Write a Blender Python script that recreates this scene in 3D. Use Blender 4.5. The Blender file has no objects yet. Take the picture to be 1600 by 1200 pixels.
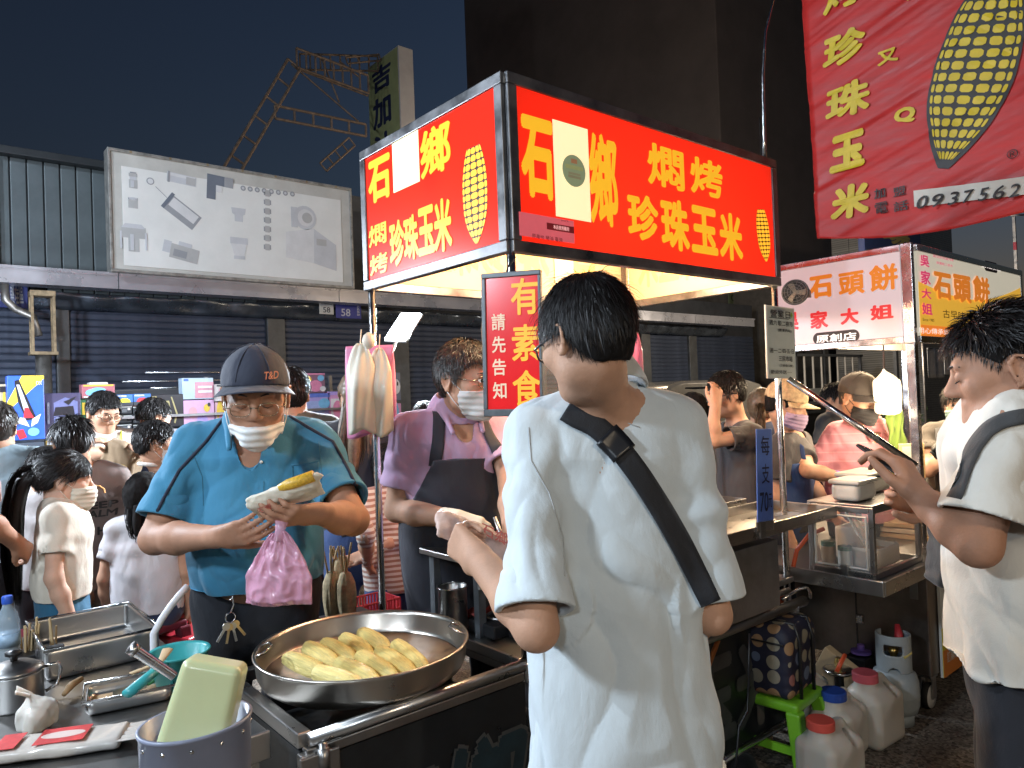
import bpy, bmesh, math, random
import numpy as np
from math import radians, sin, cos, pi, atan2, sqrt
from mathutils import Vector, Matrix
from mathutils.bvhtree import BVHTree

# ---------------------------------------------------------------- camera, sky, light, exposure
SC = bpy.context.scene
COL = SC.collection
F_PX, PITCH, ROLL, CAM_H, TH = 1140.0, 0.0171, -0.0373, 1.48, 0.698
CAM = Vector((-1.3563, -1.6034, CAM_H))
CAM_R = (Matrix.Rotation(-TH, 3, 'Z') @ Matrix.Rotation(pi/2 + PITCH, 3, 'X') @ Matrix.Rotation(ROLL, 3, 'Z'))
cam_data = bpy.data.cameras.new('camera')
cam_data.sensor_width = 36.0
cam_data.lens = 36.0*F_PX/1600.0
cam_data.clip_start, cam_data.clip_end = 0.05, 500.0
cam = bpy.data.objects.new('camera', cam_data)
COL.objects.link(cam)
cam.matrix_world = Matrix.Translation(CAM) @ CAM_R.to_4x4()
SC.camera = cam

world = bpy.data.worlds.new('World')
SC.world = world
world.use_nodes = True
wn = world.node_tree.nodes
bg = wn['Background']
sky = wn.new('ShaderNodeTexSky')
sky.sky_type = 'NISHITA'
sky.sun_disc = False
sky.sun_elevation = radians(-1.75)
sky.sun_rotation = radians(75)
sky.air_density = 1.0
sky.dust_density = 2.4
sky.ozone_density = 1.9
world.node_tree.links.new(sky.outputs[0], bg.inputs[0])
bg.inputs[1].default_value = 0.15

def light(name, kind, loc, power, color, size=0.1, target=None, size_y=None, spot=None, blend=.5):
    d = bpy.data.lights.new(name, kind)
    d.energy = power
    d.color = color
    if kind == 'AREA':
        d.size = size
        if size_y:
            d.shape = 'RECTANGLE'; d.size_y = size_y
    else:
        d.shadow_soft_size = size
    if spot:
        d.spot_size = spot; d.spot_blend = blend
    o = bpy.data.objects.new(name, d)
    COL.objects.link(o)
    o.location = loc
    if target is not None:
        o.rotation_euler = (Vector(target) - Vector(loc)).to_track_quat('-Z', 'Y').to_euler()
    return o

COOL, WARM, NEUT = (0.80, 0.90, 1.0), (1.0, 0.70, 0.38), (1.0, 0.92, 0.80)
SC.view_settings.view_transform = 'Standard'
SC.view_settings.look = 'None'
SC.view_settings.exposure = 0.5
SC.view_settings.gamma = 1.0
cy = SC.cycles
cy.max_bounces = 6; cy.diffuse_bounces = 3; cy.glossy_bounces = 3; cy.transmission_bounces = 5
cy.transparent_max_bounces = 10
cy.caustics_reflective = False; cy.caustics_refractive = False
cy.sample_clamp_indirect = 4.0
cy.use_denoising = True

def at(px, py, d):
    """world point seen at photo pixel (px, py), d metres in front of the camera"""
    return CAM + CAM_R @ Vector(((px-800)/F_PX*d, -(py-600)/F_PX*d, -d))
def atz(px, py, z):
    r = CAM_R @ Vector(((px-800)/F_PX, -(py-600)/F_PX, -1.0))
    return CAM + r*((z-CAM_H)/r.z)
def aty(px, py, y):
    r = CAM_R @ Vector(((px-800)/F_PX, -(py-600)/F_PX, -1.0))
    return CAM + r*((y-CAM.y)/r.y)
def atx(px, py, x):
    r = CAM_R @ Vector(((px-800)/F_PX, -(py-600)/F_PX, -1.0))
    return CAM + r*((x-CAM.x)/r.x)

_CRI = CAM_R.transposed()
def pix(p):
    q = _CRI @ (Vector(p)-CAM)
    return (800+F_PX*q.x/-q.z, 600-F_PX*q.y/-q.z)
# ---------------------------------------------------------------- materials
MATS = {}
def M(name, col, rough=.5, metal=0., var=.12, nscale=8., bump=0., bscale=150., emit=None, estr=0., alpha=1.,
      trans=0., sss=0., coat=0., sheen=0., stretch=None, ior=1.45, spec=None, rvar=0.):
    if name in MATS: return MATS[name]
    m = bpy.data.materials.new(name); m.use_nodes = True
    nt = m.node_tree; N = nt.nodes; L = nt.links
    p = N['Principled BSDF']
    c = (*col[:3], 1.)
    p.inputs['Base Color'].default_value = c
    p.inputs['Roughness'].default_value = rough
    p.inputs['Metallic'].default_value = metal
    p.inputs['Alpha'].default_value = alpha
    p.inputs['IOR'].default_value = ior
    p.inputs['Transmission Weight'].default_value = trans
    if spec is not None: p.inputs['Specular IOR Level'].default_value = spec
    if sss:
        p.inputs['Subsurface Weight'].default_value = sss
        p.inputs['Subsurface Radius'].default_value = (.012, .005, .003)
        p.inputs['Subsurface Scale'].default_value = 1.
    if coat: p.inputs['Coat Weight'].default_value = coat
    if sheen:
        p.inputs['Sheen Weight'].default_value = sheen; p.inputs['Sheen Roughness'].default_value = .5
    if emit:
        p.inputs['Emission Color'].default_value = (*emit[:3], 1.)
        p.inputs['Emission Strength'].default_value = estr
    if var or bump or rvar:
        tc = N.new('ShaderNodeTexCoord'); mp = N.new('ShaderNodeMapping')
        L.new(tc.outputs['Object'], mp.inputs[0])
        if stretch: mp.inputs['Scale'].default_value = stretch
    if var or rvar:
        n = N.new('ShaderNodeTexNoise'); n.inputs['Scale'].default_value = nscale
        n.inputs['Detail'].default_value = 6.; n.inputs['Roughness'].default_value = .65
        L.new(mp.outputs[0], n.inputs['Vector'])
    if var:
        mx = N.new('ShaderNodeMix'); mx.data_type = 'RGBA'
        mr = N.new('ShaderNodeMapRange')
        mr.inputs['From Min'].default_value = .3; mr.inputs['From Max'].default_value = .7
        L.new(n.outputs['Fac'], mr.inputs['Value'])
        L.new(mr.outputs[0], mx.inputs['Factor'])
        mx.inputs[6].default_value = (*[max(0., v*(1-var)) for v in col[:3]], 1.)
        mx.inputs[7].default_value = (*[min(1., v*(1+var)) for v in col[:3]], 1.)
        L.new(mx.outputs[2], p.inputs['Base Color'])
    if rvar:
        r2 = N.new('ShaderNodeMapRange')
        r2.inputs['From Min'].default_value = .3; r2.inputs['From Max'].default_value = .7
        r2.inputs['To Min'].default_value = max(.03, rough-rvar); r2.inputs['To Max'].default_value = min(1, rough+rvar)
        L.new(n.outputs['Fac'], r2.inputs['Value']); L.new(r2.outputs[0], p.inputs['Roughness'])
    if bump:
        nb = N.new('ShaderNodeTexNoise'); nb.inputs['Scale'].default_value = bscale
        nb.inputs['Detail'].default_value = 3.
        L.new(mp.outputs[0], nb.inputs['Vector'])
        b = N.new('ShaderNodeBump'); b.inputs['Strength'].default_value = bump; b.inputs['Distance'].default_value = .004
        L.new(nb.outputs['Fac'], b.inputs['Height']); L.new(b.outputs[0], p.inputs['Normal'])
    MATS[name] = m
    return m

def cloth(name, col, rough=.85, bump=.25, sheen=.12, var=.06):
    key = 'cloth_'+name
    if key in MATS: return MATS[key]
    m = M(key, col, rough, var=var, nscale=5, sheen=sheen)
    nt = m.node_tree; N = nt.nodes; L = nt.links
    tc = N.new('ShaderNodeTexCoord')
    mp = N.new('ShaderNodeMapping'); mp.inputs['Scale'].default_value = (1, 1, .55); L.new(tc.outputs['Object'], mp.inputs[0])
    n1 = N.new('ShaderNodeTexNoise'); n1.inputs['Scale'].default_value = 11.; n1.inputs['Detail'].default_value = 5.; n1.inputs['Roughness'].default_value = .5; n1.inputs['Distortion'].default_value = .3
    n2 = N.new('ShaderNodeTexNoise'); n2.inputs['Scale'].default_value = 420.; n2.inputs['Detail'].default_value = 2.
    L.new(mp.outputs[0], n1.inputs['Vector']); L.new(tc.outputs['Object'], n2.inputs['Vector'])
    b1 = N.new('ShaderNodeBump'); b1.inputs['Strength'].default_value = .30; b1.inputs['Distance'].default_value = .03
    b2 = N.new('ShaderNodeBump'); b2.inputs['Strength'].default_value = bump; b2.inputs['Distance'].default_value = .002
    L.new(n1.outputs['Fac'], b1.inputs['Height']); L.new(n2.outputs['Fac'], b2.inputs['Height']); L.new(b1.outputs[0], b2.inputs['Normal'])
    L.new(b2.outputs[0], N['Principled BSDF'].inputs['Normal'])
    return m
def striped(name, col, col2, freq, width=.12, axis=2, rough=.85):
    key = 'striped_'+name
    if key in MATS: return MATS[key]
    m = cloth('s_'+name, col, rough)
    nt = m.node_tree; N = nt.nodes; L = nt.links; p = N['Principled BSDF']
    tc = N.new('ShaderNodeTexCoord'); sp = N.new('ShaderNodeSeparateXYZ'); L.new(tc.outputs['Object'], sp.inputs[0])
    a = N.new('ShaderNodeMath'); a.operation = 'MULTIPLY'; a.inputs[1].default_value = freq
    L.new(sp.outputs[axis], a.inputs[0])
    f = N.new('ShaderNodeMath'); f.operation = 'FRACT'; L.new(a.outputs[0], f.inputs[0])
    g = N.new('ShaderNodeMath'); g.operation = 'LESS_THAN'; g.inputs[1].default_value = width; L.new(f.outputs[0], g.inputs[0])
    mx = N.new('ShaderNodeMix'); mx.data_type = 'RGBA'
    L.new(g.outputs[0], mx.inputs['Factor'])
    src = p.inputs['Base Color'].links[0].from_socket
    L.new(src, mx.inputs[6]); mx.inputs[7].default_value = (*col2, 1.)
    L.new(mx.outputs[2], p.inputs['Base Color'])
    MATS[key] = m
    return m
def glow(name, col, strength, base=None):
    return M('lit_'+name, base or col, .45, var=0, emit=col, estr=strength)

STEEL = lambda: M('stainless_steel', (.50, .49, .48), .30, 1., var=.05, nscale=6, rvar=.05)
STEEL_D = lambda: M('worn_steel', (.30, .29, .28), .38, 1., var=.10, nscale=6, rvar=.07)
STEEL_B = lambda: M('brushed_tube', (.60, .59, .58), .22, 1., var=.15, nscale=20, rvar=.1)
PAINT_GREY = lambda: M('grey_frame_paint', (.11, .12, .13), .45, .5, var=.35, nscale=12, rvar=.12, bump=.08, bscale=60)

# ---------------------------------------------------------------- mesh builder
class MB:
    def __init__(s): s.v = []; s.f = []
    def _add(s, vs, fs):
        o = len(s.v); s.v += [tuple(x) for x in vs]; s.f += [tuple(i+o for i in f) for f in fs]
        return s
    def box(s, c, size, R=None):
        c = Vector(c); hx, hy, hz = size[0]/2, size[1]/2, size[2]/2
        vs = [Vector((x, y, z)) for x in (-hx, hx) for y in (-hy, hy) for z in (-hz, hz)]
        if R is not None: vs = [R @ q for q in vs]
        return s._add([q+c for q in vs], [(0,1,3,2),(4,6,7,5),(0,4,5,1),(2,3,7,6),(0,2,6,4),(1,5,7,3)])
    def b2(s, x0, x1, y0, y1, z0, z1):
        return s.box(((x0+x1)/2, (y0+y1)/2, (z0+z1)/2), (x1-x0, y1-y0, z1-z0))
    def hexa(s, pts):   # 8 points: bottom 4 (ccw), top 4
        return s._add(pts, [(3,2,1,0),(4,5,6,7),(0,1,5,4),(1,2,6,5),(2,3,7,6),(3,0,4,7)])
    def tube(s, pts, r, n=10, caps=True, closed=False, flat=1.0):
        pts = [Vector(p) for p in pts]; m = len(pts)
        rr = r if isinstance(r, (list, tuple)) else [r]*m
        o = len(s.v); prev = None
        for i, p in enumerate(pts):
            if closed: t = (pts[(i+1) % m]-pts[i-1])
            else: t = (pts[min(i+1, m-1)]-pts[max(i-1, 0)])
            t.normalize()
            if prev is None:
                a = Vector((0,0,1)) if abs(t.z) < .9 else Vector((1,0,0))
                x = t.cross(a).normalized()
            else:
                x = (prev - t*prev.dot(t)).normalized()
            prev = x; y = t.cross(x)
            for k in range(n):
                an = 2*pi*k/n
                s.v.append(tuple(p + x*(cos(an)*rr[i]) + y*(sin(an)*rr[i]*flat)))
        for i in range(m if closed else m-1):
            j = (i+1) % m
            for k in range(n):
                k2 = (k+1) % n
                s.f.append((o+i*n+k, o+i*n+k2, o+j*n+k2, o+j*n+k))
        if caps and not closed:
            s.f.append(tuple(o+k for k in range(n))[::-1]); s.f.append(tuple(o+(m-1)*n+k for k in range(n)))
        return s
    def lathe(s, prof, c=(0,0,0), n=32, R=None, sy=1.):
        o = len(s.v); c = Vector(c); m = len(prof)
        for (r, z) in prof:
            for k in range(n):
                a = 2*pi*k/n; q = Vector((r*cos(a), r*sin(a)*sy, z))
                if R is not None: q = R @ q
                s.v.append(tuple(q+c))
        for i in range(m-1):
            for k in range(n):
                k2 = (k+1) % n
                s.f.append((o+i*n+k, o+i*n+k2, o+(i+1)*n+k2, o+(i+1)*n+k))
        if prof[0][0] > 1e-5: s.f.append(tuple(o+k for k in range(n))[::-1])
        if prof[-1][0] > 1e-5: s.f.append(tuple(o+(m-1)*n+k for k in range(n)))
        return s
    def prism(s, poly, R, c, t):     # poly 2D points in the frame's x,y; extruded by t along frame z
        c = Vector(c); n = len(poly)
        vs = [R @ Vector((x, y, 0)) + c for x, y in poly] + [R @ Vector((x, y, t)) + c for x, y in poly]
        fs = [tuple(range(n))[::-1], tuple(range(n, 2*n))] + [(i, (i+1) % n, n+(i+1) % n, n+i) for i in range(n)]
        return s._add(vs, fs)
    def grid(s, fn, nu, nv, thick=0.):
        o = len(s.v)
        P = [[Vector(fn(i/nu, j/nv)) for j in range(nv+1)] for i in range(nu+1)]
        for i in range(nu+1):
            for j in range(nv+1): s.v.append(tuple(P[i][j]))
        W = nv+1
        for i in range(nu):
            for j in range(nv): s.f.append((o+i*W+j, o+(i+1)*W+j, o+(i+1)*W+j+1, o+i*W+j+1))
        if thick:
            o2 = len(s.v)
            for i in range(nu+1):
                for j in range(nv+1):
                    du = P[min(i+1,nu)][j]-P[max(i-1,0)][j]; dv = P[i][min(j+1,nv)]-P[i][max(j-1,0)]
                    nn = du.cross(dv); nn = nn.normalized() if nn.length > 1e-9 else Vector((0,0,1))
                    s.v.append(tuple(P[i][j]-nn*thick))
            for i in range(nu):
                for j in range(nv): s.f.append((o2+i*W+j, o2+i*W+j+1, o2+(i+1)*W+j+1, o2+(i+1)*W+j))
            for i in range(nu):
                for j in (0, nv):
                    a, b = i*W+j, (i+1)*W+j
                    s.f.append((o+a, o2+a, o2+b, o+b) if j == 0 else (o+a, o+b, o2+b, o2+a))
            for j in range(nv):
                for i in (0, nu):
                    a, b = i*W+j, i*W+j+1
                    s.f.append((o+a, o+b, o2+b, o2+a) if i == 0 else (o+a, o2+a, o2+b, o+b))
        return s
    def mesh(s, name, mat=None, smooth=False, angle=None):
        me = bpy.data.meshes.new(name); me.from_pydata(s.v, [], s.f); me.update()
        if mat: me.materials.append(mat)
        if smooth: me.shade_smooth()
        if angle:
            me.shade_smooth(); me.set_sharp_from_angle(angle=radians(angle))
        return me

def obj(name, me, parent=None, loc=(0,0,0), rot=(0,0,0)):
    o = bpy.data.objects.new(name, me); COL.objects.link(o)
    o.location = loc; o.rotation_euler = rot
    if parent is not None: o.parent = parent
    return o
def tag(o, label=None, cat=None, group=None, kind=None):
    if label: o['label'] = label
    if cat: o['category'] = cat
    if group: o['group'] = group
    if kind: o['kind'] = kind
    return o
def thing(name, label, cat, loc=(0,0,0), rz=0., group=None, rot=None):
    o = bpy.data.objects.new(name, None); COL.objects.link(o)
    o.empty_display_size = .1
    o.location = loc; o.rotation_euler = rot or (0,0,rz)
    return tag(o, label, cat, group)
def part(name, mb, mat, parent, bev=0., smooth=False, angle=None, loc=(0,0,0), rot=(0,0,0), label=None):
    o = obj(name, mb.mesh(name, mat, smooth, angle), parent, loc, rot)
    if bev:
        b = o.modifiers.new('bevel', 'BEVEL'); b.width = bev; b.segments = 2; b.limit_method = 'ANGLE'
        b.harden_normals = False
    if label: o['label'] = label
    return o
def single(name, mb, mat, label, cat, group=None, bev=0., smooth=False, angle=None, loc=(0,0,0), rot=(0,0,0)):
    return tag(part(name, mb, mat, None, bev, smooth, angle, loc, rot), label, cat, group)
def copy_tree(o, parent=None):
    c = o.copy(); COL.objects.link(c); c.parent = parent
    for ch in list(o.children): copy_tree(ch, c)
    return c

# ---------------------------------------------------------------- lettering
FONT_CACHE = {}
def text_mesh(body, bold=.0, thick=.001, align='CENTER', spacing=1., italic=0.):
    key = (body, bold, thick, align, spacing, italic)
    if key in FONT_CACHE: return FONT_CACHE[key]
    cu = bpy.data.curves.new('lettering', 'FONT')
    cu.body = body; cu.size = 1.; cu.offset = bold; cu.extrude = 0.; cu.align_x = align; cu.space_character = spacing
    cu.resolution_u = 3; cu.shear = italic
    ob = bpy.data.objects.new('tmp', cu)
    me = bpy.data.meshes.new_from_object(ob)
    n = len(me.vertices); co = np.empty(n*3, 'f'); me.vertices.foreach_get('co', co); co = co.reshape(-1, 3)
    polys = [tuple(p.vertices) for p in me.polygons]
    bpy.data.objects.remove(ob); bpy.data.curves.remove(cu); bpy.data.meshes.remove(me)
    FONT_CACHE[key] = (co, polys)
    return co, polys
def lettering(body, parent, R, c, w, h, mat, bold=.02, name='lettering', warp=None, spacing=1., off=.0015, italic=0.):
    """flat printed text fitted into a w x h box centred at c; frame R columns: right, up, outward normal"""
    co, polys = text_mesh(body, 0., 0., 'CENTER', spacing, italic)
    if not len(co): return None
    lo, hi = co.min(0)-bold, co.max(0)+bold
    s = np.array([w/max(hi[0]-lo[0], 1e-6), h/max(hi[1]-lo[1], 1e-6)])
    R = Matrix(R) if not isinstance(R, Matrix) else R
    Rn = np.array(R)
    copies = [(0., 0.)] if bold < .004 else [(bold*cos(t), bold*sin(t)) for t in np.linspace(0, 2*pi, 9)[:-1]]+[(0., 0.)]
    Vs, Fs = [], []
    for i, (dx, dy) in enumerate(copies):      # brush-thick strokes: the outline repeated round a small circle
        q = (co[:, :2]+np.array([dx, dy])-(lo+hi)[:2]/2)*s
        V = q[:, :1]*Rn[:, 0] + q[:, 1:2]*Rn[:, 1] + np.array(c) + Rn[:, 2]*(off+.00006*i)
        Fs += [tuple(k+len(co)*i for k in f) for f in polys]
        Vs.append(V)
    V = np.concatenate(Vs)
    if warp is not None: V = warp(V)
    me = bpy.data.meshes.new(name); me.from_pydata(V.tolist(), [], Fs); me.update(); me.materials.append(mat)
    return obj(name, me, parent)
def fit_px(p0, p1, to_plane, right, origin):
    """centre (world), width and height of the printed box whose outline in the photo is p0..p1 on a plane"""
    cx, cy = (p0[0]+p1[0])/2, (p0[1]+p1[1])/2
    C = to_plane(cx, cy); rt = Vector(right).normalized()
    w = abs((to_plane(p1[0], cy)-to_plane(p0[0], cy)).dot(rt))
    a, b = pix(C+rt*w/2), pix(C-rt*w/2)
    hp = max(abs(p1[1]-p0[1])-abs(a[1]-b[1])*.85, 4.)
    h = abs(to_plane(cx, cy-hp/2).z-to_plane(cx, cy+hp/2).z)
    return C-Vector(origin), w, h
def frame(right, up):
    r = Vector(right).normalized(); u = Vector(up).normalized(); n = r.cross(u).normalized(); u = n.cross(r)
    return Matrix((r, u, n)).transposed()
FRONT = frame((1,0,0), (0,0,1))       # faces -y
LEFT = frame((0,-1,0), (0,0,1))       # faces -x

# ---------------------------------------------------------------- noise
RNG = np.random.RandomState(7)
_perm = RNG.permutation(256); _perm = np.r_[_perm, _perm, _perm]
_grad = RNG.normal(size=(256, 3)); _grad /= np.linalg.norm(_grad, axis=1)[:, None]
def perlin(p):
    p = np.asarray(p, 'f8'); i = np.floor(p).astype(int); f = p-i; i &= 255
    w = f*f*f*(f*(f*6-15)+10); out = 0.
    for dx in (0,1):
        for dy in (0,1):
            for dz in (0,1):
                g = _grad[_perm[_perm[_perm[(i[:,0]+dx) & 255]+((i[:,1]+dy) & 255)]+((i[:,2]+dz) & 255)]]
                dd = (g*(f-np.array([dx,dy,dz]))).sum(1)
                out = out + dd*(w[:,0] if dx else 1-w[:,0])*(w[:,1] if dy else 1-w[:,1])*(w[:,2] if dz else 1-w[:,2])
    return out
def rnd(a, b): return random.uniform(a, b)
random.seed(11)
# ---------------------------------------------------------------- solid modelling on a grid (smooth unions -> one skin)
def A3(p): return np.array(p, 'f8')
class Field:
    def __init__(s, lo, hi, h):
        s.h = h; s.lo = A3(lo)-3*h
        n = np.ceil((A3(hi)-A3(lo))/h).astype(int)+7
        s.d = np.full(n, 1., 'f4')
        s.ax = [(s.lo[i]+h*np.arange(n[i])).astype('f4') for i in range(3)]
    def sub(s, lo, hi, m):
        i0 = np.clip(np.floor((A3(lo)-m-s.lo)/s.h).astype(int), 0, s.d.shape)
        i1 = np.clip(np.ceil((A3(hi)+m-s.lo)/s.h).astype(int)+1, 0, s.d.shape)
        if (i1 <= i0).any(): return None
        sl = tuple(slice(a, b) for a, b in zip(i0, i1))
        return sl, s.ax[0][sl[0]][:, None, None], s.ax[1][sl[1]][None, :, None], s.ax[2][sl[2]][None, None, :]
    def op(s, prim, k=0., mode='+', off=0.):
        lo, hi, fn = prim
        b = s.sub(lo, hi, max(k, 3*s.h)+off+s.h)
        if b is None: return s
        sl, X, Y, Z = b
        e = fn(X, Y, Z)-off
        D = s.d[sl]
        if mode == '+':
            r = np.minimum(D, e)
            if k > 0:
                hh = np.maximum(k-np.abs(D-e), 0); r -= hh*hh/(4*k)
        else:
            e = -e
            r = np.maximum(D, e)
            if k > 0:
                hh = np.maximum(k-np.abs(D-e), 0); r += hh*hh/(4*k)
        s.d[sl] = r
        return s
    def cut(s, n, c):            # keep the side where n.p <= c
        X, Y, Z = s.ax[0][:, None, None], s.ax[1][None, :, None], s.ax[2][None, None, :]
        np.maximum(s.d, (X*n[0]+Y*n[1]+Z*n[2]-c).astype('f4'), out=s.d)
        return s
    def keep(s, fn):             # intersect with fn(X, Y, Z) <= 0
        X, Y, Z = s.ax[0][:, None, None], s.ax[1][None, :, None], s.ax[2][None, None, :]
        s.d = np.maximum(s.d, fn(X, Y, Z).astype('f4'))
        return s
    def clone(s, d=None):
        c = object.__new__(Field); c.h, c.lo, c.ax = s.h, s.lo, s.ax; c.d = s.d.copy() if d is None else d
        return c
    def net(s):
        d = s.d; g = d < 0
        c = np.zeros(tuple(np.array(d.shape)-1), 'u1')
        for dx in (0,1):
            for dy in (0,1):
                for dz in (0,1):
                    c += g[dx:d.shape[0]-1+dx, dy:d.shape[1]-1+dy, dz:d.shape[2]-1+dz]
        act = (c > 0) & (c < 8)
        I = np.argwhere(act)
        if not len(I): return np.zeros((0, 3)), np.zeros((0, 4), int)
        idx = np.full(act.shape, -1, 'i4'); idx[act] = np.arange(len(I))
        acc = np.zeros((len(I), 3)); cnt = np.zeros(len(I))
        cor = [A3((x, y, z)).astype(int) for x in (0,1) for y in (0,1) for z in (0,1)]
        val = [d[I[:,0]+o[0], I[:,1]+o[1], I[:,2]+o[2]] for o in cor]
        for a in range(8):
            for b in range(a+1, 8):
                if np.abs(cor[a]-cor[b]).sum() != 1: continue
                m = (val[a] < 0) != (val[b] < 0)
                if not m.any(): continue
                t = val[a][m]/(val[a][m]-val[b][m])
                acc[m] += cor[a]+(cor[b]-cor[a])*t[:, None]; cnt[m] += 1
        V = s.lo+s.h*(I+acc/cnt[:, None])
        Q = []
        for ax in range(3):
            sl0 = [slice(None)]*3; sl1 = [slice(None)]*3
            sl0[ax] = slice(0, -1); sl1[ax] = slice(1, None)
            e = g[tuple(sl0)] != g[tuple(sl1)]
            E = np.argwhere(e)
            o1, o2 = (ax+1) % 3, (ax+2) % 3
            ok = (E[:, o1] > 0) & (E[:, o2] > 0) & (E[:, o1] < d.shape[o1]-1) & (E[:, o2] < d.shape[o2]-1)
            E = E[ok]
            def cell(a, b):
                q = E.copy(); q[:, o1] -= a; q[:, o2] -= b
                return idx[q[:,0], q[:,1], q[:,2]]
            q = np.stack([cell(1,1), cell(0,1), cell(0,0), cell(1,0)], 1)
            flip = ~g[E[:,0], E[:,1], E[:,2]]
            q[flip] = q[flip][:, ::-1]
            Q.append(q)
        Q = np.concatenate(Q)
        return V, Q[(Q >= 0).all(1)]

def vnormals(V, Q):
    n = np.cross(V[Q[:,2]]-V[Q[:,0]], V[Q[:,3]]-V[Q[:,1]])
    N = np.zeros_like(V)
    for k in range(4):
        for a in range(3): N[:, a] += np.bincount(Q[:, k], n[:, a], len(V))
    return N/np.maximum(np.linalg.norm(N, axis=1), 1e-12)[:, None]
def poly_mesh(name, V, idx, sizes, mat):
    me = bpy.data.meshes.new(name)
    V = np.asarray(V, 'f4'); st = np.r_[0, np.cumsum(sizes)[:-1]].astype('i4')
    me.vertices.add(len(V)); me.vertices.foreach_set('co', V.ravel())
    me.loops.add(len(idx)); me.loops.foreach_set('vertex_index', np.asarray(idx, 'i4'))
    me.polygons.add(len(sizes)); me.polygons.foreach_set('loop_start', st)
    me.update(calc_edges=True); me.validate()
    me.polygons.foreach_set('use_smooth', np.ones(len(me.polygons), bool))
    if mat: me.materials.append(mat)
    return me
def coarsen(V, Q, hide, cell):
    """merge the vertices that lie well under the clothes onto a coarser lattice; the skin stays one surface"""
    n = len(V); new = np.arange(n)
    hid = np.where(hide)[0]
    if len(hid) < 100: return V, Q.ravel(), np.full(len(Q), 4)
    k = np.floor(V[hid]/cell).astype('i8'); k -= k.min(0); key = (k[:,0]*4096+k[:,1])*4096+k[:,2]
    u_, inv = np.unique(key, return_inverse=True)
    cnt = np.bincount(inv).astype('f8'); C = np.stack([np.bincount(inv, V[hid][:, a])/cnt for a in range(3)], 1)
    new[hid] = n+inv
    W = np.concatenate([V, C]); Q = new[Q]
    d = [Q[:, i] != Q[:, (i+1) % 4] for i in range(4)]
    deg = sum(x.astype(int) for x in d)
    quad = Q[(deg == 4) & (Q[:,0] != Q[:,2]) & (Q[:,1] != Q[:,3])]
    t3 = Q[deg == 3]; keep = np.stack(d, 1)[deg == 3]
    tri = t3[keep].reshape(-1, 3) if len(t3) else np.zeros((0, 3), int)
    if len(tri):
        tri = tri[(tri[:,0] != tri[:,1]) & (tri[:,1] != tri[:,2]) & (tri[:,0] != tri[:,2])]
        _, i_ = np.unique(np.sort(tri, 1), axis=0, return_index=True); tri = tri[i_]
    used = np.unique(np.r_[quad.ravel(), tri.ravel()]); rm = np.full(len(W), -1); rm[used] = np.arange(len(used))
    return W[used], np.r_[rm[quad].ravel(), rm[tri].ravel()], np.r_[np.full(len(quad), 4), np.full(len(tri), 3)]
def sample(f, V):
    i = np.round((V-f.lo)/f.h).astype(int); ok = ((i >= 0) & (i < np.array(f.d.shape))).all(1)
    out = np.full(len(V), 1.); j = i[ok]; out[ok] = f.d[j[:,0], j[:,1], j[:,2]]
    return out
def fast_mesh(name, V, Q, mat, smooth=True):
    me = bpy.data.meshes.new(name)
    V = np.asarray(V, 'f4'); Q = np.asarray(Q, 'i4'); k = Q.shape[1]
    me.vertices.add(len(V)); me.vertices.foreach_set('co', V.ravel())
    me.loops.add(Q.size); me.loops.foreach_set('vertex_index', Q.ravel())
    me.polygons.add(len(Q)); me.polygons.foreach_set('loop_start', np.arange(0, Q.size, k, dtype='i4'))
    me.update(calc_edges=True); me.validate()
    if smooth: me.polygons.foreach_set('use_smooth', np.ones(len(Q), bool))
    if mat: me.materials.append(mat)
    return me

def cap(a, b, ra, rb=None, flat=None):
    a, b = A3(a), A3(b); rb = ra if rb is None else rb
    R = max(ra, rb); lo = np.minimum(a, b)-R; hi = np.maximum(a, b)+R
    ba = b-a
    if flat is not None:
        n, s = A3(flat[0]), flat[1]; n = n/np.linalg.norm(n); ba = ba+n*(ba@n)*(1/s-1)
    L2 = max(ba@ba, 1e-9)
    def fn(X, Y, Z):
        x, y, z = X-a[0], Y-a[1], Z-a[2]
        if flat is not None:
            dn = (x*n[0]+y*n[1]+z*n[2])*(1/s-1)
            x, y, z = x+n[0]*dn, y+n[1]*dn, z+n[2]*dn
        t = np.clip((x*ba[0]+y*ba[1]+z*ba[2])/L2, 0, 1)
        d = np.sqrt((x-t*ba[0])**2+(y-t*ba[1])**2+(z-t*ba[2])**2)-(ra+(rb-ra)*t)
        return (d*s if flat is not None else d).astype('f4')
    return lo, hi, fn
def ell(c, r, R=None):
    c, r = A3(c), A3(r if hasattr(r, '__len__') else (r, r, r)); m = r.max()
    Rt = None if R is None else np.array(R)
    def fn(X, Y, Z):
        x, y, z = X-c[0], Y-c[1], Z-c[2]
        if Rt is not None:
            x, y, z = (x*Rt[0,0]+y*Rt[1,0]+z*Rt[2,0], x*Rt[0,1]+y*Rt[1,1]+z*Rt[2,1], x*Rt[0,2]+y*Rt[1,2]+z*Rt[2,2])
        k0 = np.sqrt((x/r[0])**2+(y/r[1])**2+(z/r[2])**2)
        k1 = np.sqrt((x/r[0]**2)**2+(y/r[1]**2)**2+(z/r[2]**2)**2)
        return (k0*(k0-1)/np.maximum(k1, 1e-6)).astype('f4')
    return c-m, c+m, fn
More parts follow.
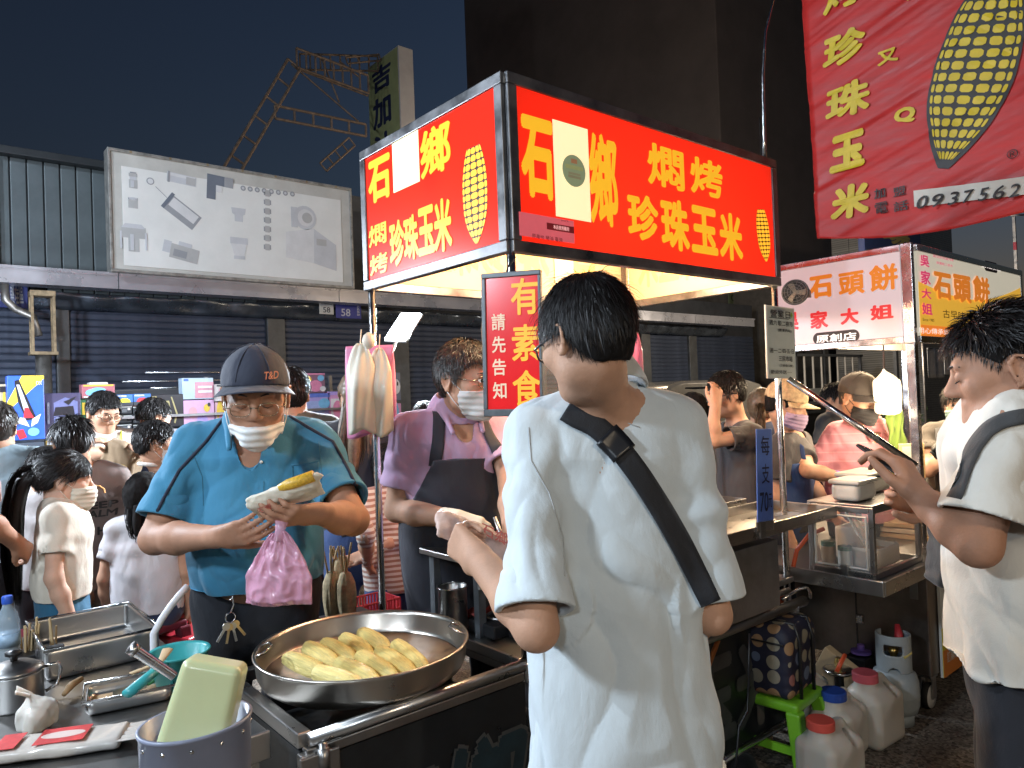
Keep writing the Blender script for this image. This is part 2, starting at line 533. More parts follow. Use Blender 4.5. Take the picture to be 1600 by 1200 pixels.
def rbox(c, half, r=.01, R=None):
    c, hf = A3(c), A3(half); m = np.linalg.norm(hf)
    Rt = None if R is None else np.array(R)
    def fn(X, Y, Z):
        x, y, z = X-c[0], Y-c[1], Z-c[2]
        if Rt is not None:
            x, y, z = (x*Rt[0,0]+y*Rt[1,0]+z*Rt[2,0], x*Rt[0,1]+y*Rt[1,1]+z*Rt[2,1], x*Rt[0,2]+y*Rt[1,2]+z*Rt[2,2])
        qx, qy, qz = np.abs(x)-hf[0]+r, np.abs(y)-hf[1]+r, np.abs(z)-hf[2]+r
        out = np.sqrt(np.maximum(qx, 0)**2+np.maximum(qy, 0)**2+np.maximum(qz, 0)**2)
        return (out+np.minimum(np.maximum(qx, np.maximum(qy, qz)), 0)-r).astype('f4')
    return c-m, c+m, fn
def inter(p, q):                 # primitive p limited by a half space (n, c): n.x <= c
    n, c = A3(q[0]), q[1]
    return p[0], p[1], lambda X, Y, Z: np.maximum(p[2](X, Y, Z), (X*n[0]+Y*n[1]+Z*n[2]-c).astype('f4'))
def ring(c, R, rx, ry, rz, t, front=None):   # flattened band round a neck: tilted elliptic torus
    c = A3(c); Rt = np.array(R); m = max(rx, ry)+max(rz, t)
    def fn(X, Y, Z):
        x, y, z = X-c[0], Y-c[1], Z-c[2]
        x, y, z = (x*Rt[0,0]+y*Rt[1,0]+z*Rt[2,0], x*Rt[0,1]+y*Rt[1,1]+z*Rt[2,1], x*Rt[0,2]+y*Rt[1,2]+z*Rt[2,2])
        q = np.sqrt((x/rx)**2+(y/ry)**2); rad = (q-1)*min(rx, ry)
        # collar leans outward going down
        rad = rad+z*.40
        d = np.sqrt((rad/t)**2+(z/rz)**2)
        e = (d-1)*t
        if front is not None: e = np.maximum(e, -(np.abs(x)-front+ (z)*.0)*1.0*(y < 0) - 1e3*(y >= 0))
        return e.astype('f4')
    return c-m, c+m, fn
def rotm(yaw=0, pitch=0, roll=0):
    return np.array(Matrix.Rotation(yaw, 3, 'Z') @ Matrix.Rotation(pitch, 3, 'X') @ Matrix.Rotation(roll, 3, 'Y'))
def ik(s, w, l1, l2, pole):
    s, w, pole = A3(s), A3(w), A3(pole)
    d = w-s; L = np.linalg.norm(d); mx = (l1+l2)*.995
    if L > mx: w = s+d/L*mx; d = w-s; L = mx
    x = d/L; a = (L*L+l1*l1-l2*l2)/(2*L); hgt = sqrt(max(l1*l1-a*a, 0))
    pl = pole-x*(pole@x); pl = pl/max(np.linalg.norm(pl), 1e-9)
    return s+x*a+pl*hgt, w

# ---------------------------------------------------------------- people
SKIN = lambda k='mid': {'mid': M('skin_mid', (.46, .26, .17), .62, var=.13, nscale=14, bump=.16, bscale=240, sss=.04, rvar=.08, spec=.35),
                        'tan': M('skin_tan', (.36, .185, .115), .62, var=.15, nscale=14, bump=.16, bscale=240, sss=.04, rvar=.08, spec=.35),
                        'pale': M('skin_pale', (.54, .33, .235), .6, var=.08, nscale=20, bump=.1, bscale=300, sss=.04, spec=.35)}[k]
HAIRM = lambda: M('black_hair', (.012, .010, .010), .45, var=.4, nscale=120, spec=.40)
HAIRS = lambda: M('black_hair_mass', (.008, .007, .007), .85, var=.4, nscale=90, spec=.15, bump=.8, bscale=60, stretch=(1,1,.3))
HAIR_BROWN = lambda: M('brown_hair', (.13, .085, .05), .42, var=.4, nscale=60)
HAIR_GREY = lambda: M('greying_hair', (.035, .03, .026), .42, var=.6, nscale=120, spec=.5)

def head_ops(c, R, s, eyes):
    w = lambda x, y, z: c+R@(A3((x, y, z))*s)
    E = lambda p, r, k, mode='+': (ell(w(*p), A3(r)*s, R), k*s, mode)
    Cp = lambda p, q, a, b, k, mode='+': (cap(w(*p), w(*q), a*s, b*s), k*s, mode)
    o = [E((0,.012,.033), (.077,.096,.092), 0), E((0,-.022,-.03), (.063,.070,.082), .03),
         Cp((0,-.045,-.072), (0,-.06,-.08), .036, .030, .03)]
    for i in (-1, 1):
        o += [E((.044*i,-.005,-.06), (.022,.026,.026), .03), E((.043*i,-.060,-.016), (.026,.024,.024), .025)]
    o += [E((0,-.078,-.088), (.024,.016,.018), .02), Cp((-.036,-.082,.030), (.036,-.082,.030), .013, .013, .02)]
    for i in (-1, 1): o.append(E((.032*i,-.101,.010), (.021,.016,.013), .012, '-'))
    o += [Cp((0,-.088,.02), (0,-.110,-.020), .007, .0125, .012)]
    for i in (-1, 1):
        o += [E((.012*i,-.1,-.025), (.009,.011,.009), .008)]
        if eyes != 'open': o.append(E((.032*i,-.083,.008), (.016,.0135,.0125), .004))
        else: o += [Cp((.019*i,-.093,.018), (.046*i,-.086,.017), .0045, .0045, .006), Cp((.020*i,-.092,.001), (.045*i,-.086,.002), .004, .004, .006)]
    o += [Cp((-.021,-.088,-.051), (.021,-.088,-.051), .0055, .0055, .007), Cp((-.018,-.087,-.061), (.018,-.087,-.061), .007, .007, .007)]
    for i in (-1, 1):
        Re = R@rotm(yaw=.40*i)
        o += [(ell(w(.079*i,.016,-.004), A3((.007,.019,.031))*s, Re), .006*s, '+'),
              (ell(w(.088*i,.012,.000), A3((.007,.011,.019))*s, Re), .003*s, '-')]
        arc = [(.082,.002,-.006), (.084,.000,.016), (.087,.012,.029), (.089,.027,.024), (.089,.033,.006), (.086,.028,-.014), (.082,.016,-.031), (.079,.008,-.030)]
        for u_, v_ in zip(arc[:-1], arc[1:]):
            o.append((cap(w(u_[0]*i, u_[1], u_[2]), w(v_[0]*i, v_[1], v_[2]), (.0042 if u_[2] > -.02 else .006)*s), .003*s, '+'))
    return o

def hand_ops(w, fd, pn, side, curl=(.5,.7,.4), size=1., thumb=.5, spread=.0):
    """w wrist, fd finger direction, pn palm normal, side +1: thumb lies on +cross(pn, fd)"""
    fd = A3(fd)/np.linalg.norm(fd); pn = A3(pn); pn = pn-fd*(pn@fd); pn /= np.linalg.norm(pn)
    lat = np.cross(pn, fd)*side
    P = lambda x, y, z: A3(w)+(fd*x+lat*y+pn*z)*size
    o = []
    for j, y in enumerate((.030, .011, -.009, -.028)):
        o.append((cap(P(.0, y*.55, 0), P(.088-.004*abs(j-1), y, 0), .0155*size, .0115*size), .012*size, '+'))
    o.append((cap(P(-.03,0,0), P(.02,0,0), .026*size, .022*size, (pn, .72)), .02*size, '+'))
    lens = ((.040,.026,.021), (.044,.029,.022), (.041,.027,.021), (.032,.021,.019))
    for j, y in enumerate((.030, .011, -.009, -.028)):
        p = P(.086-.004*abs(j-1), y, 0); a = 0.; rr = (.0098, .0088, .0080, .0070)
        if j == 3: rr = tuple(q*.88 for q in rr)
        sp = spread*(1.5-j)*.12
        for q in range(3):
            a += curl[q]*(1+.08*(j-1)) if not isinstance(curl[q], (list, tuple)) else curl[q][j]
            dr = fd*cos(a)+pn*sin(a)+lat*sp
            p2 = p+dr*lens[j][q]*size
            o.append((cap(p, p2, rr[q]*size, rr[q+1]*size), .0035*size if q == 0 else .002*size, '+'))
            p = p2
    p = P(.02, .030, .006); d1 = fd*.72+lat*(.62-thumb*.35)+pn*(.15+thumb*.45); d1 /= np.linalg.norm(d1)
    p2 = p+d1*.038*size; d2 = fd*.88+lat*(.35-thumb*.55)+pn*(.1+thumb*.3); d2 /= np.linalg.norm(d2)
    p3 = p2+d2*.032*size; p4 = p3+(d2*.9+lat*(-.25*thumb))*.026*size
    o += [(cap(P(.0,.012,.0), p, .016*size, .016*size), .012*size, '+'), (cap(p, p2, .0155*size, .0115*size), .008*size, '+'), (cap(p2, p3, .0112*size, .0102*size), .003*size, '+'), (cap(p3, p4, .0102*size, .0082*size), .002*size, '+')]
    return o

def folds(V, N, amp, zs=3., fs=9., seed=0., tension=()):
    """drapery: long soft rolls with narrow valleys, broken up by patches where the cloth lies flat"""
    S3 = np.array([fs, fs, zs])
    w = perlin(V*2.6+seed+31); w2 = np.stack([perlin(V*3.1+seed+1), perlin(V*3.1+seed+13), perlin(V*3.1+seed+23)], 1)
    a = perlin(V*S3+w2*1.5+seed); b = perlin(V*S3*np.array([2.1, 2.1, 2.4])+w2*2.2+seed+9)
    c = perlin(V*S3*.55+w2*1.2+seed+50)
    ridge = lambda n, p: 1-np.minimum(1, np.abs(n)*3.2)**p
    disp = -1.5*ridge(a, .8)*np.clip(.45+w*2.0, .0, 1.)-.8*ridge(b, .9)*np.clip(.30-w*2.2, 0, 1.)-1.2*ridge(c, .75)*.7+a*1.2+c*1.6
    out = V+N*(amp*disp)[:, None]
    for c_, r, am, fr in tension:         # folds fanning out round a joint
        q = V-A3(c_); dist = np.linalg.norm(q, axis=1); wgt = np.exp(-(dist/r)**2)
        out = out+N*(am*1.8*wgt*np.sin(q[:, 2]*fr+5*perlin(V*6+seed)))[:, None]
    return out

class Person: pass
def person(label, foot, yaw, H=1.70, h=.008, bw=1., lean=0., skin='mid', hand_r=None, hand_l=None, pole_r=None, pole_l=None,
           fd_r=None, fd_l=None, pn_r=None, pn_l=None, curl_r=(.5,.7,.4), curl_l=(.5,.7,.4), thumb_r=.5, thumb_l=.5,
           head=None, hyaw=0., hpitch=0., hroll=0., hs=1., eyes='down', belly=0., shirt=None, legs=None, legw=.0, group=None,
           sit=None, belt=False, sh_drop=0., shw=1., fold=.006, name='person', elbow_r=None, elbow_l=None, arm_r=1.):
    """hand_* : wrist position, world; fd_* finger direction and pn_* palm normal, world; head: world position of the head centre"""
    p = Person(); S = H/1.72; p.S, p.H, p.bw, p.ar = S, H, bw, arm_r
    rz = yaw-TH
    root = thing(name, label, 'person', (foot[0], foot[1], 0), rz, group); p.root = root; p.rz = rz
    Ri = np.array(Matrix.Rotation(-rz, 3, 'Z')); loc = A3((foot[0], foot[1], 0))
    Lp = lambda q: Ri@(A3(q)-loc)
    Lv = lambda q: Ri@A3(q)
    p.Lp, p.Lv = Lp, Lv
    zoff = 0. if sit is None else sit-.50*H        # seated: pelvis height given
    up0 = A3((0, 0, .53*H))
    cl, sl = cos(lean), sin(lean)
    def U(x, y, z):
        y, z = y, z-up0[2]
        return A3((x, y*cl-z*sl, y*sl+z*cl+up0[2]+zoff))
    pelvis, waist, chest, neckb = U(0,0,.53*H), U(0,.005,.62*H), U(0,0,.735*H), U(0,.018*S,.828*H)
    sx = .098*H*(.5+.5*bw)*shw
    shl, shr = U(sx, .012, (.800-sh_drop)*H), U(-sx, .012, (.800-sh_drop)*H)
    hc = neckb+A3((0,-.025*S,.118*S)) if head is None else Lp(head)
    RH = rotm(hyaw, hpitch, hroll)
    p.hc, p.RH, p.hsc = hc, RH, hs*S**.5
    s = p.hsc
    tor = [(cap(pelvis, waist, .150*S*bw, .138*S*bw, ((0,1,0), .66)), 0),
           (cap(waist, chest, .138*S*bw, .152*S*(.4+.6*bw), ((0,1,0), .66)), .05)]
    if belly: tor.append((ell(U(0, -.055*S*bw, .60*H), (.150*S*bw, .10*S+belly, .15*S)), .08))
    shz = [(cap(chest+A3((0,0,.05*S)), U(0,.01,.80*H), .135*S*(.5+.5*bw), .075*S, ((0,1,0), .68)), .06),
           (cap(shl+A3((-.03*S,0,0)), shr+A3((.03*S,0,0)), .050*S), .06),
           (cap(neckb+A3((0,.012,-.022)), shl+A3((-.02*S,0,.0)), .042*S, .042*S), .04), (cap(neckb+A3((0,.012,-.022)), shr+A3((.02*S,0,.0)), .042*S, .042*S), .04)]
    l1, l2 = .172*H, .150*H
    arms = []
    p.arm = {}
    for sd, hw, pole, shp in (('r', hand_r, pole_r, shr), ('l', hand_l, pole_l, shl)):
        sg = -1 if sd == 'r' else 1
        wr = shp+A3((.045*sg, -.05, -(l1+l2)*.97)) if hw is None else Lp(hw)
        pl = A3((.5*sg, .8, -.4)) if pole is None else Lv(pole)
        eo = elbow_r if sd == 'r' else elbow_l
        if eo is None: el, wr = ik(shp, wr, l1, l2, pl)
        else: el = Lp(eo)
        p.arm[sd] = (shp, el, wr)
        arms += [(cap(shp, el, .048*S*arm_r, .040*S*arm_r), .03), (cap(el, el+(wr-el)*.35, .040*S*arm_r, .041*S*arm_r), .02), (cap(el+(wr-el)*.35, wr, .041*S*arm_r, .0265*S), .02)]
    hx = .058*H
    lg = []; p.leg = []
    for sg in (-1, 1):
        hp = A3((hx*sg, 0, .50*H+zoff))
        if sit is None:
            kn, an = A3(((hx+.008+legw)*sg, -.012, .285*H)), A3(((hx+.01+legw*1.6)*sg, .02, .05*H))
        else:
            kn, an = A3(((hx+.05)*sg, -.235*H, sit+.01)), A3(((hx+.05)*sg, -.20*H, .05*H))
        toe = an+A3((.015*sg, -.14*S, -.028*H))
        p.leg.append((hp, kn, an, toe))
        lg += [(cap(hp, kn, .083*S*(.5+.5*bw), .054*S), .04), (cap(kn, kn+(an-kn)*.3, .054*S, .055*S), .02), (cap(kn+(an-kn)*.3, an, .055*S, .036*S), .03), (cap(an+A3((0,.03*S,-.025*H)), toe, .034*S, .03*S, ((0,0,1), .75)), .03)]
    p.U, p.tor, p.shz, p.shl, p.shr, p.neckb, p.chest, p.pelvis, p.waist = U, tor, shz, shl, shr, neckb, chest, pelvis, waist
    pts = [hc+A3((0,0,.16)), hc+A3((0,-.15,0)), hc+A3((.12,.13,0)), hc-A3((.12,0,0)), A3((-.24*bw,.2,0)), A3((.24*bw,-.2-belly,0))]
    for sd in 'rl':
        for q in p.arm[sd]: pts += [q-.07, q+.07]
        el, wr = p.arm[sd][1:]; dd = (wr-el)/np.linalg.norm(wr-el)
        pts += [wr-.2*S, wr+.2*S]
    for q in p.leg:
        for r_ in q: pts += [r_-.09, r_+.09]
    lo = np.min(pts, 0); hi = np.max(pts, 0); lo[2] = -.005
    p.lo, p.hi = lo, hi
    fb = Field(lo, hi, h)
    for pr, k in tor+shz+arms+lg: fb.op(pr, k)
    fb.op(cap(neckb+A3((0,0,-.03)), hc+RH@A3((0,.022,-.045))*s, .060*S*(.5+.5*bw), .054*s), .03)
    for pr, k, md in head_ops(hc, RH, s, eyes): fb.op(pr, k, md)
    for sd, fd, pn, cu, th in (('r', fd_r, pn_r, curl_r, thumb_r), ('l', fd_l, pn_l, curl_l, thumb_l)):
        sg = -1 if sd == 'r' else 1
        el, wr = p.arm[sd][1:]
        f = (wr-el) if fd is None else Lv(fd)
        n = A3((-sg, 0, 0)) if pn is None else Lv(pn)
        # thumb side: for the right hand lat = cross(pn, fd)*side
        for pr, k, md in hand_ops(wr, f, n, 1 if sd == 'r' else -1, cu, S, th): fb.op(pr, k, md)
    V, Q = fb.net()
    bodyV, bodyQ = V, Q
    if eyes == 'open':
        for sg in (-1, 1):
            c = hc+RH@(A3((.032*sg, -.0815, .0095))*s)
            e = MB().lathe([(0, -.0125*s)]+[(.0125*s*sin(a), -.0125*s*cos(a)) for a in np.linspace(.2, pi-.2, 9)]+[(0, .0125*s)], n=14)
            eo = part('eye', e, EYE(), root, smooth=True)
            eo.matrix_local = Matrix.Translation(Vector(c)) @ Matrix(RH.tolist()).to_4x4()
    p.hmat = lambda q: hc+RH@(A3(q)*s)
    p.h = h
    if shirt: make_shirt(p, **shirt)
    if legs: make_legs(p, **legs)
    hide = np.zeros(len(bodyV), bool)
    for f in (getattr(p, 'shirt_f', None), getattr(p, 'legs_f', None)):
        if f is not None: hide |= sample(f, bodyV) < -.010
    p.body = obj('body', poly_mesh('body', *coarsen(bodyV, bodyQ, hide, 3.2*h), SKIN(skin)), root)
    return p

def EYE():
    if 'eye' in MATS: return MATS['eye']
    m = M('eye', (.75, .72, .70), .15, var=0)
    nt = m.node_tree; N = nt.nodes; L = nt.links
    tc = N.new('ShaderNodeTexCoord'); vm = N.new('ShaderNodeVectorMath'); vm.operation = 'DISTANCE'
    vm.inputs[1].default_value = (0, -.0125, 0)
    L.new(tc.outputs['Object'], vm.inputs[0])
    r = N.new('ShaderNodeValToRGB'); r.color_ramp.interpolation = 'CONSTANT'
    r.color_ramp.elements[0].color = (.012, .008, .006, 1); r.color_ramp.elements[1].position = .0065
    r.color_ramp.elements[1].color = (.75, .72, .70, 1)
    L.new(vm.outputs['Value'], r.inputs[0]); L.new(r.outputs[0], N['Principled BSDF'].inputs['Base Color'])
    return m

def make_shirt(p, mat, kind='tee', collar_up=0., sleeve=.62, hem=.52, fit=.014, fold=.005, zs=3., fs=9., seed=0., sl_r=.064, v=.0, h=None,
               flare=.0, neck=.070, tension=True, collar_mat=None, neck_drop=.0, long=False, smat=None):
    S, H, U = p.S, p.H, p.U
    h = h or p.h
    lo, hi = p.lo.copy(), p.hi.copy(); lo[2] = U(0,0,hem*H)[2]-.06; hi[2] = p.neckb[2]+.10
    lo[:2] -= .10; hi[:2] += .10
    f = Field(lo, hi, h)
    for pr, k in p.tor: f.op(pr, k+.02, off=fit)
    if hem < .53:
        f.op(cap(U(0,.0,(hem-.03)*H), p.waist, .158*S+flare, .140*S, ((0,1,0), .70)), .05, off=fit)
    for pr, k in p.shz: f.op(pr, k, off=fit*.6)
    p.sleeve = {}
    for sd in 'rl':
        sh, el, wr = p.arm[sd]; ax = (el-sh)/np.linalg.norm(el-sh)
        if long:
            f.op(cap(sh, el, sl_r*S, .052*S), .035); f.op(cap(el, el+(wr-el)*.93, .052*S, .040*S), .02); continue
        e = sh+(el-sh)*sleeve
        c = ax@e
        outer = inter(cap(sh, e+ax*.03, max(.058, .050*p.ar+.012)*S, sl_r*S), (ax, c)); inner = cap(e-ax*.030, e+ax*.1, (sl_r-.018)*S, (sl_r-.0095)*S)
        f.op((outer[0], outer[1], lambda X, Y, Z, o_=outer, i_=inner: np.maximum(o_[2](X, Y, Z), -i_[2](X, Y, Z))), .03)
        p.sleeve[sd] = (e, ax)
    f.cut((0,0,-1), -U(0,0,hem*H)[2])
    nb = p.neckb
    f.op(cap(nb+A3((0,-.008*S,-.035*S-neck_drop)), nb+A3((0,-.03*S,.12*S)), neck*S*.93, neck*S*1.08), .01, '-')
    if v:
        wd = .5+.5*p.bw
        f.op(cap(nb+A3((0,-.05*S*wd,.02)), U(0,-.17*S*wd,.815*H-v), .052*S*wd, .006), .006, '-')
        f.op(cap(nb+A3((0,-.05*S*wd,.02)), U(0,-.30*S*wd,.815*H-v+.02), .052*S*wd, .004), .006, '-')
    V, Q = f.net(); N = vnormals(V, Q)
    ten = []
    if tension:
        for sd in 'rl':
            sh, el, wr = p.arm[sd]
            ten += [(sh+(el-sh)*.45, .09, fold*.55, 70.), (sh+A3((-np.sign(sh[0])*.05,-.03,-.09)), .10, fold*.5, 55.)]
    V0 = V; V = folds(V, N, fold, zs, fs, seed, ten)
    wt = np.ones(len(V0))
    for sd, (e, ax) in p.sleeve.items():
        q = V0-e; al = np.abs(q@ax); near = np.linalg.norm(q, axis=1) < .13
        wt = np.where(near, np.minimum(wt, .12+np.clip((al-.012)/.07, 0, .88)), wt)
    V = V0+(V-V0)*wt[:, None]
    p.shirt = obj('shirt', fast_mesh('shirt', V, Q, mat), p.root)
    p.shirt_bvh = BVHTree.FromPolygons(V.tolist(), Q.tolist())
    p.shirt_f = f
    if kind == 'polo':
        # turned-down collar: a leaning band, open in front
        hh = min(h, .005)
        wd = .45+.55*p.bw
        fc = Field(nb-A3((.17,.19,.12))*S, nb+A3((.17,.17,.13))*S, hh)
        Rc = rotm(pitch=.34)
        fc.op(ring(nb+A3((0,-.012*S,.030*S+collar_up)), Rc, .080*S*wd, .084*S*wd, .038*S, .0075))
        # pointed tips falling on the chest
        for sg in (-1, 1):
            fc.op(cap(nb+A3((.066*S*wd*sg,-.055*S*wd,.028*S)), U(.058*S*sg,-.128*S*wd,.815*H-.035), .014*S, .009*S, ((0,1,.2), .5)), .02)
        if v: fc.op(cap(nb+A3((0,-.05,.10)), U(0,-.20*S*wd,.80*H-v*.6), .036*S, .030*S), .004, '-')
        Vc, Qc = fc.net()
        if len(Vc): obj('collar', fast_mesh('collar', Vc, Qc, collar_mat or mat), p.root)
    else:
        fc = Field(nb-A3((.14,.14,.10))*S, nb+A3((.14,.14,.08))*S, min(h, .005))
        fc.op(ring(nb+A3((0,-.014*S,-.004*S-neck_drop*.4)), rotm(pitch=.42), (neck+.004)*S, (neck+.006)*S, .010*S, .006))
        Vc, Qc = fc.net()
        if len(Vc): obj('collar', fast_mesh('collar', Vc, Qc, collar_mat or mat), p.root)

def make_legs(p, mat, kind='trousers', top=.585, off=.016, length=None, fold=.006, seed=3., shoe=None, flare=0., h=None, name=None):
    S, H, U = p.S, p.H, p.U
    h = h or max(p.h*1.7, .010)
    lo, hi = p.lo.copy(), p.hi.copy(); hi[2] = U(0,0,top*H)[2]+.05; lo[:2] -= .03; hi[:2] += .03
    f = Field(lo, hi, h)
    f.op(cap(p.pelvis+A3((0,0,-.06*S)), p.waist, .146*S, .140*S, ((0,1,0), .72)), 0., off=off*.5)
    for pr, k in p.tor[:1]: f.op(pr, k+.03, off=off*.6)
    zl = 0.
    if kind == 'skirt':
        zl = length
        f.op(cap((0,.0,p.pelvis[2]), (0,-.01,zl-.1), .14*S, .21*S+flare, ((0,1,0), .75)), .05)
        f.cut((0,0,-1), -zl)
    else:
        for (hp, kn, an, toe) in p.leg:
            e = an if length is None else kn+(an-kn)*length if length >= 0 else hp+(kn-hp)*(1+length)
            if length is None or length >= 0:
                f.op(cap(hp, kn, .088*S, .066*S+flare), .05, off=off*.5)
                f.op(inter(cap(kn, e+(e-kn)*.1, .066*S+flare, .056*S+flare), ((e-kn)/np.linalg.norm(e-kn), (e-kn)/np.linalg.norm(e-kn)@e)), .02, off=off*.5)
            else:
                ax = (kn-hp)/np.linalg.norm(kn-hp)
                f.op(inter(cap(hp, kn, .09*S, .085*S+flare), (ax, ax@e)), .05, off=off*.5)
    tp = U(0,0,top*H)
    f.cut((0,0,1), tp[2])
    p.legs_f = f
    V, Q = f.net(); V = folds(V, vnormals(V, Q), fold, 4., 7., seed)
    p.legs = obj(name or kind, fast_mesh(kind, V, Q, mat), p.root)
    if shoe:
        for (hp, kn, an, toe) in p.leg:
            f = Field(np.minimum(an, toe)-.1, np.maximum(an, toe)+.1, .007)
            f.op(cap(an+A3((0,.03*S,-.022*H)), toe, .043*S, .038*S, ((0,0,1), .8)), 0); f.op(cap(an+A3((0,.01,-.01)), an+A3((0,.01,.02)), .043*S), .02)
            f.cut((0,0,-1), -.003); f.cut((0,0,1), .065*H*.9)
            V, Q = f.net(); obj('shoe', fast_mesh('shoe', V, Q, shoe), p.root)

# ---------------------------------------------------------------- hair, caps, masks, glasses
def hair_shell(p, thick=.010, front=.045, low=-.02, back_low=-.055, mat=None, noise=.006, h=.006, side=.0, name='hair', vol=1.):
    """short hair cap: scalp inflated; kept above a hairline that falls from the forehead to the nape"""
    hc, R, s = p.hc, p.RH, p.hsc
    f = Field(hc-.17*s, hc+.19*s, h)
    f.op(ell(hc+R@(A3((0,.012,.035))*s), A3((.079,.098,.094))*s*vol, R), 0, off=thick)
    f.op(ell(hc+R@(A3((0,.040,-.02))*s), A3((.060,.052,.062))*s, R), .03, off=thick*.6)
    Rt = R
    def region(X, Y, Z):
        x, y, z = (X-hc[0])/s, (Y-hc[1])/s, (Z-hc[2])/s
        lx, ly, lz = x*Rt[0,0]+y*Rt[1,0]+z*Rt[2,0], x*Rt[0,1]+y*Rt[1,1]+z*Rt[2,1], x*Rt[0,2]+y*Rt[1,2]+z*Rt[2,2]
        # hairline height as a function of depth (front -.1 .. back .1)
        t = np.clip((ly+.06)/.05, 0, 1); line = front+(low-front)*t
        t2 = np.clip((ly-.015)/.05, 0, 1); line = line+(back_low-low)*t2
        e = (line-lz)
        ear = .028-np.sqrt((ly-.012)**2+((lz+.005)*.75)**2)       # clear the ear
        e = np.maximum(e, np.where(np.abs(lx) > .06, ear, -1))
        return e*s
    f.keep(region)
    V, Q = f.net(); N = vnormals(V, Q)
    q = (V-hc)@R
    V = V+N*(noise*(perlin(q*np.array([60, 25, 40])+3)+.6*perlin(q*np.array([130, 50, 90])))*s)[:, None]
    p.hair = obj(name, fast_mesh(name, V, Q, mat or HAIRS()), p.root)
    return p.hair

def hair_strands(p, n=2500, length=.05, thick=.010, front=.045, low=-.02, back_low=-.05, mat=None, whorl=(0,.05,.12), lift=.35, w=.0012,
                 seed=1, spread=.5, down=.6, seg=3, sides=.0, fringe=None, vol=1., name='hair_strands'):
    """ribbon strands rooted on the scalp, combed away from the whorl and falling"""
    hc, R, s = p.hc, p.RH, p.hsc
    rs = np.random.RandomState(seed)
    C0 = A3((0,.012,.035)); r0 = A3((.079,.098,.094))*vol
    d = rs.normal(size=(n*3, 3)); d /= np.linalg.norm(d, axis=1)[:, None]
    root = C0+d*(r0+thick*.55)
    lx, ly, lz = root.T
    t = np.clip((ly+.06)/.05, 0, 1); line = front+(low-front)*t
    t2 = np.clip((ly-.015)/.05, 0, 1); line = line+(back_low-low)*t2
    ear = (np.abs(lx) > .055) & (np.sqrt((ly-.012)**2+((lz+.005)*.75)**2) < .028)
    ok = (lz > line+.004) & ~ear
    root = root[ok][:n]; m = len(root)
    nrm = (root-C0)/r0**2; nrm /= np.linalg.norm(nrm, axis=1)[:, None]
    flow = root-A3(whorl); flow = flow/np.linalg.norm(flow, axis=1)[:, None]
    flow = flow+A3((0,0,-1))*down
    cl = perlin(root*55+seed*3)[:, None]*A3((1,1,.3))+np.stack([perlin(root*40+7), perlin(root*40+17), perlin(root*40+27)], 1)*1.2
    flow = flow+cl*spread+rs.normal(size=(m, 3))*.12
    flow -= nrm*(flow*nrm).sum(1)[:, None]; flow /= np.linalg.norm(flow, axis=1)[:, None]
    L = length*(.65+.6*rs.rand(m))
    if fringe: L = np.where((root[:,1] < -.05), L*fringe, L)
    pos = root.copy(); pts = [pos.copy()]
    lf = lift*(.3+rs.rand(m))
    for k in range(seg):
        st = (L/seg)[:, None]
        dirn = flow+nrm*(lf*(1-k/seg*1.3))[:, None]+A3((0,0,-.18*down))*k
        dirn /= np.linalg.norm(dirn, axis=1)[:, None]
        pos = pos+dirn*st
        q = (pos-C0)/(r0+thick); ln = np.linalg.norm(q, axis=1)[:, None]
        pos = np.where(ln < 1., C0+q/ln*(r0+thick), pos)
        pts.append(pos.copy())
    P = np.stack(pts, 1)             # m, seg+1, 3
    T = np.gradient(P, axis=1); sidev = np.cross(T, nrm[:, None, :]); sidev /= np.maximum(np.linalg.norm(sidev, axis=2), 1e-9)[:, :, None]
    sidev = sidev+nrm[:, None, :]*(rs.normal(size=(m,1,1))*.5)
    wid = w*(1-.85*np.linspace(0, 1, seg+1)**1.5)[None, :, None]*(.7+.6*rs.rand(m, 1, 1))
    Lf = P-sidev*wid; Rg = P+sidev*wid
    V = np.stack([Lf, Rg], 2).reshape(-1, 3)
    V = hc+(V*s)@R.T
    base = (np.arange(m)*(seg+1)*2)[:, None]
    k = np.arange(seg)*2
    Q = np.stack([base+k, base+k+1, base+k+3, base+k+2], 2).reshape(-1, 4)
    o = obj(name, fast_mesh(name, V, Q, mat or HAIRM()), p.root)
    return o

